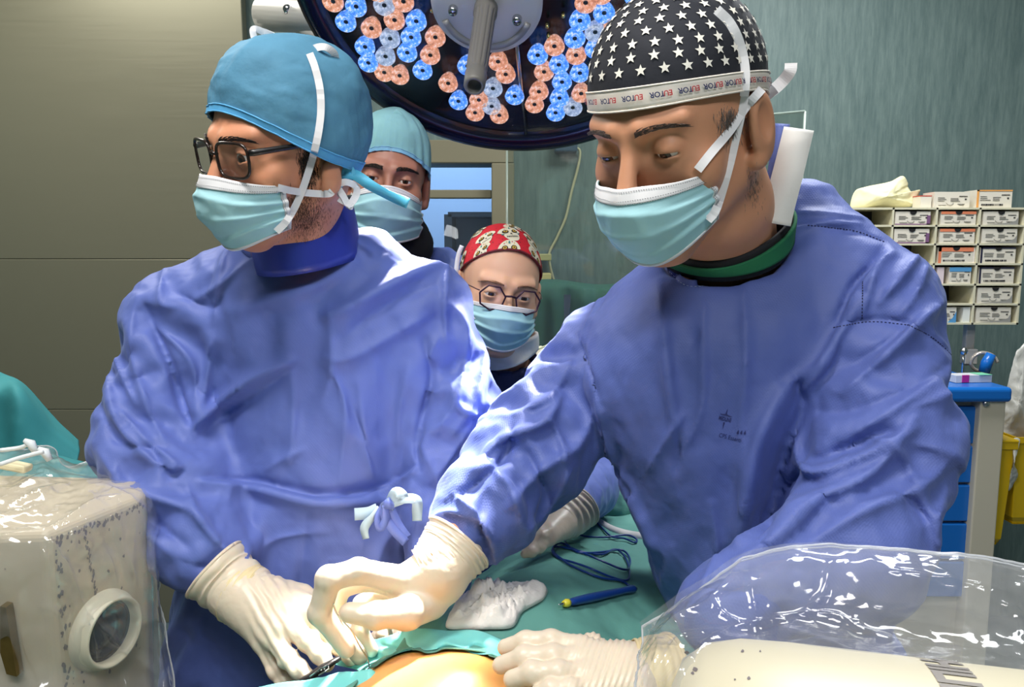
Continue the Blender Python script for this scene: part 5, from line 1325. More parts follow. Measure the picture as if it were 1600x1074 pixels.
LENS_PX = [(520, 4, 'a'), (556, 12, 'b'), (540, 36, 'b'), (580, 46, 'a'), (616, 33, 'a'), (650, 35, 'b'), (609, 62, 'w'), (642, 60, 'b'), (680, 60, 'a'), (570, 75, 'b'), (602, 90, 'w'), (636, 84, 'b'), (672, 88, 'a'),
 (600, 115, 'a'), (624, 120, 'a'), (660, 112, 'b'), (700, 132, 'a'), (716, 160, 'b'), (590, -12, 'a'), (630, 4, 'a'), (600, 10, 'w'), (575, 100, 'b'), (730, 105, 'b'), (718, 102, 'a'), (748, 158, 'a'), (770, 140, 'w'), (778, 98, 'a'), (790, 118, 'a'), (768, 168, 'w'),
 (804, 152, 'b'), (780, 182, 'a'), (800, 122, 'a'), (742, 178, 'a'), (840, 88, 'b'), (866, 74, 'a'), (873, 103, 'b'), (850, 114, 'a'), (878, 130, 'b'), (842, 145, 'a'), (900, 88, 'a'), (906, 116, 'b'), (874, 155, 'b'), (908, 148, 'a'), (906, 34, 'b'), (915, 6, 'a'), (944, 22, 'b'), (898, 62, 'b'), (930, 52, 'w'), (940, -8, 'a'), (960, 40, 'a'), (895, 170, 'w'), (930, 78, 'b'), (835, 165, 'a'), (868, 178, 'b')]
used = []
for x, y, k in LENS_PX:
    q = plane_hit(x, y, .03)
    if math.hypot(q.x, q.y) > LR-.05: q *= (LR-.05)/math.hypot(q.x, q.y)
    if any(math.hypot(q.x-u, q.y-v) < .027 for u, v in used): continue
    used.append((q.x, q.y)); lens(k, (q.x, q.y, .0))
rr = random.Random(11)
for _ in range(1500):
    r = rr.uniform(.16, LR-.05); a = rr.uniform(0, 2*PI); x, y = r*math.cos(a), r*math.sin(a); w_ = ML @ Vector((x, y, .03)); sx, sy = proj(np.array(w_))
    if -8 < sy < 400 and 0 < sx < 990 or abs(math.sin(a*3+.4)) < .16: continue
    if any(math.hypot(x-u, y-v) < .043 for u, v in used): continue
    used.append((x, y)); lens('baw'[rr.choice((0, 0, 1, 1, 2))], (x, y, .0))
    if len(used) > 96: break
# centre plate, screws, sterile handle
pc = plane_hit(760, 8, .05); MCp = ML @ Matrix.Translation((pc.x, pc.y, 0))
b = MB(); b.lathe([(.0, .058), (.088, .057), (.096, .053), (.098, .046), (.098, .0)], MCp, 64); b.build('centre_plate', mat('plate_grey', lin(226, 224, 224), .4, bump=(500, .15, .0005)), lamp)
b = MB()
arc = [MCp @ Vector((.078*math.cos(a), .078*math.sin(a), .060)) for a in np.linspace(.3, PI-.3, 30)]
b.tube([list(p) for p in [MCp @ Vector((.078*math.cos(a), -.078*math.sin(a), .060)) for a in np.linspace(.35, PI-.35, 30)]], .006, 8); b.build('bail_handle', mat('bail_grey', lin(150, 150, 150), .3), lamp)
for a in (.5, PI-.5, -1.6):
    q = plane_hit(*{.5: (808, 30), PI-.5: (708, 15), -1.6: (760, -40)}[a], .06); Ms = ML @ Matrix.Translation((q.x, q.y, .056))
    b = MB(); b.lathe([(.0085, 0), (.0085, .010), (.007, .013), (.0, .0135)], Ms, 20); b.box(list(Ms @ Vector((0, 0, .0138))), (.012, .002, .001), 1); b.build('screw', [STEEL, BLACK], lamp)
b = MB(); hq0 = Vector((MCp @ Vector((0, 0, .055)))); tipw = Vector(P(741, 135, 1.17).tolist()); ax_ = (tipw-hq0); LH = ax_.length; ax_.normalize()
hz = ax_; hx = (ex-hz*ex.dot(hz)).normalized(); hy = hz.cross(hx); st = Vector(P(764, 45, 1.30).tolist())
MH = Matrix(((hx.x, hy.x, hz.x, hq0.x), (hx.y, hy.y, hz.y, hq0.y), (hx.z, hy.z, hz.z, hq0.z), (0, 0, 0, 1)))
HG = mat('handle_grey', lin(104, 102, 98), .5, .0)
V = []; F = []; n = 72; prof = [(.0205, .0), (.0205, .03), (.0195, .034), (.0185, .04), (.0165, LH*.80), (.0150, LH*.83), (.0150, LH*.86), (.0168, LH*.87), (.0160, LH*.985), (.0135, LH), (.0105, LH), (.0100, LH-.02), (0, LH-.02)]
for i, (r, h) in enumerate(prof):
    for k in range(n):
        a = 2*PI*k/n; fl = (.0016 if 3 <= i <= 4 and (k % 6) in (0, 1) else 0); V.append(MH @ Vector(((r-fl)*math.cos(a), (r-fl)*math.sin(a), h)))
for i in range(len(prof)-1):
    for k in range(n): k2 = (k+1) % n; F.append((i*n+k, i*n+k2, (i+1)*n+k2, (i+1)*n+k))
b = MB(); b.add(V, F); o = b.build('handle', HG, lamp)
b = MB()
for a0 in (.52, 2.6, 4.8): 
    b.tube([list(ML @ Vector((.11*math.cos(a0), .11*math.sin(a0), .02))), list(ML @ Vector(((LR-.04)*math.cos(a0), (LR-.04)*math.sin(a0), .012)))], .004, 8)
b.build('divider', STEEL, lamp)
b = MB()
for x, y in ((678, -2), (676, 12), (855, 36), (857, 52), (690, 22), (880, 20)):
    q = plane_hit(x, y, .01); b.lathe([(.0035, 0), (.0035, .012), (.0, .014)], ML @ Matrix.Translation(q), 10)
b.build('standoff', mat('brass', lin(200, 190, 120), .25, 1.0), lamp)
# arm
WP = mat('white_paint', lin(206, 204, 198), .35)
b = MB(); b.tube(PP([(404, 22, 1.72), (410, 22, 1.72), (500, 26, 1.66), (540, 10, 1.62)]), [.030, .034, .034, .034], 24)
b.build('arm', WP, lamp)
b = MB(); b.tube(PP([(448, 34, 1.70), (500, 58, 1.66), (560, 40, 1.60)]), [.012, .016, .018], 16); b.build('arm_cover', WP, lamp)
b = MB(); q = P(449, 14, 1.655); b.tube([q, pull(q, .006)], .009, 16); b.build('arm_screw', STEEL, lamp)
b = MB(); b.tube([P(540, 10, 1.62), P(640, -60, 1.62), np.array((P(640, -60, 1.62)[0], 1.62, 2.9))], .03, 20); b.build('ceiling_tube', WP, lamp)
# its light: a tight warm pool on the operated area
def spot(name, loc, to, power, ang, col, blend=.3, rad=.05, parent=None):
    d = bpy.data.lights.new(name, 'SPOT'); d.energy = power; d.spot_size = math.radians(ang); d.spot_blend = blend; d.color = col; d.shadow_soft_size = rad
    o = bpy.data.objects.new(name, d); COL.objects.link(o); o.location = Vector([float(a) for a in loc]); o.rotation_euler = look_rot(loc, to); return o
tgt = P(600, 985, .82)
for dx, dy in ((-.22, -.10), (.22, -.12), (0, .24)):
    spot('lamp_beam', np.array(Lc)+np.array(Ln)*.10+np.array(ex)*dx+np.array(ey)*dy, tgt, 420, 14, (1, .93, .84), .6, .05)
spot('second_lamp_beam', (.75, -.1, 2.5), P(630, 430, 1.05), 38, 11, (.86, .93, 1), .5, .06)
# ================================================================== suture rack and trolley on the right
RY = 2.45
CRM = mat('rack_cream', lin(214, 208, 180), .45); KRAFT = mat('box_card', lin(222, 214, 198), .65); PRT = mat('print_grey', lin(110, 108, 104), .7); PRD = mat('print_dark', lin(48, 46, 48), .7)
ORG = mat('box_orange', lin(224, 130, 92), .6); NVB = mat('box_navy', lin(34, 34, 60), .6); LBL = mat('box_blue', lin(84, 150, 198), .6); PUR = mat('box_plum', lin(120, 84, 120), .6); GRB = mat('box_grey', lin(150, 148, 142), .6); INSD = mat('box_slot', lin(18, 16, 16), .9); ORL = mat('box_amber', lin(230, 160, 84), .6)
za = lambda py, px=1560: P(px, py, RY)[2]
xa_ = lambda px, py=400: P(px, py, RY)[0]
rows_z = [za(325), za(371), za(400+8), za(447), za(488-3), za(467+0)]
hz_ = [P(1560, y, RY)[2] for y in (326, 353, 382, 413, 445, 476, 506)]
xs_ = [xa_(1322), xa_(1392), xa_(1460), xa_(1527), xa_(1598)]
rack = empty('suture_rack', ((xs_[0]+xs_[-1])/2, RY+.06, 0), 'cream pigeonhole rack full of suture boxes on a steel post', 'rack')
D = .14; b = MB()
for z in hz_: b.box(((xs_[0]+xs_[-1])/2, RY+D/2, z), (xs_[-1]-xs_[0]+.006, D, .006))
b.build('shelf_boards', CRM, rack, smooth=False)
b = MB()
for x in xs_: b.box((x, RY+D/2, (hz_[0]+hz_[-1])/2), (.006, D, hz_[0]-hz_[-1]+.006))
b.build('dividers', CRM, rack, smooth=False)
b = MB(); b.box(((xs_[0]+xs_[-1])/2, RY+D+.003, (hz_[0]+hz_[-1])/2), (xs_[-1]-xs_[0], .004, hz_[0]-hz_[-1])); b.build('back_board', mat('rack_back', lin(60, 58, 54), .7), rack, smooth=False)
post = xa_(1530, 540)
b = MB(); b.box((post, RY+.06, (hz_[-1]+1.12)/2), (.030, .022, hz_[-1]-1.12)); 
b.build('post', GREYP, rack, smooth=False, bevel=.003)
b = MB(); b.box((post-.004, RY+.045, P(1528, 560, RY)[2]), (.042, .03, .05)); b.build('clamp', GREYP, rack, smooth=False, bevel=.003)
def sbox(x, z, w, h, d, style, label, y=None, rz=0, notch=True, grp=None):
    y = RY+.004 if y is None else y
    b = MB(); b.box((x, y+d/2, z+h/2), (w, d, h), 0)
    f = y-.0006
    def st(u0, v0, u1, v1, m): b.box((x+(u0+u1-1)*w/2, f, z+(v0+v1)/2*h), (abs(u1-u0)*w, .0010, abs(v1-v0)*h), m)
    rr = random.Random(int(x*1000+z*777))
    if style in ('orange',): st(0, .80, 1, 1, 2)
    if style == 'orangel': st(0, .74, 1, 1, 2); st(0, 0, .08, 1, 2)
    if style == 'navy': st(0, .92, 1, 1, 3); st(0, 0, .05, 1, 3)
    if style == 'blue': st(0, .74, 1, 1, 4)
    if style == 'plum': st(.9, 0, 1, .7, 5); st(0, 0, 1, .08, 5)
    if style == 'amber': st(0, 0, .06, 1, 6); st(0, .93, 1, 1, 6)
    if style == 'corner': b.add([(x+.10*w, f-.0006, z), (x+.5*w, f-.0006, z), (x+.5*w, f-.0006, z+.75*h), (x+.34*w, f-.0006, z+.32*h)], [(0, 1, 2, 3)], 4)
    if style == 'grey': b.add([(x-.46*w, f-.0006, z), (x+.5*w, f-.0006, z), (x+.5*w, f-.0006, z+.6*h), (x+.42*w, f-.0006, z+.3*h), (x+.25*w, f-.0006, z+.16*h)], [(0, 1, 2, 3, 4)], 7)  # grey wedge along the box bottom, taller at the right
    # lines of small print, needle drawing, code bars
    for k in range(3): st(.10, .62-.10*k, .10+rr.uniform(.18, .3), .645-.10*k, 8)
    for k in range(3): st(.46, .58-.09*k, .46+rr.uniform(.16, .28), .605-.09*k, 8)
    st(.70, .70, .93, .74, 9); st(.86, .50, .91, .58, 9)
    if style in ('amber', 'navy', 'orangel'):
        for k in range(16): u = .14+.62*k/16; st(u, .12, u+.62/16*rr.choice((.4, .7, .85)), .22, 9)
    else:
        pts = [(x+(-.12+.10*math.cos(a))*w+.06*w, f-.0008, z+(.34+.16*math.sin(a))*h) for a in np.linspace(PI*1.05, PI*1.95, 12)]; b.tube(pts, .0007, 4, 8)
        st(.66, .22, .86, .245, 8); st(.70, .16, .84, .18, 8); st(.12, .16, .34, .18, 8)
    if notch:
        V = [(x, f-.0012, z+h*1.001)]+[(x+.011*math.cos(a), f-.0012, z+h*1.001+.011*math.sin(a)*.95) for a in np.linspace(PI, 2*PI, 12)]; b.add(V, [tuple(range(12, 0, -1))], 10)
    o = b.build('suture_box', [KRAFT, KRAFT, ORG, NVB, LBL, PUR, ORL, GRB, PRT, PRD, INSD], None, smooth=False); tag(o, label, 'box', grp); return o
cw = xs_[1]-xs_[0]; BW = cw*.78; rows = ['top', 'second', 'third', 'fourth', 'fifth', 'bottom']
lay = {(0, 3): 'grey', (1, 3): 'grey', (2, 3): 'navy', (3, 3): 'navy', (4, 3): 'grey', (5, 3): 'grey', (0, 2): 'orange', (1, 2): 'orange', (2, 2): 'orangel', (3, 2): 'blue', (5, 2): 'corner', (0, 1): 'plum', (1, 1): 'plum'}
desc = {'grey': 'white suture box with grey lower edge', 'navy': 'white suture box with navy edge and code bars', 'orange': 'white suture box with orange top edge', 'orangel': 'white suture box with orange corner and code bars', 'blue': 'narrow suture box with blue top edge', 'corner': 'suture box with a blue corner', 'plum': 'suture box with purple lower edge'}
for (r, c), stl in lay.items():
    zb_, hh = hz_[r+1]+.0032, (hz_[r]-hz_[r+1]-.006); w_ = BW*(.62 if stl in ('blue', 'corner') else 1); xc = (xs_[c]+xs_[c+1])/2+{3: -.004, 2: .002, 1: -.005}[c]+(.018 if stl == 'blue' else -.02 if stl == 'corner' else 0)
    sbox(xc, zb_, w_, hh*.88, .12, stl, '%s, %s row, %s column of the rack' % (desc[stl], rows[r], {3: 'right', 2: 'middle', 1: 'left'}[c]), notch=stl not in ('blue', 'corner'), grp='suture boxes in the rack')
for (r, c, dx, w_, lb, ci) in ((3, 2, -.042, .022, 'slim pink-white carton beside the blue topped suture box', (226, 208, 210)), (5, 2, .050, .022, 'slim white carton beside the blue cornered suture box', (232, 232, 224)), (2, 2, .060, .006, 'thin white leaflet leaning beside the orange cornered box', (236, 226, 214))):
    b = MB(); hh = hz_[r]-hz_[r+1]-.006; b.box(((xs_[c]+xs_[c+1])/2+dx, RY+.06, hz_[r+1]+.0032+hh*.44), (w_, .11, hh*.88)); o = b.build('carton', mat('carton_m%d' % r, lin(*ci), .6), None, smooth=False); tag(o, lb, 'box')
ztop = hz_[0]+.0032
sbox(xa_(1487), ztop, .112, .050, .07, 'none', 'white suture box standing open on top of the rack, left of the amber one', y=RY+.02, notch=False)
sbox(xa_(1553), ztop, .112, .056, .07, 'amber', 'suture box with amber edge on top of the rack at the right', y=RY+.02, notch=False)
b = MB(); b.box((xa_(1448), RY+.05, ztop+.018), (.034, .05, .036)); b.box((xa_(1448), RY+.05, ztop+.0375), (.035, .051, .003), 1); o = b.build('small_carton', [KRAFT, mat('red_lid', lin(190, 70, 60), .6)], None, smooth=False); tag(o, 'small cream carton with red lid on top of the rack', 'box')
# crumpled paper wrap on top
PAP = mat('wrap_paper', lin(226, 220, 178), .75, bump=(60, .3, .002))
def sheet(out, ctr, Y, depth, name, label, cat, m_, seed, amp=.006):
    R_ = spline(out, 90, closed=True)[:, :2]; gg = []
    for k in range(90): gg.append([P(*(np.array(ctr)+(R_[k]-np.array(ctr))*r), Y+depth*(r-.5)) for r in np.linspace(.02, 1, 18)])
    gg = np.array(gg); gg[..., 1] += crumple(gg, (22, 22, 22), amp*2, 3, seed); b = MB(); b.grid(gg, 0, .0015, closeu=True); o = b.build(name, m_); tag(o, label, cat); return o
sheet([(1330, 327), (1335, 300), (1352, 292), (1390, 284), (1409, 275), (1418, 284), (1420, 292), (1424, 300), (1437, 297), (1432, 312), (1433, 322), (1400, 325), (1360, 327)], (1385, 308), RY+.06, .05, 'paper_wrap', 'crumpled cream paper wrap lying on top of the rack', 'paper', PAP, 5.)
# trolley with drawers
TY = 2.2
tx0, tx1 = P(1380, 600, TY)[0], P(1568, 600, TY)[0]; ttop = P(1540, 604, TY-.02)[2]
cart = empty('drawer_trolley', ((tx0+tx1)/2, TY+.15, 0), 'blue topped medical trolley with blue drawers and beige corner post', 'trolley')
CB = mat('cart_blue', lin(22, 104, 190), .25); BGE = mat('cart_beige', lin(200, 192, 172), .4)
b = MB(); b.box(((tx0+tx1)/2, TY+.17, ttop-.022), (tx1-tx0+.01, .42, .044)); b.build('top_tray', CB, cart, smooth=False, bevel=.012, seg=4)
b = MB(); pw = P(1568, 700, TY)[0]-P(1529, 700, TY)[0]
b.box((tx1-pw/2-.004, TY+.0, ttop/2-.01+.03), (pw, .05, ttop-.11)); b.build('corner_post', BGE, cart, smooth=False, bevel=.004)
b = MB(); b.box(((tx0+tx1)/2-.02, TY+.19, ttop/2+.03), (tx1-tx0-.06, .34, ttop-.14)); b.build('cabinet_body', BGE, cart, smooth=False, bevel=.004)
zz = ttop-.06
for k in range(5):
    hd = .118; b = MB(); b.box(((tx0+tx1)/2-.03, TY+.012, zz-hd/2), (tx1-tx0-pw-.01, .028, hd-.008)); dw = b.build('drawer', CB, cart, smooth=False, bevel=.004)
    b = MB(); b.box(((tx0+tx1)/2-.14, TY-.008, zz-.03), (.16, .014, .012)); b.build('drawer_pull', GREYP, dw, smooth=False, bevel=.003); zz -= hd
b = MB(); q = P(1541, 631, TY-.028); b.lathe([(.0, .006), (.006, .0055), (.009, .003), (.010, 0)], Matrix.Translation(Vector(q.tolist())) @ Matrix.Rotation(PI/2, 4, 'X'), 20); b.build('bolt', STEEL, cart)
for sx in (tx0+.04, tx1-.04):
    for sy in (TY+.03, TY+.32):
        b = MB(); b.lathe([(0, -.014), (.034, -.014), (.040, -.008), (.040, .008), (.034, .014), (0, .014)], Matrix.Translation((sx, sy, .040)) @ Matrix.Rotation(PI/2, 4, 'Y'), 20); b.box((sx, sy, .08), (.03, .03, .04)); b.build('castor', BLACK, cart)
# items on the trolley
q = P(1520, 582, TY+.05); b = MB(); b.box((q[0]-.005, TY+.06, ttop+.012), (.115, .045, .022), 0, np.array(Matrix.Rotation(.12, 3, 'Z'))); b.box((q[0]-.03, TY+.034, ttop+.013), (.022, .004, .022), 1, np.array(Matrix.Rotation(.12, 3, 'Z')))
b.box((q[0]+.03, TY+.06, ttop+.0238), (.04, .045, .001), 2, np.array(Matrix.Rotation(.12, 3, 'Z')))
o = b.build('dressing_carton', [mat('pale_carton', lin(214, 214, 220), .4), mat('magenta_print', lin(190, 40, 140), .5), mat('mint_print', lin(120, 200, 160), .5)], None, smooth=False, bevel=.002); tag(o, 'small white carton with magenta print on the blue trolley top', 'box')
hose = empty('coiled_hose', (P(1538, 565, TY+.2)[0], TY+.2, ttop), 'clear and blue coiled tubing standing on the trolley top', 'tubing')
b = MB(); hc = np.array([P(1542, 562, TY+.2)[0], TY+.2, ttop+.036]); b.tube([hc+np.array((.034*math.cos(a), .012*math.sin(a*.5)+.004*a, .030*math.sin(a))) for a in np.linspace(0, 4*PI, 70)], .005, 10); b.build('coil', mat('hose_clear', lin(190, 180, 170), .15, .4), hose)
b = MB(); b.tube([hc+np.array((-.006, 0, -.030)), hc+np.array((0, .0, .0)), hc+np.array((.012, .0, .028))], [.016, .017, .014], 14); b.build('blue_core', CB, hose)
b = MB(); q = P(1506, 549, TY+.2); b.lathe([(0, .012), (.008, .010), (.012, 0), (.008, -.010), (0, -.012)], Matrix.Translation(Vector((q[0], q[1], q[2]))), 14); b.tube([q, (q[0], q[1], ttop)], .004, 8); o = b.build('chrome_knob', STEEL); tag(o, 'small chrome knob on a stem behind the white carton on the trolley', 'knob')
# yellow sharps bin hung on the trolley side, with packets of tubing above
YEL = mat('bin_yellow', lin(214, 176, 20), .35)
b1 = empty('sharps_bin', (P(1575, 760, TY+.02)[0], TY+.05, 0), 'tall yellow bin hanging on the side of the trolley', 'bin')
x0b, x1b = tx1+.004, P(1625, 700, TY+.05)[0]; ztb, zbb = P(1580, 690, TY+.02)[2], P(1560, 852, TY+.02)[2]
def bin_(x0, x1, y0, y1, zt, zb, parent, nm):
    b = MB(); n = 0; tp = .10
    for (za1, k) in ((zt, 0), (zt-.02, 0), (zt-.022, .006), (zb+.02, .018), (zb, .03)):
        V = []
        for cx_, cy_ in ((x0+k, y0+k), (x1-k, y0+k), (x1-k, y1-k), (x0+k, y1-k)): V.append((cx_, cy_, za1))
        b.V += V
    for i in range(4):
        for k in range(4): k2 = (k+1) % 4; b.F.append((i*4+k, (i+1)*4+k, (i+1)*4+k2, i*4+k2)); b.M.append(0)
    b.F.append((16, 17, 18, 19)); b.M.append(0); b.n = 20
    o = b.build(nm, YEL, parent, smooth=False, bevel=.006, seg=3); s = o.modifiers.new('t', 'SOLIDIFY'); s.thickness = .004; return o
bin_(x0b, x0b+.055, TY+.0, TY+.12, ztb, zbb, b1, 'bin_body'); 
b = MB(); b.box((x0b+.027, TY+.06, ztb+.004), (.058, .124, .010)); b.build('rim', YEL, b1, smooth=False, bevel=.004)
b = MB(); b.tube([(x0b+.0275, TY+.115, ztb-.03), (x0b+.0275, TY+.115, .62)], .006, 8); b.tube([(x0b-.01, TY+.06, .64), (x0b+.03, TY+.115, .64)], .006, 8); b.build('bracket', STEEL, b1)
b2 = empty('open_bin', (x0b+.10, TY+.17, 0), 'second yellow bin holding paper packets at the right edge', 'bin')
bin_(x0b+.060, x0b+.20, TY+.02, TY+.20, ztb+.012, P(1590, 826, TY)[2], b2, 'bin_body')
b = MB(); b.box((x0b+.13, TY+.20, ztb-.1), (.14, .006, .3)); b.build('back_plate', YEL, b2, smooth=False)
PKT = mat('packet_film', lin(206, 204, 196), .3, 0, .5, bump=(40, .5, .004), Alpha=.9)
def packet(out, ctr, Y, lab, seed): return sheet(out, ctr, Y, .03, 'sterile_packet', lab, 'packet', PKT, seed, .005)
packet([(1592, 545), (1612, 548), (1618, 700), (1600, 690), (1572, 690), (1568, 660), (1573, 610), (1582, 570)], (1594, 630), TY+.10, 'large clear packet of tubing standing in the yellow bins', 3.)
packet([(1580, 690), (1594, 688), (1586, 720), (1590, 745), (1578, 766), (1574, 762), (1582, 735)], (1584, 722), TY+.005, 'narrow white paper strip hanging over the yellow bin edge', 4.)
# ================================================================== people behind
# ---- man in the green cap
PC = empty('person', (P(608, 500, 1.64)[0], 1.72, 0), 'man standing behind in pale green cap and mask over a black neck gaiter', 'person')
MC_ = headM(P(606, 282, 1.60), -10, 4, 6, 1.0)
Vc, Qc, Vwc = make_head(MC_, dict(neck=[nk(MC_, P(606, 350, 1.64)), nk(MC_, P(606, 400, 1.68))], open=.0036), .0024)
cx_c = P(608, 500, 1.72)[0]
Vb, Qb = body_lower(Vwc, Qc, [((cx_c, 1.70, 1.42), (cx_c, 1.74, 1.0), .12, .13), ((cx_c-.17, 1.72, 1.42), (cx_c+.17, 1.72, 1.42), .05, .05), ((cx_c-.09, 1.74, .95), (cx_c-.10, 1.74, .09), .09, .04), ((cx_c+.09, 1.74, .95), (cx_c+.10, 1.74, .09), .09, .04)])
mesh('body', Vb, Qb, mat('skin_darker', lin(176, 120, 98), .5, Subsurface_Weight=.1, Subsurface_Scale=.005), PC); eyes(MC_, PC, (.0, 1, -.02)); brows(MC_, PC, Surf((Vwc, Qc)), HAIR, thick=.0042)  # darker skin tone than the two surgeons
def rimC(th): return -8+26*np.cos(th)-12*np.sin(th)**2-4*np.cos(th)**2
SCc, GCc = cap_surface(MC_, (0, -.012, .03), (.082, .100, .116), rimC, bulge=lambda th, el: .05*np.exp(-((el-.7)/.4)**2), wr=((10, 10, 5), .009), seed=14.2, gather=.005)
capC, cC = make_cap(MC_, PC, SCc, GCc, CAPG, mat('cap_edge_pale', lin(130, 186, 216), .6), (.95, 1.0)); capC['label'] = 'pale green cap'
b = MB(); tp = spline([P(612, 182, 1.56), P(620, 174, 1.56), P(628, 184, 1.56)], 8); b.tube([P(600, 190, 1.57), P(620, 176, 1.56), P(640, 192, 1.57)], [.004, .008, .004], 8); b.build('cap_tuft', CAPG, capC)
maskC, GmC = build_mask(MC_, PC, dict(w=.070, yb=.040, yf=[.120, .136, .134, .118, .104], zt=(-.012, -.034), zb=(-.122, -.105), seed=12.2, cr=.004, pd=.005, fan=.16, band=8))
sC = Surf((GmC.reshape(-1, 3), F90), (Vwc, Qc), cC); b = MB()
ribbon(b, sC.line([(560, 305), (553, 290), (548, 276)], .003, 12, 1.56), .008, .001); b.build('mask_tie', MASKW, maskC)
# gaiter and gown
nk0, nk1 = P(604, 352, 1.63), P(606, 410, 1.69)
V, Q = nets(lambda X: smax(smin(s_cone(X, nk0, nk1, .076, .088), s_cone(X, P(640, 385, 1.62), P(606, 400, 1.69), .05, .07), .03), -s_ell(X, MC_ @ Vector((0, .0, 0)), (.05, .05, .02)), .01), (nk0[0]-.15, 1.5, 1.36), (nk0[0]+.17, 1.84, 1.66), .006)
N = vnormals(V, Q); V = V+N*crumple(V, (14, 14, 14), .006, 3, 1.)[:, None]; mesh('neck_gaiter', V, Q, BLKCLOTH, PC)
def rC(py, x0, x1, b_, cy=1.72, Y=1.66): a0, a1 = P(x0, py, Y), P(x1, py, Y); return (a0[2], (a0[0]+a1[0])/2, cy, abs(a1[0]-a0[0])/2, b_)
tabC = [rC(392, 560, 690, .09), rC(410, 520, 712, .10), rC(440, 500, 728, .11), rC(520, 490, 740, .12), rC(700, 500, 740, .13), (.9, cx_c, 1.72, .2, .14), (.4, cx_c, 1.72, .2, .15)]
armC = lambda X: smin(smin(s_cone(X, (cx_c+.15, 1.72, 1.42), (cx_c+.19, 1.70, 1.15), .06, .05), s_cone(X, (cx_c+.19, 1.70, 1.15), (cx_c+.06, 1.58, .98), .05, .045), .02), smin(s_cone(X, (cx_c-.15, 1.72, 1.42), (cx_c-.19, 1.70, 1.15), .06, .05), s_cone(X, (cx_c-.19, 1.70, 1.15), (cx_c-.06, 1.58, .98), .05, .045), .02), .01)
gr_ = lambda p, d: .02+.03*np.abs(d[:, 0])
gC, VC, QC = finish_gown('gown', PC, lambda X: smin(s_loft(X, tabC, 2.4), armC(X), .03), (cx_c-.32, 1.50, .38), (cx_c+.32, 1.92, 1.56), .009, [], mat('gown_navy', lin(62, 82, 152), .5, bump=(200, .2, .0006)), seed=21., grow=gr_, iters=60)
b = MB(); b.tube(Surf((VC, QC)).line([(661, 375), (665, 395), (666, 420)], .003, 10, 1.62), .0035, 6); b.build('white_piping', WHITE, gC)
trousers_and_shoes(PC, cx_c, 1.74)
# ---- woman in the red cap
PD = empty('person', (P(785, 600, 1.55)[0], 1.56, 0), 'woman between the surgeons in red skull print cap and thin round glasses', 'person')
MD = headM(P(779, 451, 1.42), -12, 6, 9, .93)
Vd, Qd, Vwd = make_head(MD, dict(neck=[nk(MD, P(782, 520, 1.45)), nk(MD, P(785, 570, 1.50))], open=.0034, nr=.055), .0024)
cx_d = P(785, 600, 1.56)[0]
SKINW = mat('skin_warm', lin(222, 172, 140), .5, 0, .4, bump=(200, .2, .0005), Subsurface_Weight=.12, Subsurface_Scale=.006)
hw_ = P(875, 818, 1.13); Vb, Qb = body_lower(Vwd, Qd, [((cx_d, 1.54, 1.20), (cx_d, 1.58, .9), .10, .12), ((cx_d-.13, 1.55, 1.22), (cx_d+.13, 1.55, 1.22), .045, .045), ((cx_d+.13, 1.55, 1.22), (cx_d+.16, 1.42, 1.04), .035, .03), ((cx_d+.16, 1.42, 1.04), hw_, .03, .022), ((cx_d-.08, 1.58, .85), (cx_d-.09, 1.58, .09), .085, .04), ((cx_d+.08, 1.58, .85), (cx_d+.09, 1.58, .09), .085, .04)])
mesh('body', Vb, Qb, SKINW, PD); eyes(MD, PD, (.02, 1, -.10)); brows(MD, PD, Surf((Vwd, Qd)), mat('brown_hair', lin(140, 100, 76), .6), thick=.0018, n=30)
def rimD(th): return -2+33*np.cos(th)-8*np.sin(th)**2
RED = mat('cap_red', lin(200, 28, 44), .75, bump=(240, .3, .0006)); 
SDc, GDc = cap_surface(MD, (0, -.012, .033), (.080, .103, .095), rimD, wr=((8, 8, 8), .004), seed=18.2)
# red cloth with small gold and dark flecks
nt = RED.node_tree; bs = nt.nodes['Principled BSDF']; tc_n = nt.nodes.new('ShaderNodeTexCoord'); vo = nt.nodes.new('ShaderNodeTexVoronoi'); vo.inputs['Scale'].default_value = 150
cr_ = nt.nodes.new('ShaderNodeValToRGB'); cr_.color_ramp.elements[0].position = .10; cr_.color_ramp.elements[0].color = lin(90, 16, 26); cr_.color_ramp.elements[1].position = .24; cr_.color_ramp.elements[1].color = lin(206, 26, 42)
nt.links.new(tc_n.outputs['Object'], vo.inputs['Vector']); nt.links.new(vo.outputs['Distance'], cr_.inputs[0]); nt.links.new(cr_.outputs[0], bs.inputs['Base Color'])
capD, cD = make_cap(MD, PD, SDc, GDc, RED, mat('cap_edge_dark', lin(110, 24, 36), .7), (.985, 1.0)); capD['label'] = 'red cap printed with pale decorated skulls'
SKW = mat('print_cream', lin(226, 218, 190), .8); SKD = mat('print_black', lin(30, 26, 26), .8); SKG = mat('print_gold', lin(196, 160, 60), .8); SKT = mat('print_teal', lin(60, 130, 130), .8)
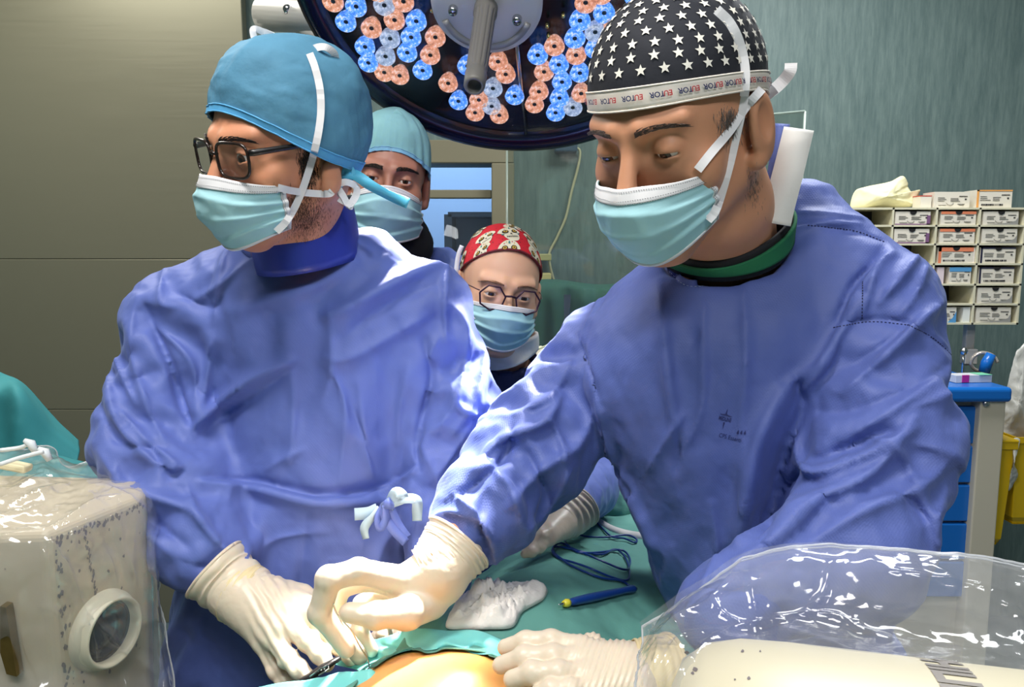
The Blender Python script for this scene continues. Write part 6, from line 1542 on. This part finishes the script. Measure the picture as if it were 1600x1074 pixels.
def skull(b, th0, t0, s, rot):
    e = .01; p0 = SDc(np.array(th0), np.array(t0), .001); lu = np.linalg.norm(SDc(np.array(th0+e), np.array(t0), .001)-p0)/e; lv = np.linalg.norm(SDc(np.array(th0), np.array(t0+e), .001)-p0)/e
    cr, sr = math.cos(rot), math.sin(rot)
    def blob(pts, off, m):
        c0 = np.mean(pts, 0); ring2 = []
        V = []
        for x, y in [tuple(c0)]+list(pts): X, Y = (x*cr-y*sr)*s, (x*sr+y*cr)*s; V.append(SDc(np.array(th0-X/lu), np.clip(np.array(t0-Y/lv), .01, .998), off))
        n = len(pts); b.add(xf(MD, np.array(V)), [(0, k+1, (k+1) % n+1) for k in range(n)], m)
    el = lambda cx, cy, rx, ry, n=18: [(cx+rx*math.cos(a), cy+ry*math.sin(a)) for a in np.linspace(0, 2*PI, n, endpoint=False)]
    blob([(math.cos(a)*(1.0 if math.sin(a) > -.2 else .62), math.sin(a)*(.95 if math.sin(a) > -.2 else 1.25)) for a in np.linspace(0, 2*PI, 28, endpoint=False)], .0012, 0)
    for sx in (-1, 1):
        blob(el(sx*.40, .05, .27, .25), .0018, 1); blob(el(sx*.40, .05, .17, .16), .0023, 2); blob(el(sx*.40, .05, .07, .07), .0028, 1); blob(el(sx*.62, -.35, .10, .08), .0018, 3)
    blob([(0, -.18), (-.10, -.40), (.10, -.40)], .0018, 1); blob([(-.42, -.66), (.42, -.66), (.40, -.70), (-.40, -.70)], .0018, 1)
    for k in range(7): x = -.36+.12*k; blob([(x-.012, -.54), (x+.012, -.54), (x+.012, -.84), (x-.012, -.84)], .0018, 1)
    blob(el(0, .62, .10, .12), .0018, 3)
    for k in range(5): blob(el(.55*math.cos(.5+.53*k), .30+.45*math.sin(.5+.53*k), .06, .06, 10), .0018, (2, 4, 3)[k % 3])
b = MB(); 
for th0, t0, s, r in ((.10, .52, .0185, .25), (-.75, .58, .018, -.5), (.85, .60, .016, .6), (-.62, .93, .019, -.3), (.10, .97, .018, .1), (.75, .90, .016, .5), (-1.4, .9, .017, -.4), (1.5, .85, .017, .5), (-.3, .2, .016, 1), (2.4, .6, .018, 0), (-2.4, .6, .018, 0), (3.1, .8, .018, 0), (1.6, .4, .016, 1), (-1.7, .4, .016, 1)): skull(b, th0, t0, s*1.2, r)
merge(capD, b.build('skull_print', [SKW, SKD, SKG, SKT, mat('print_red2', lin(190, 40, 50), .8)], capD, smooth=False))
maskD, GmD = build_mask(MD, PD, dict(w=.066, yb=.048, yf=[.118, .134, .132, .116, .100], zt=(-.014, -.022), zb=(-.106, -.078), seed=22.2, cr=.003, pd=.005, fan=.14, band=7))
hexa = lambda sep, cz: [(sep+.0245*math.cos(a+.26)*(1.0), cz+.0235*math.sin(a+.26)) for a in np.linspace(0, 2*PI, 7, endpoint=False)]
glasses(MD, PD, 'thin seven-sided dark glasses', hexa, lensY=.118, sep=.034, cz=-.004, r=.0016, fm=mat('plum_metal', lin(60, 34, 54), .3, .5), temple=mat('plum_t', lin(90, 60, 70), .3, .7), templ_r=.0009, earz=.006, wrap=.5)
sD = Surf((GmD.reshape(-1, 3), F90), (Vwd, Qd), cD); b = MB()
ribbon(b, sD.line([(733, 465), (726, 452), (720, 440), (716, 430)], .003, 14, 1.38), .006, .001); ribbon(b, sD.line([(740, 500), (728, 478), (716, 450), (713, 425), (716, 400), (722, 384)], .004, 24, 1.38), .008, .001); b.build('mask_tie', MASKW, maskD)
b = MB(); q = P(716, 470, 1.40); b.lathe([(0, .004), (.003, .003), (.004, 0), (0, -.004)], Matrix.Translation(Vector(q.tolist())), 10); b.build('earring', STEEL, PD)
n0, n1 = P(800, 528, 1.43), P(795, 565, 1.46)
o = collar_band(PD, 'white_neck_wrap', Matrix.Translation(Vector(P(792, 560, 1.46).tolist())) @ Euler((.15, -.25, 0)).to_matrix().to_4x4(), .062, .062, .035, WHITE, th=.006, flare=.04, wav=.006)
V, Q = nets(lambda X: smax(s_cone(X, P(790, 570, 1.48), P(786, 592, 1.50), .066, .085), -s_cone(X, P(792, 520, 1.45), P(790, 566, 1.48), .056, .058), .008), P(785, 580, 1.49)-.14, P(785, 560, 1.49)+.14, .006); mesh('scrub_top', V, Q, mat('scrub_navy', lin(24, 34, 74), .8), PD)
def rD(py, x0, x1, b_, cy=1.55, Y=1.48): a0, a1 = P(x0, py, Y), P(x1, py, Y); return (a0[2], (a0[0]+a1[0])/2, cy, abs(a1[0]-a0[0])/2, b_)
tabD = [rD(575, 740, 820, .07), rD(592, 712, 850, .08), rD(625, 690, 880, .10), rD(700, 690, 885, .12), rD(800, 690, 890, .13), (.9, cx_d, 1.56, .17, .14), (.35, cx_d, 1.56, .18, .15)]
slD = lambda X: smin(s_cone(X, (cx_d+.12, 1.54, 1.22), (cx_d+.16, 1.38, 1.06), .055, .05), s_cone(X, (cx_d+.16, 1.38, 1.06), P(895, 798, 1.155), .05, .030), .02)
slE = lambda X: smin(s_cone(X, (cx_d-.12, 1.54, 1.22), (cx_d-.15, 1.46, 1.0), .055, .05), s_cone(X, (cx_d-.15, 1.46, 1.0), (cx_d+.0, 1.42, .93), .05, .04), .02)
gD, VD, QD = finish_gown('gown', PD, lambda X: smin(smin(s_loft(X, tabD, 2.4), slD(X), .03), slE(X), .03), (cx_d-.30, 1.10, .33), (cx_d+.34, 1.76, 1.36), .008, [([(806, 570), (815, 590), (835, 600)], .008, 6), ([(770, 620), (800, 590), (812, 570)], .008, 8), ([(775, 650), (800, 640), (830, 600)], .005, 8)], GOWN, seed=31., grow=gr_, iters=60)
fing = [(PP([(855, 826, 1.08), (842, 832, 1.07), (830, 838, 1.065), (822, 842, 1.06)]), [.0105, .0096, .009, .0078]), (PP([(858, 832, 1.075), (846, 840, 1.06), (834, 847, 1.055), (827, 851, 1.05)]), [.0105, .0098, .009, .0078]),
        (PP([(858, 838, 1.07), (844, 848, 1.055), (832, 855, 1.048), (824, 860, 1.045)]), [.0102, .0092, .0086, .0074]), (PP([(856, 844, 1.065), (842, 855, 1.05), (830, 862, 1.04), (820, 866, 1.038)]), [.0092, .0084, .0078, .0066]), (PP([(866, 826, 1.10), (852, 822, 1.09), (842, 826, 1.08)]), [.012, .010, .0085])]
hD, _, _ = hand('glove', PD, fing, [(P(878, 815, 1.12), P(858, 830, 1.08), .024, .014), (P(878, 818, 1.12), P(858, 840, 1.07), .022, .012)], h=.0022); hD['label'] = 'cream latex glove resting on the green sheet'
b = MB(); cuff(b, PP([(900, 792, 1.16), (888, 806, 1.14), (872, 818, 1.12)]), [.038, .034, .028], seed=2, wr=.002, freq=30); b.build('glove_cuff', GLOVE, hD)
trousers_and_shoes(PD, cx_d, 1.58)
# patterned pale cloth behind her shoulder
PTC = mat('patterned_cloth', lin(206, 200, 178), .8, bump=(60, .5, .004), var=(46, .45))
o_, _, _ = cloth_lump('patterned_cloth', 'pale patterned cloth bundled behind the shoulder of the woman in the red cap', P(842, 562, 2.05), (.055, .04, .034), PTC, 6.4, 'cloth', .014, 20)
b = MB(); b.box((P(842, 590, 2.05)[0], 2.09, P(842, 586, 2.05)[2]/2), (.24, .22, P(842, 583, 2.05)[2])); o = b.build('instrument_stand', STEEL, None, smooth=False, bevel=.01); tag(o, 'small steel stand with the pale patterned cloth on it, behind the woman', 'stand')
b = MB(); b.tube([P(826, 552, 1.95), P(864, 536, 2.0), P(900, 520, 2.05)], .0025, 6); o = b.build('infusion_tube', mat('tube_pale', lin(190, 196, 160), .3)); tag(o, 'thin pale tube running up behind the reaching sleeve', 'tube')
# ================================================================== covered x-ray equipment
PNT = mat('machine_cream', lin(206, 200, 178), .4, var=(6, .05)); PNTG = mat('machine_cream_worn', lin(196, 182, 156), .42, var=(5, .06))
RUST = mat('chipped_metal', lin(116, 108, 108), .6)
def worn(m):
    nt = m.node_tree; bs = nt.nodes['Principled BSDF']; src = bs.inputs['Base Color'].links[0].from_socket
    tc = nt.nodes.new('ShaderNodeTexCoord'); n = nt.nodes.new('ShaderNodeTexNoise'); n.inputs['Scale'].default_value = 30; n.inputs['Detail'].default_value = 6; n.inputs['Roughness'].default_value = .7
    r = nt.nodes.new('ShaderNodeValToRGB'); r.color_ramp.elements[0].position = .655; r.color_ramp.elements[0].color = (0, 0, 0, 1); r.color_ramp.elements[1].position = .665; r.color_ramp.elements[1].color = (1, 1, 1, 1)
    mx = nt.nodes.new('ShaderNodeMix'); mx.data_type = 'RGBA'; mx.inputs[7].default_value = lin(116, 106, 104)
    L = nt.links; L.new(tc.outputs['Object'], n.inputs['Vector']); L.new(n.outputs[0], r.inputs[0]); L.new(r.outputs[0], mx.inputs[0]); L.new(src, mx.inputs[6]); L.new(mx.outputs[2], bs.inputs['Base Color'])
worn(PNTG)
xt = empty('x_ray_tube_head', (-.60, .92, 0), 'worn cream x-ray tube housing with round port at lower left under clear plastic', 'x-ray machine')
c0 = P(75, 835, .80); c1 = P(226, 772, .93); zT = (c0[2]+c1[2])/2
u_ = (c1-c0); u_[2] = 0; Lf = np.linalg.norm(u_); u_ /= Lf; n_ = np.array((u_[1], -u_[0], 0))   # outward normal (towards +x)
zB = .72; A0_ = np.array((c0[0], c0[1], zT)); A1_ = np.array((c1[0], c1[1], zT))
bk = A1_+u_*.06-n_*.05; bl = np.array((-.72, bk[1]+.02, zT)); fl = np.array((-.80, .78, zT)); 
top = [A0_, A1_, bk, bl, fl]; b = MB(); tp = .03
V = []
for p in top: V.append(p)
cen = np.mean(top, 0)
for p in top: q = cen+(p-cen)*.90; q[2] = zB; V.append(q)
b.add(V, [(0, 1, 2, 3, 4), (9, 8, 7, 6, 5)]+[(i, i+5, (i+1) % 5+5, (i+1) % 5) for i in range(5)])
ho = b.build('housing', PNTG, xt, smooth=False, bevel=.010, seg=4)
# chips of missing paint along the edges
b = MB(); rr = random.Random(5)
def chip(p, nrm, r): 
    t = np.cross(nrm, (0, 0, 1.)); t = t/(np.linalg.norm(t)+1e-9) if np.linalg.norm(t) > .01 else np.array((1., 0, 0)); s = np.cross(t, nrm); n = 9; a0 = rr.random()*6
    rs = [r*rr.uniform(.5, 1.2) for _ in range(n)]
    b.add([p]+[p+t*rs[k]*math.cos(a0+2*PI*k/n)+s*rs[k]*1.5*math.sin(a0+2*PI*k/n) for k in range(n)], [(0, k+1, (k+1) % n+1) for k in range(n)])
dwn = (V[5]-V[0])/np.linalg.norm(V[5]-V[0]); nf = np.cross(u_, dwn); nf = nf/np.linalg.norm(nf); nf = nf if nf@n_ > 0 else -nf
for k in range(70):
    t = rr.random(); chip(A0_+u_*(.007+rr.expovariate(250))+dwn*(.01+t*.36)+nf*.0006, nf, rr.uniform(.0008, .0030))
for k in range(60): chip(A0_+u_*(.01+rr.random()*Lf*.9)+dwn*(.009+rr.expovariate(300))+nf*.0006, nf, rr.uniform(.0008, .0026))
for k in range(26): chip(A0_+u_*(.045+.012*(k/26)+rr.uniform(-.002, .002))+dwn*(.012+k*.0034)+nf*.0006, nf, rr.uniform(.0010, .0022))
for k in range(24): chip(A0_+u_*(rr.uniform(.02, .10))+dwn*rr.uniform(.03, .2)+nf*.0006, nf, rr.uniform(.0008, .0022))
b.build('paint_chips', RUST, ho, smooth=False)
# round port
def on_face(px, py):
    o = np.array((0, 0, CZ)); d = P(px, py, 1.)-o; t = ((A0_-o)@nf)/(d@nf); return o+d*t
pc_ = on_face(160, 984); ez = nf; exx = u_; eyy = np.cross(ez, exx); MPt = Matrix(((exx[0], eyy[0], ez[0], pc_[0]), (exx[1], eyy[1], ez[1], pc_[1]), (exx[2], eyy[2], ez[2], pc_[2]), (0, 0, 0, 1)))
Rr = np.linalg.norm(on_face(160, 930)-on_face(160, 1038))/2
b = MB(); b.lathe([(Rr*1.12, -.001), (Rr*1.10, .006), (Rr*1.04, .010), (Rr, .012), (Rr*.97, .020), (Rr*.90, .021), (Rr*.84, .016), (Rr*.84, .004)], MPt, 64); b.build('port_ring', PNT, xt)
b = MB(); b.lathe([(Rr*.84, .006), (Rr*.80, .003), (Rr*.78, .0045), (Rr*.66, .0045), (Rr*.64, .002), (Rr*.5, .002), (Rr*.48, .004), (Rr*.3, .004), (0, .0035)], MPt, 64); b.build('port_lens', mat('port_dark', lin(44, 46, 56), .2, .3), xt)
b = MB(); q = P(14, 1002, .79); yl = V[5]-V[0]
fy = c0[1]-.002
def on_front(px, py): return P(px, py, .785)
pl_ = [(0, 948), (9, 950), (26, 1058), (10, 1054), (0, 1020)]; b.add([on_front(x, y) for x, y in pl_]+[on_front(x, y)+np.array((0, .012, 0)) for x, y in pl_], [(0, 1, 2, 3, 4), (9, 8, 7, 6, 5)]+[(i, (i+1) % 5, (i+1) % 5+5, i+5) for i in range(5)])
b.build('rating_plate', mat('brass_plate', lin(120, 100, 50), .35, .6, var=(40, .5)), xt, smooth=False)
b = MB(); b.tube([(-.64, .95, .74), (-.66, .96, .35), (-.70, .98, .14)], [.07, .07, .08], 24); b.box((-.72, 1.0, .07), (.5, .5, .14)); b.build('stand', PNT, xt, bevel=0, smooth=False)
# detector drum on the right
xd = empty('x_ray_detector', (.42, .58, 0), 'large cream x-ray detector drum at lower right under clear plastic', 'x-ray machine')
t0 = P(1085, 984, .56); t1 = P(1600, 1036, .505); axd = t1-t0; axd[2] = 0; axd /= np.linalg.norm(axd); RD_ = .15
dz = np.array((0, 0, -RD_*.96)); off = np.array((-axd[1], axd[0], 0)); off = off if off[1] < 0 else -off
cA_ = t0+dz+off*.05; MDm = Vector(axd).to_track_quat('Z', 'Y').to_matrix().to_4x4(); MDm.translation = Vector(cA_.tolist())
b = MB(); b.lathe([(0, -.018), (RD_*.72, -.016), (RD_*.86, -.008), (RD_*.95, .010), (RD_*.99, .035), (RD_, .07), (RD_, .52), (RD_*.95, .55), (0, .55)], MDm, 96); dr_o = b.build('drum', mat('machine_cream2', lin(204, 196, 170), .38, var=(5, .05)), xt if False else xd)
b = MB(); b.lathe([(RD_*.50, -.020), (RD_*.55, -.024), (RD_*.60, -.020)], MDm, 64); b.build('front_ring', PNT, xd)
b = MB(); mb_ = cA_+axd*.45; b.tube([mb_+np.array((0, 0, -.1)), mb_+np.array((.05, 0, -.5)), (mb_[0]+.05, mb_[1], .12)], [.07, .07, .08], 24); b.box((mb_[0]+.02, mb_[1]-.05, .06), (.4, .5, .12)); b.build('stand', PNT, xd, smooth=False)
# big letters printed round the drum
Vt, Ft = text_mesh('PHILIPS', 1, .045); b = MB(); DS = Surf((np.array([v.co[:] for v in dr_o.data.vertices]), [tuple(p.vertices) for p in dr_o.data.polygons]))
yh_ = next(y for y in np.arange(1000, 1074, .5) if DS.hit(1465, y, 0) is not None); hH = DS.hit(1465, yh_+1, 0); rel = np.array(hH)-cA_; along = rel@axd; rad = rel-along*axd; rad /= np.linalg.norm(rad); tng = np.cross(axd, rad)
if tng[1] > 0: tng = -tng
fs = .0455; xs = Vt[:, 0]; 
for fidx, f in enumerate(Ft): pass
xH = .0; W_ = xs.max()-xs.min(); x_start = xs.min()
out = []
for x, y, z in Vt:
    s = (x-x_start)*fs*.60-.006; h = along+(y-.35)*fs*.78
    a = s/RD_; out.append(cA_+axd*h+(rad*math.cos(a)+tng*math.sin(a))*(RD_+.0007))
# subdivide long faces so the print hugs the curve
b.add(out, Ft, 0); tl = b.build('drum_lettering', mat('letter_grey', lin(136, 130, 124), .5), dr_o, smooth=False)
b = MB(); rr = random.Random(9)
def dchip(px, py, r):
    ring = [DS.hit(px+r*rr.uniform(.6, 1.2)*math.cos(a), py+r*rr.uniform(.5, 1.1)*math.sin(a), .0007, .5) for a in np.linspace(0, 2*PI, 9, endpoint=False)]; b.add(ring, [tuple(range(9))])
for x, y, r in ((1086, 1046, 5), (1082, 1052, 3), (1073, 1020, 4), (1160, 1018, 3), (1170, 1060, 3), (1148, 1062, 2), (1188, 1018, 2)): dchip(x, y, r)
b.build('paint_chips', RUST, dr_o, smooth=False)
# ------------------------------------------------------------------ plastic covers
FILM = clear_mat('plastic_film', .17, .10, (1, 1, 1, 1), 1.0); FILM2 = clear_mat('plastic_film_milky', .15, .10, (1, 1, 1, 1), 1.0)
def film(name, G, label, mt, amp, f, seed, seam=None):
    G = np.array(G); du = np.gradient(G, axis=0); dv = np.gradient(G, axis=1); N = np.cross(du, dv); N /= np.linalg.norm(N, axis=2, keepdims=True)+1e-9
    sg = np.sign(((np.array([0, 0, CZ])-G.mean((0, 1)))*N.mean((0, 1))).sum()); a_, b_ = G.shape[:2]
    G = G+N*(crumple(G, f, amp, 3, seed, gain=.4)+crumple(G, (30, 30, 20), amp*.28, 2, seed+2))[..., None]
    Vf = G.reshape(-1, 3)
    for ln_, am, wd in seam or []: Vf = fold(Vf, sg*N.reshape(-1, 3), ln_, am, wd)
    G = Vf.reshape(G.shape); b = MB(); b.grid(G, 0); o = b.build(name, mt); tag(o, label, 'plastic cover'); return o, G
CR_LEFT = [([(78, 840), (95, 880), (120, 930)], .006, 5), ([(100, 866), (112, 920), (140, 985), (150, 1040)], .006, 4), ([(100, 870), (130, 950), (180, 1000), (200, 1020), (240, 1060)], .006, 4), ([(60, 950), (90, 960), (105, 1060)], .005, 5),
 ([(120, 760), (175, 765), (235, 805)], .006, 5), ([(180, 770), (190, 850), (205, 900), (200, 960)], .006, 5), ([(215, 790), (205, 860), (215, 940)], .005, 5), ([(0, 800), (60, 770), (110, 755)], .005, 5), ([(0, 838), (80, 828), (150, 785), (215, 775)], .006, 5), ([(170, 1000), (200, 1010), (250, 1060)], .005, 5),
 ([(110, 830), (140, 850), (120, 880)], .004, 4), ([(160, 850), (175, 890), (180, 930)], .005, 4), ([(236, 830), (240, 950), (255, 1060)], .006, 5), ([(10, 770), (60, 745), (100, 742)], .004, 4), ([(30, 900), (40, 1000), (60, 1060)], .004, 6)]
CR_BACK = [([(1168, 868), (1172, 920), (1178, 975)], .007, 5), ([(1270, 856), (1262, 920), (1240, 960)], .007, 6), ([(1430, 862), (1440, 900), (1430, 960)], .006, 6), ([(1500, 875), (1520, 920), (1500, 980)], .006, 6), ([(1570, 890), (1590, 940), (1580, 1000)], .007, 6), ([(1180, 940), (1300, 935), (1420, 965), (1590, 1000)], .006, 7), ([(1340, 960), (1480, 945), (1600, 985)], .005, 6)]
CR_FRONT = [([(1010, 1010), (1060, 965), (1110, 940), (1165, 870)], .008, 6), ([(1020, 1060), (1060, 1000), (1100, 990), (1140, 985)], .007, 6), ([(1170, 890), (1180, 950), (1178, 990)], .006, 5), ([(1110, 925), (1130, 960), (1160, 975)], .006, 5), ([(1060, 1060), (1110, 1000), (1180, 975), (1235, 970)], .006, 6), ([(1225, 990), (1228, 1040), (1220, 1074)], .004, 4),
 ([(1200, 965), (1300, 960), (1345, 990)], .006, 5), ([(1300, 870), (1285, 930), (1250, 960)], .006, 6), ([(1380, 890), (1450, 900), (1600, 930)], .005, 5), ([(1560, 940), (1590, 960), (1600, 1000)], .007, 5), ([(1450, 880), (1490, 910), (1480, 940)], .006, 5), ([(1010, 975), (1030, 1010), (1012, 1060)], .006, 5), ([(1330, 950), (1350, 985), (1400, 1000)], .005, 5), ([(1040, 1074), (1080, 1030), (1090, 1074)], .005, 5)]
# right cover: a bag standing up behind the drum and lying over it
def gridpts(rows, nu, nv):
    rows = [spline([list(P(*p)) for p in r], nu-1) for r in rows]; rows = np.array(rows); out = []
    for i in range(nu): out.append(spline(rows[:, i], nv-1))
    return np.array(out)
back = gridpts([[(1000, 975, 0.680), (1085, 915, 0.680), (1165, 866, 0.672), (1280, 850, 0.665), (1430, 858, 0.650), (1600, 880, 0.630), (1760, 900, 0.600)],
                [(1010, 1000, 0.680), (1085, 945, 0.680), (1165, 905, 0.672), (1280, 900, 0.665), (1430, 905, 0.650), (1600, 925, 0.630), (1760, 945, 0.600)],
                [(1020, 1040, 0.682), (1090, 1000, 0.682), (1170, 980, 0.674), (1290, 985, 0.667), (1440, 1000, 0.652), (1600, 1020, 0.632), (1760, 1040, 0.602)],
                [(1020, 1100, 0.684), (1090, 1090, 0.684), (1170, 1090, 0.676), (1290, 1090, 0.669), (1440, 1100, 0.654), (1600, 1110, 0.634), (1760, 1110, 0.604)]], 170, 90)
o1, Gb = film('plastic_cover', back, 'clear plastic bag standing behind and over the cream detector drum', FILM, .012, (8, 8, 7), 3.3, CR_BACK)
def onD(px, py): return tuple((px, py, float(DS.hit(px, py, .012, .50)[1])))
front = gridpts([[(1000, 975, 0.678), (1085, 915, 0.678), (1165, 866, 0.670), (1280, 850, 0.663), (1430, 858, 0.648), (1600, 880, 0.628), (1760, 900, 0.598)],
                 [(1002, 1005, 0.650), (1050, 945, 0.650), (1170, 900, 0.642), (1280, 885, 0.635), (1430, 895, 0.620), (1600, 925, 0.600), (1760, 950, 0.570)],
                 [(1000, 1030, .61), (1032, 990, .60), (1100, 975, .60), (1235, 972, .60), (1420, 988, .575), (1600, 1015, .55), (1760, 1040, .52)],
                 [(1000, 1074, .54), (1022, 1030, .545), (1100, 1018, .545), (1235, 1018, .535), (1420, 1040, .52), (1600, 1072, .49), (1760, 1096, .465)],
                 [(992, 1140, .49), (1016, 1110, .49), (1100, 1110, .48), (1235, 1115, .47), (1420, 1130, .455), (1600, 1160, .43), (1760, 1190, .41)],
                 [(980, 1330, .40), (1010, 1330, .39), (1100, 1330, .37), (1235, 1335, .36), (1420, 1350, .345), (1600, 1380, .32), (1760, 1400, .30)]], 190, 150)
fr_o, Gf = film('front_sheet', front, '', FILM2, .009, (10, 10, 9), 6.1, CR_FRONT)
fr_o['label'] = 'clear film lying over the drum'; del fr_o['category']
fr_o.parent = o1
sbd = MB(); r_ = Gb[:, 10] if False else Gf[:, 3]; 
for i in range(0, len(r_)-1): 
    a, c = r_[i], r_[i+1]
    for q in (0, .34, .67): p = a+(c-a)*q; sbd.tube([pull(p, .002), pull(a+(c-a)*(q+.17), .002)], .0009, 4)
sm_o = sbd.build('weld_seam', clear_mat('seam', .5, .1), o1); sm_o['label'] = 'stitched looking weld seam'
# left cover
HSf = Surf((np.array(V), [(0, 1, 2), (0, 2, 3), (0, 3, 4)]+[t for i in range(5) for t in ((i, i+5, (i+1) % 5+5), (i, (i+1) % 5+5, (i+1) % 5))]))
def onH(px, py, d=.9, off=.020):
    h = HSf.hit(px, py, off, d); return (px, py, float(h[1]))
left = gridpts([[(-60, 668, 1.09), (0, 702, 1.09), (52, 700, 1.08), (80, 704, 1.08), (100, 728, 1.08), (150, 722, 1.10), (215, 736, 1.10), (246, 780, 1.08)],
                [(-60, 720, .98), (0, 738, .98), (60, 734, .97), (110, 742, .98), (140, 734, 1.02), (180, 738, 1.03), (234, 750, 1.03), (250, 830, 1.01)],
                [onH(-70, 790), onH(0, 808), onH(60, 810), onH(80, 812), onH(120, 806), onH(165, 790), (240, 790, .93), (252, 880, .96)],
                [onH(-80, 880), onH(0, 870), onH(50, 866), onH(78, 872), onH(115, 880), onH(170, 870), (237, 870, .90), (248, 940, .94)],
                [onH(-80, 970), onH(0, 980), onH(60, 980), onH(100, 980), onH(135, 990), (185, 990, onH(185, 990)[2]-.012), (241, 980, .88), (260, 1010, .91)],
                [onH(-80, 1070), onH(0, 1070), onH(60, 1070), onH(110, 1070), onH(150, 1070), onH(195, 1070), (254, 1066, .86), (274, 1080, .89)],
                [(-80, 1200, .72), (0, 1200, .72), (60, 1200, .715), (110, 1200, .72), (160, 1200, .74), (210, 1200, .77), (262, 1190, .82), (284, 1190, .85)]], 130, 170)
o2, Gl = film('plastic_cover', left, 'clear creased plastic cover over the worn tube housing at lower left', FILM, .011, (13, 13, 9), 9.4, [(l_, a_*1.8, w_) for l_, a_, w_ in CR_LEFT])
b = MB()
for pts in ([(0, 768-64, .99), (30, 700, 1.0), (46, 694, 1.0)], [(0, 726, .95), (30, 716, .96), (68, 706, .97)]): b.tube(spline(PP(pts), 16), .0028, 8)
for x, y in ((48, 693), (70, 706)): q = P(x, y, .985); b.tube([q+np.array((-.008, 0, .004)), q, q+np.array((.006, 0, -.012))], [.003, .006, .004], 8)
eb = MB(); SEAM = clear_mat('film_hem_glint', .55, .1)  # milky hem tubes added so the film edges show as highlights
eb.tube([pull(p, .001) for p in Gl[-1]], .0011, 5); eb.tube([pull(p, .001) for p in Gl[:, 0]], .0009, 5); eb.build('film_hem_glint', SEAM, o2)
eb = MB(); eb.tube([pull(p, .001) for p in Gf[:, 0]], .0010, 5); eb.tube([pull(p, .001) for p in Gf[0]], .0010, 5); eb.build('film_hem_glint', SEAM, o1)
t_o = b.build('cover_tie', mat('tie_white', lin(220, 226, 228), .4), o2)
b = MB(); q = P(25, 729, .99); b.box(q, (.035, .02, .010), 0, np.array(Matrix.Rotation(.2, 3, 'Y'))); b.build('adhesive_patch', mat('patch_cream', lin(226, 216, 178), .6), o2, smooth=False, bevel=.003)
# big green drape behind on the left
def gdr(rows, nu, nv, name, label, seed, amp=.010, f=(4, 4, 4)):
    G = gridpts(rows, nu, nv); G = G+np.stack([0*G[..., 0], crumple(G, f, amp, 3, seed), crumple(G, f, amp*.5, 3, seed+5)], -1); b = MB(); b.grid(G, 0, .0015); o = b.build(name, GREEND); tag(o, label, 'drape'); return o
gdr([[(-160, 520, 1.75), (-60, 555, 1.72), (0, 582, 1.70), (36, 600, 1.68), (80, 650, 1.68), (122, 690, 1.68)],
     [(-160, 560, 1.62), (-60, 590, 1.60), (0, 608, 1.58), (32, 612, 1.56), (82, 668, 1.60), (124, 704, 1.62)],
     [(-160, 640, 1.57), (-60, 650, 1.56), (0, 655, 1.56), (30, 660, 1.53), (80, 690, 1.57), (122, 716, 1.60)],
     [(-160, 720, 1.55), (-60, 730, 1.54), (0, 735, 1.54), (30, 740, 1.53), (80, 740, 1.54), (118, 730, 1.58)]], 90, 60, 'equipment_drape', 'tall dark green sheet over equipment behind at the far left', 4.)
gdr([[(-100, 735, 1.58), (0, 690, 1.60), (60, 704, 1.58), (120, 720, 1.56), (180, 735, 1.52), (240, 752, 1.50)],
     [(-100, 760, 1.40), (0, 745, 1.40), (60, 748, 1.38), (120, 752, 1.36), (180, 762, 1.34), (240, 780, 1.32)],
     [(-100, 840, 1.30), (0, 830, 1.30), (60, 830, 1.30), (120, 830, 1.30), (180, 840, 1.28), (240, 850, 1.28)],
     [(-100, 1100, 1.28), (0, 1100, 1.28), (60, 1100, 1.28), (120, 1100, 1.28), (180, 1100, 1.28), (240, 1100, 1.28)]], 90, 60, 'table_drape', 'lower green sheet over a table behind the plastic covered housing', 7., .008)
b = MB(); b.box((-1.15, 1.72, .42), (.5, .28, .84)); b.box((-1.15, 1.50, .36), (.5, .2, .72)); o = b.build('equipment_stand', STEEL, None, smooth=False, bevel=.01); tag(o, 'steel stand beneath the green sheets at the far left', 'stand')
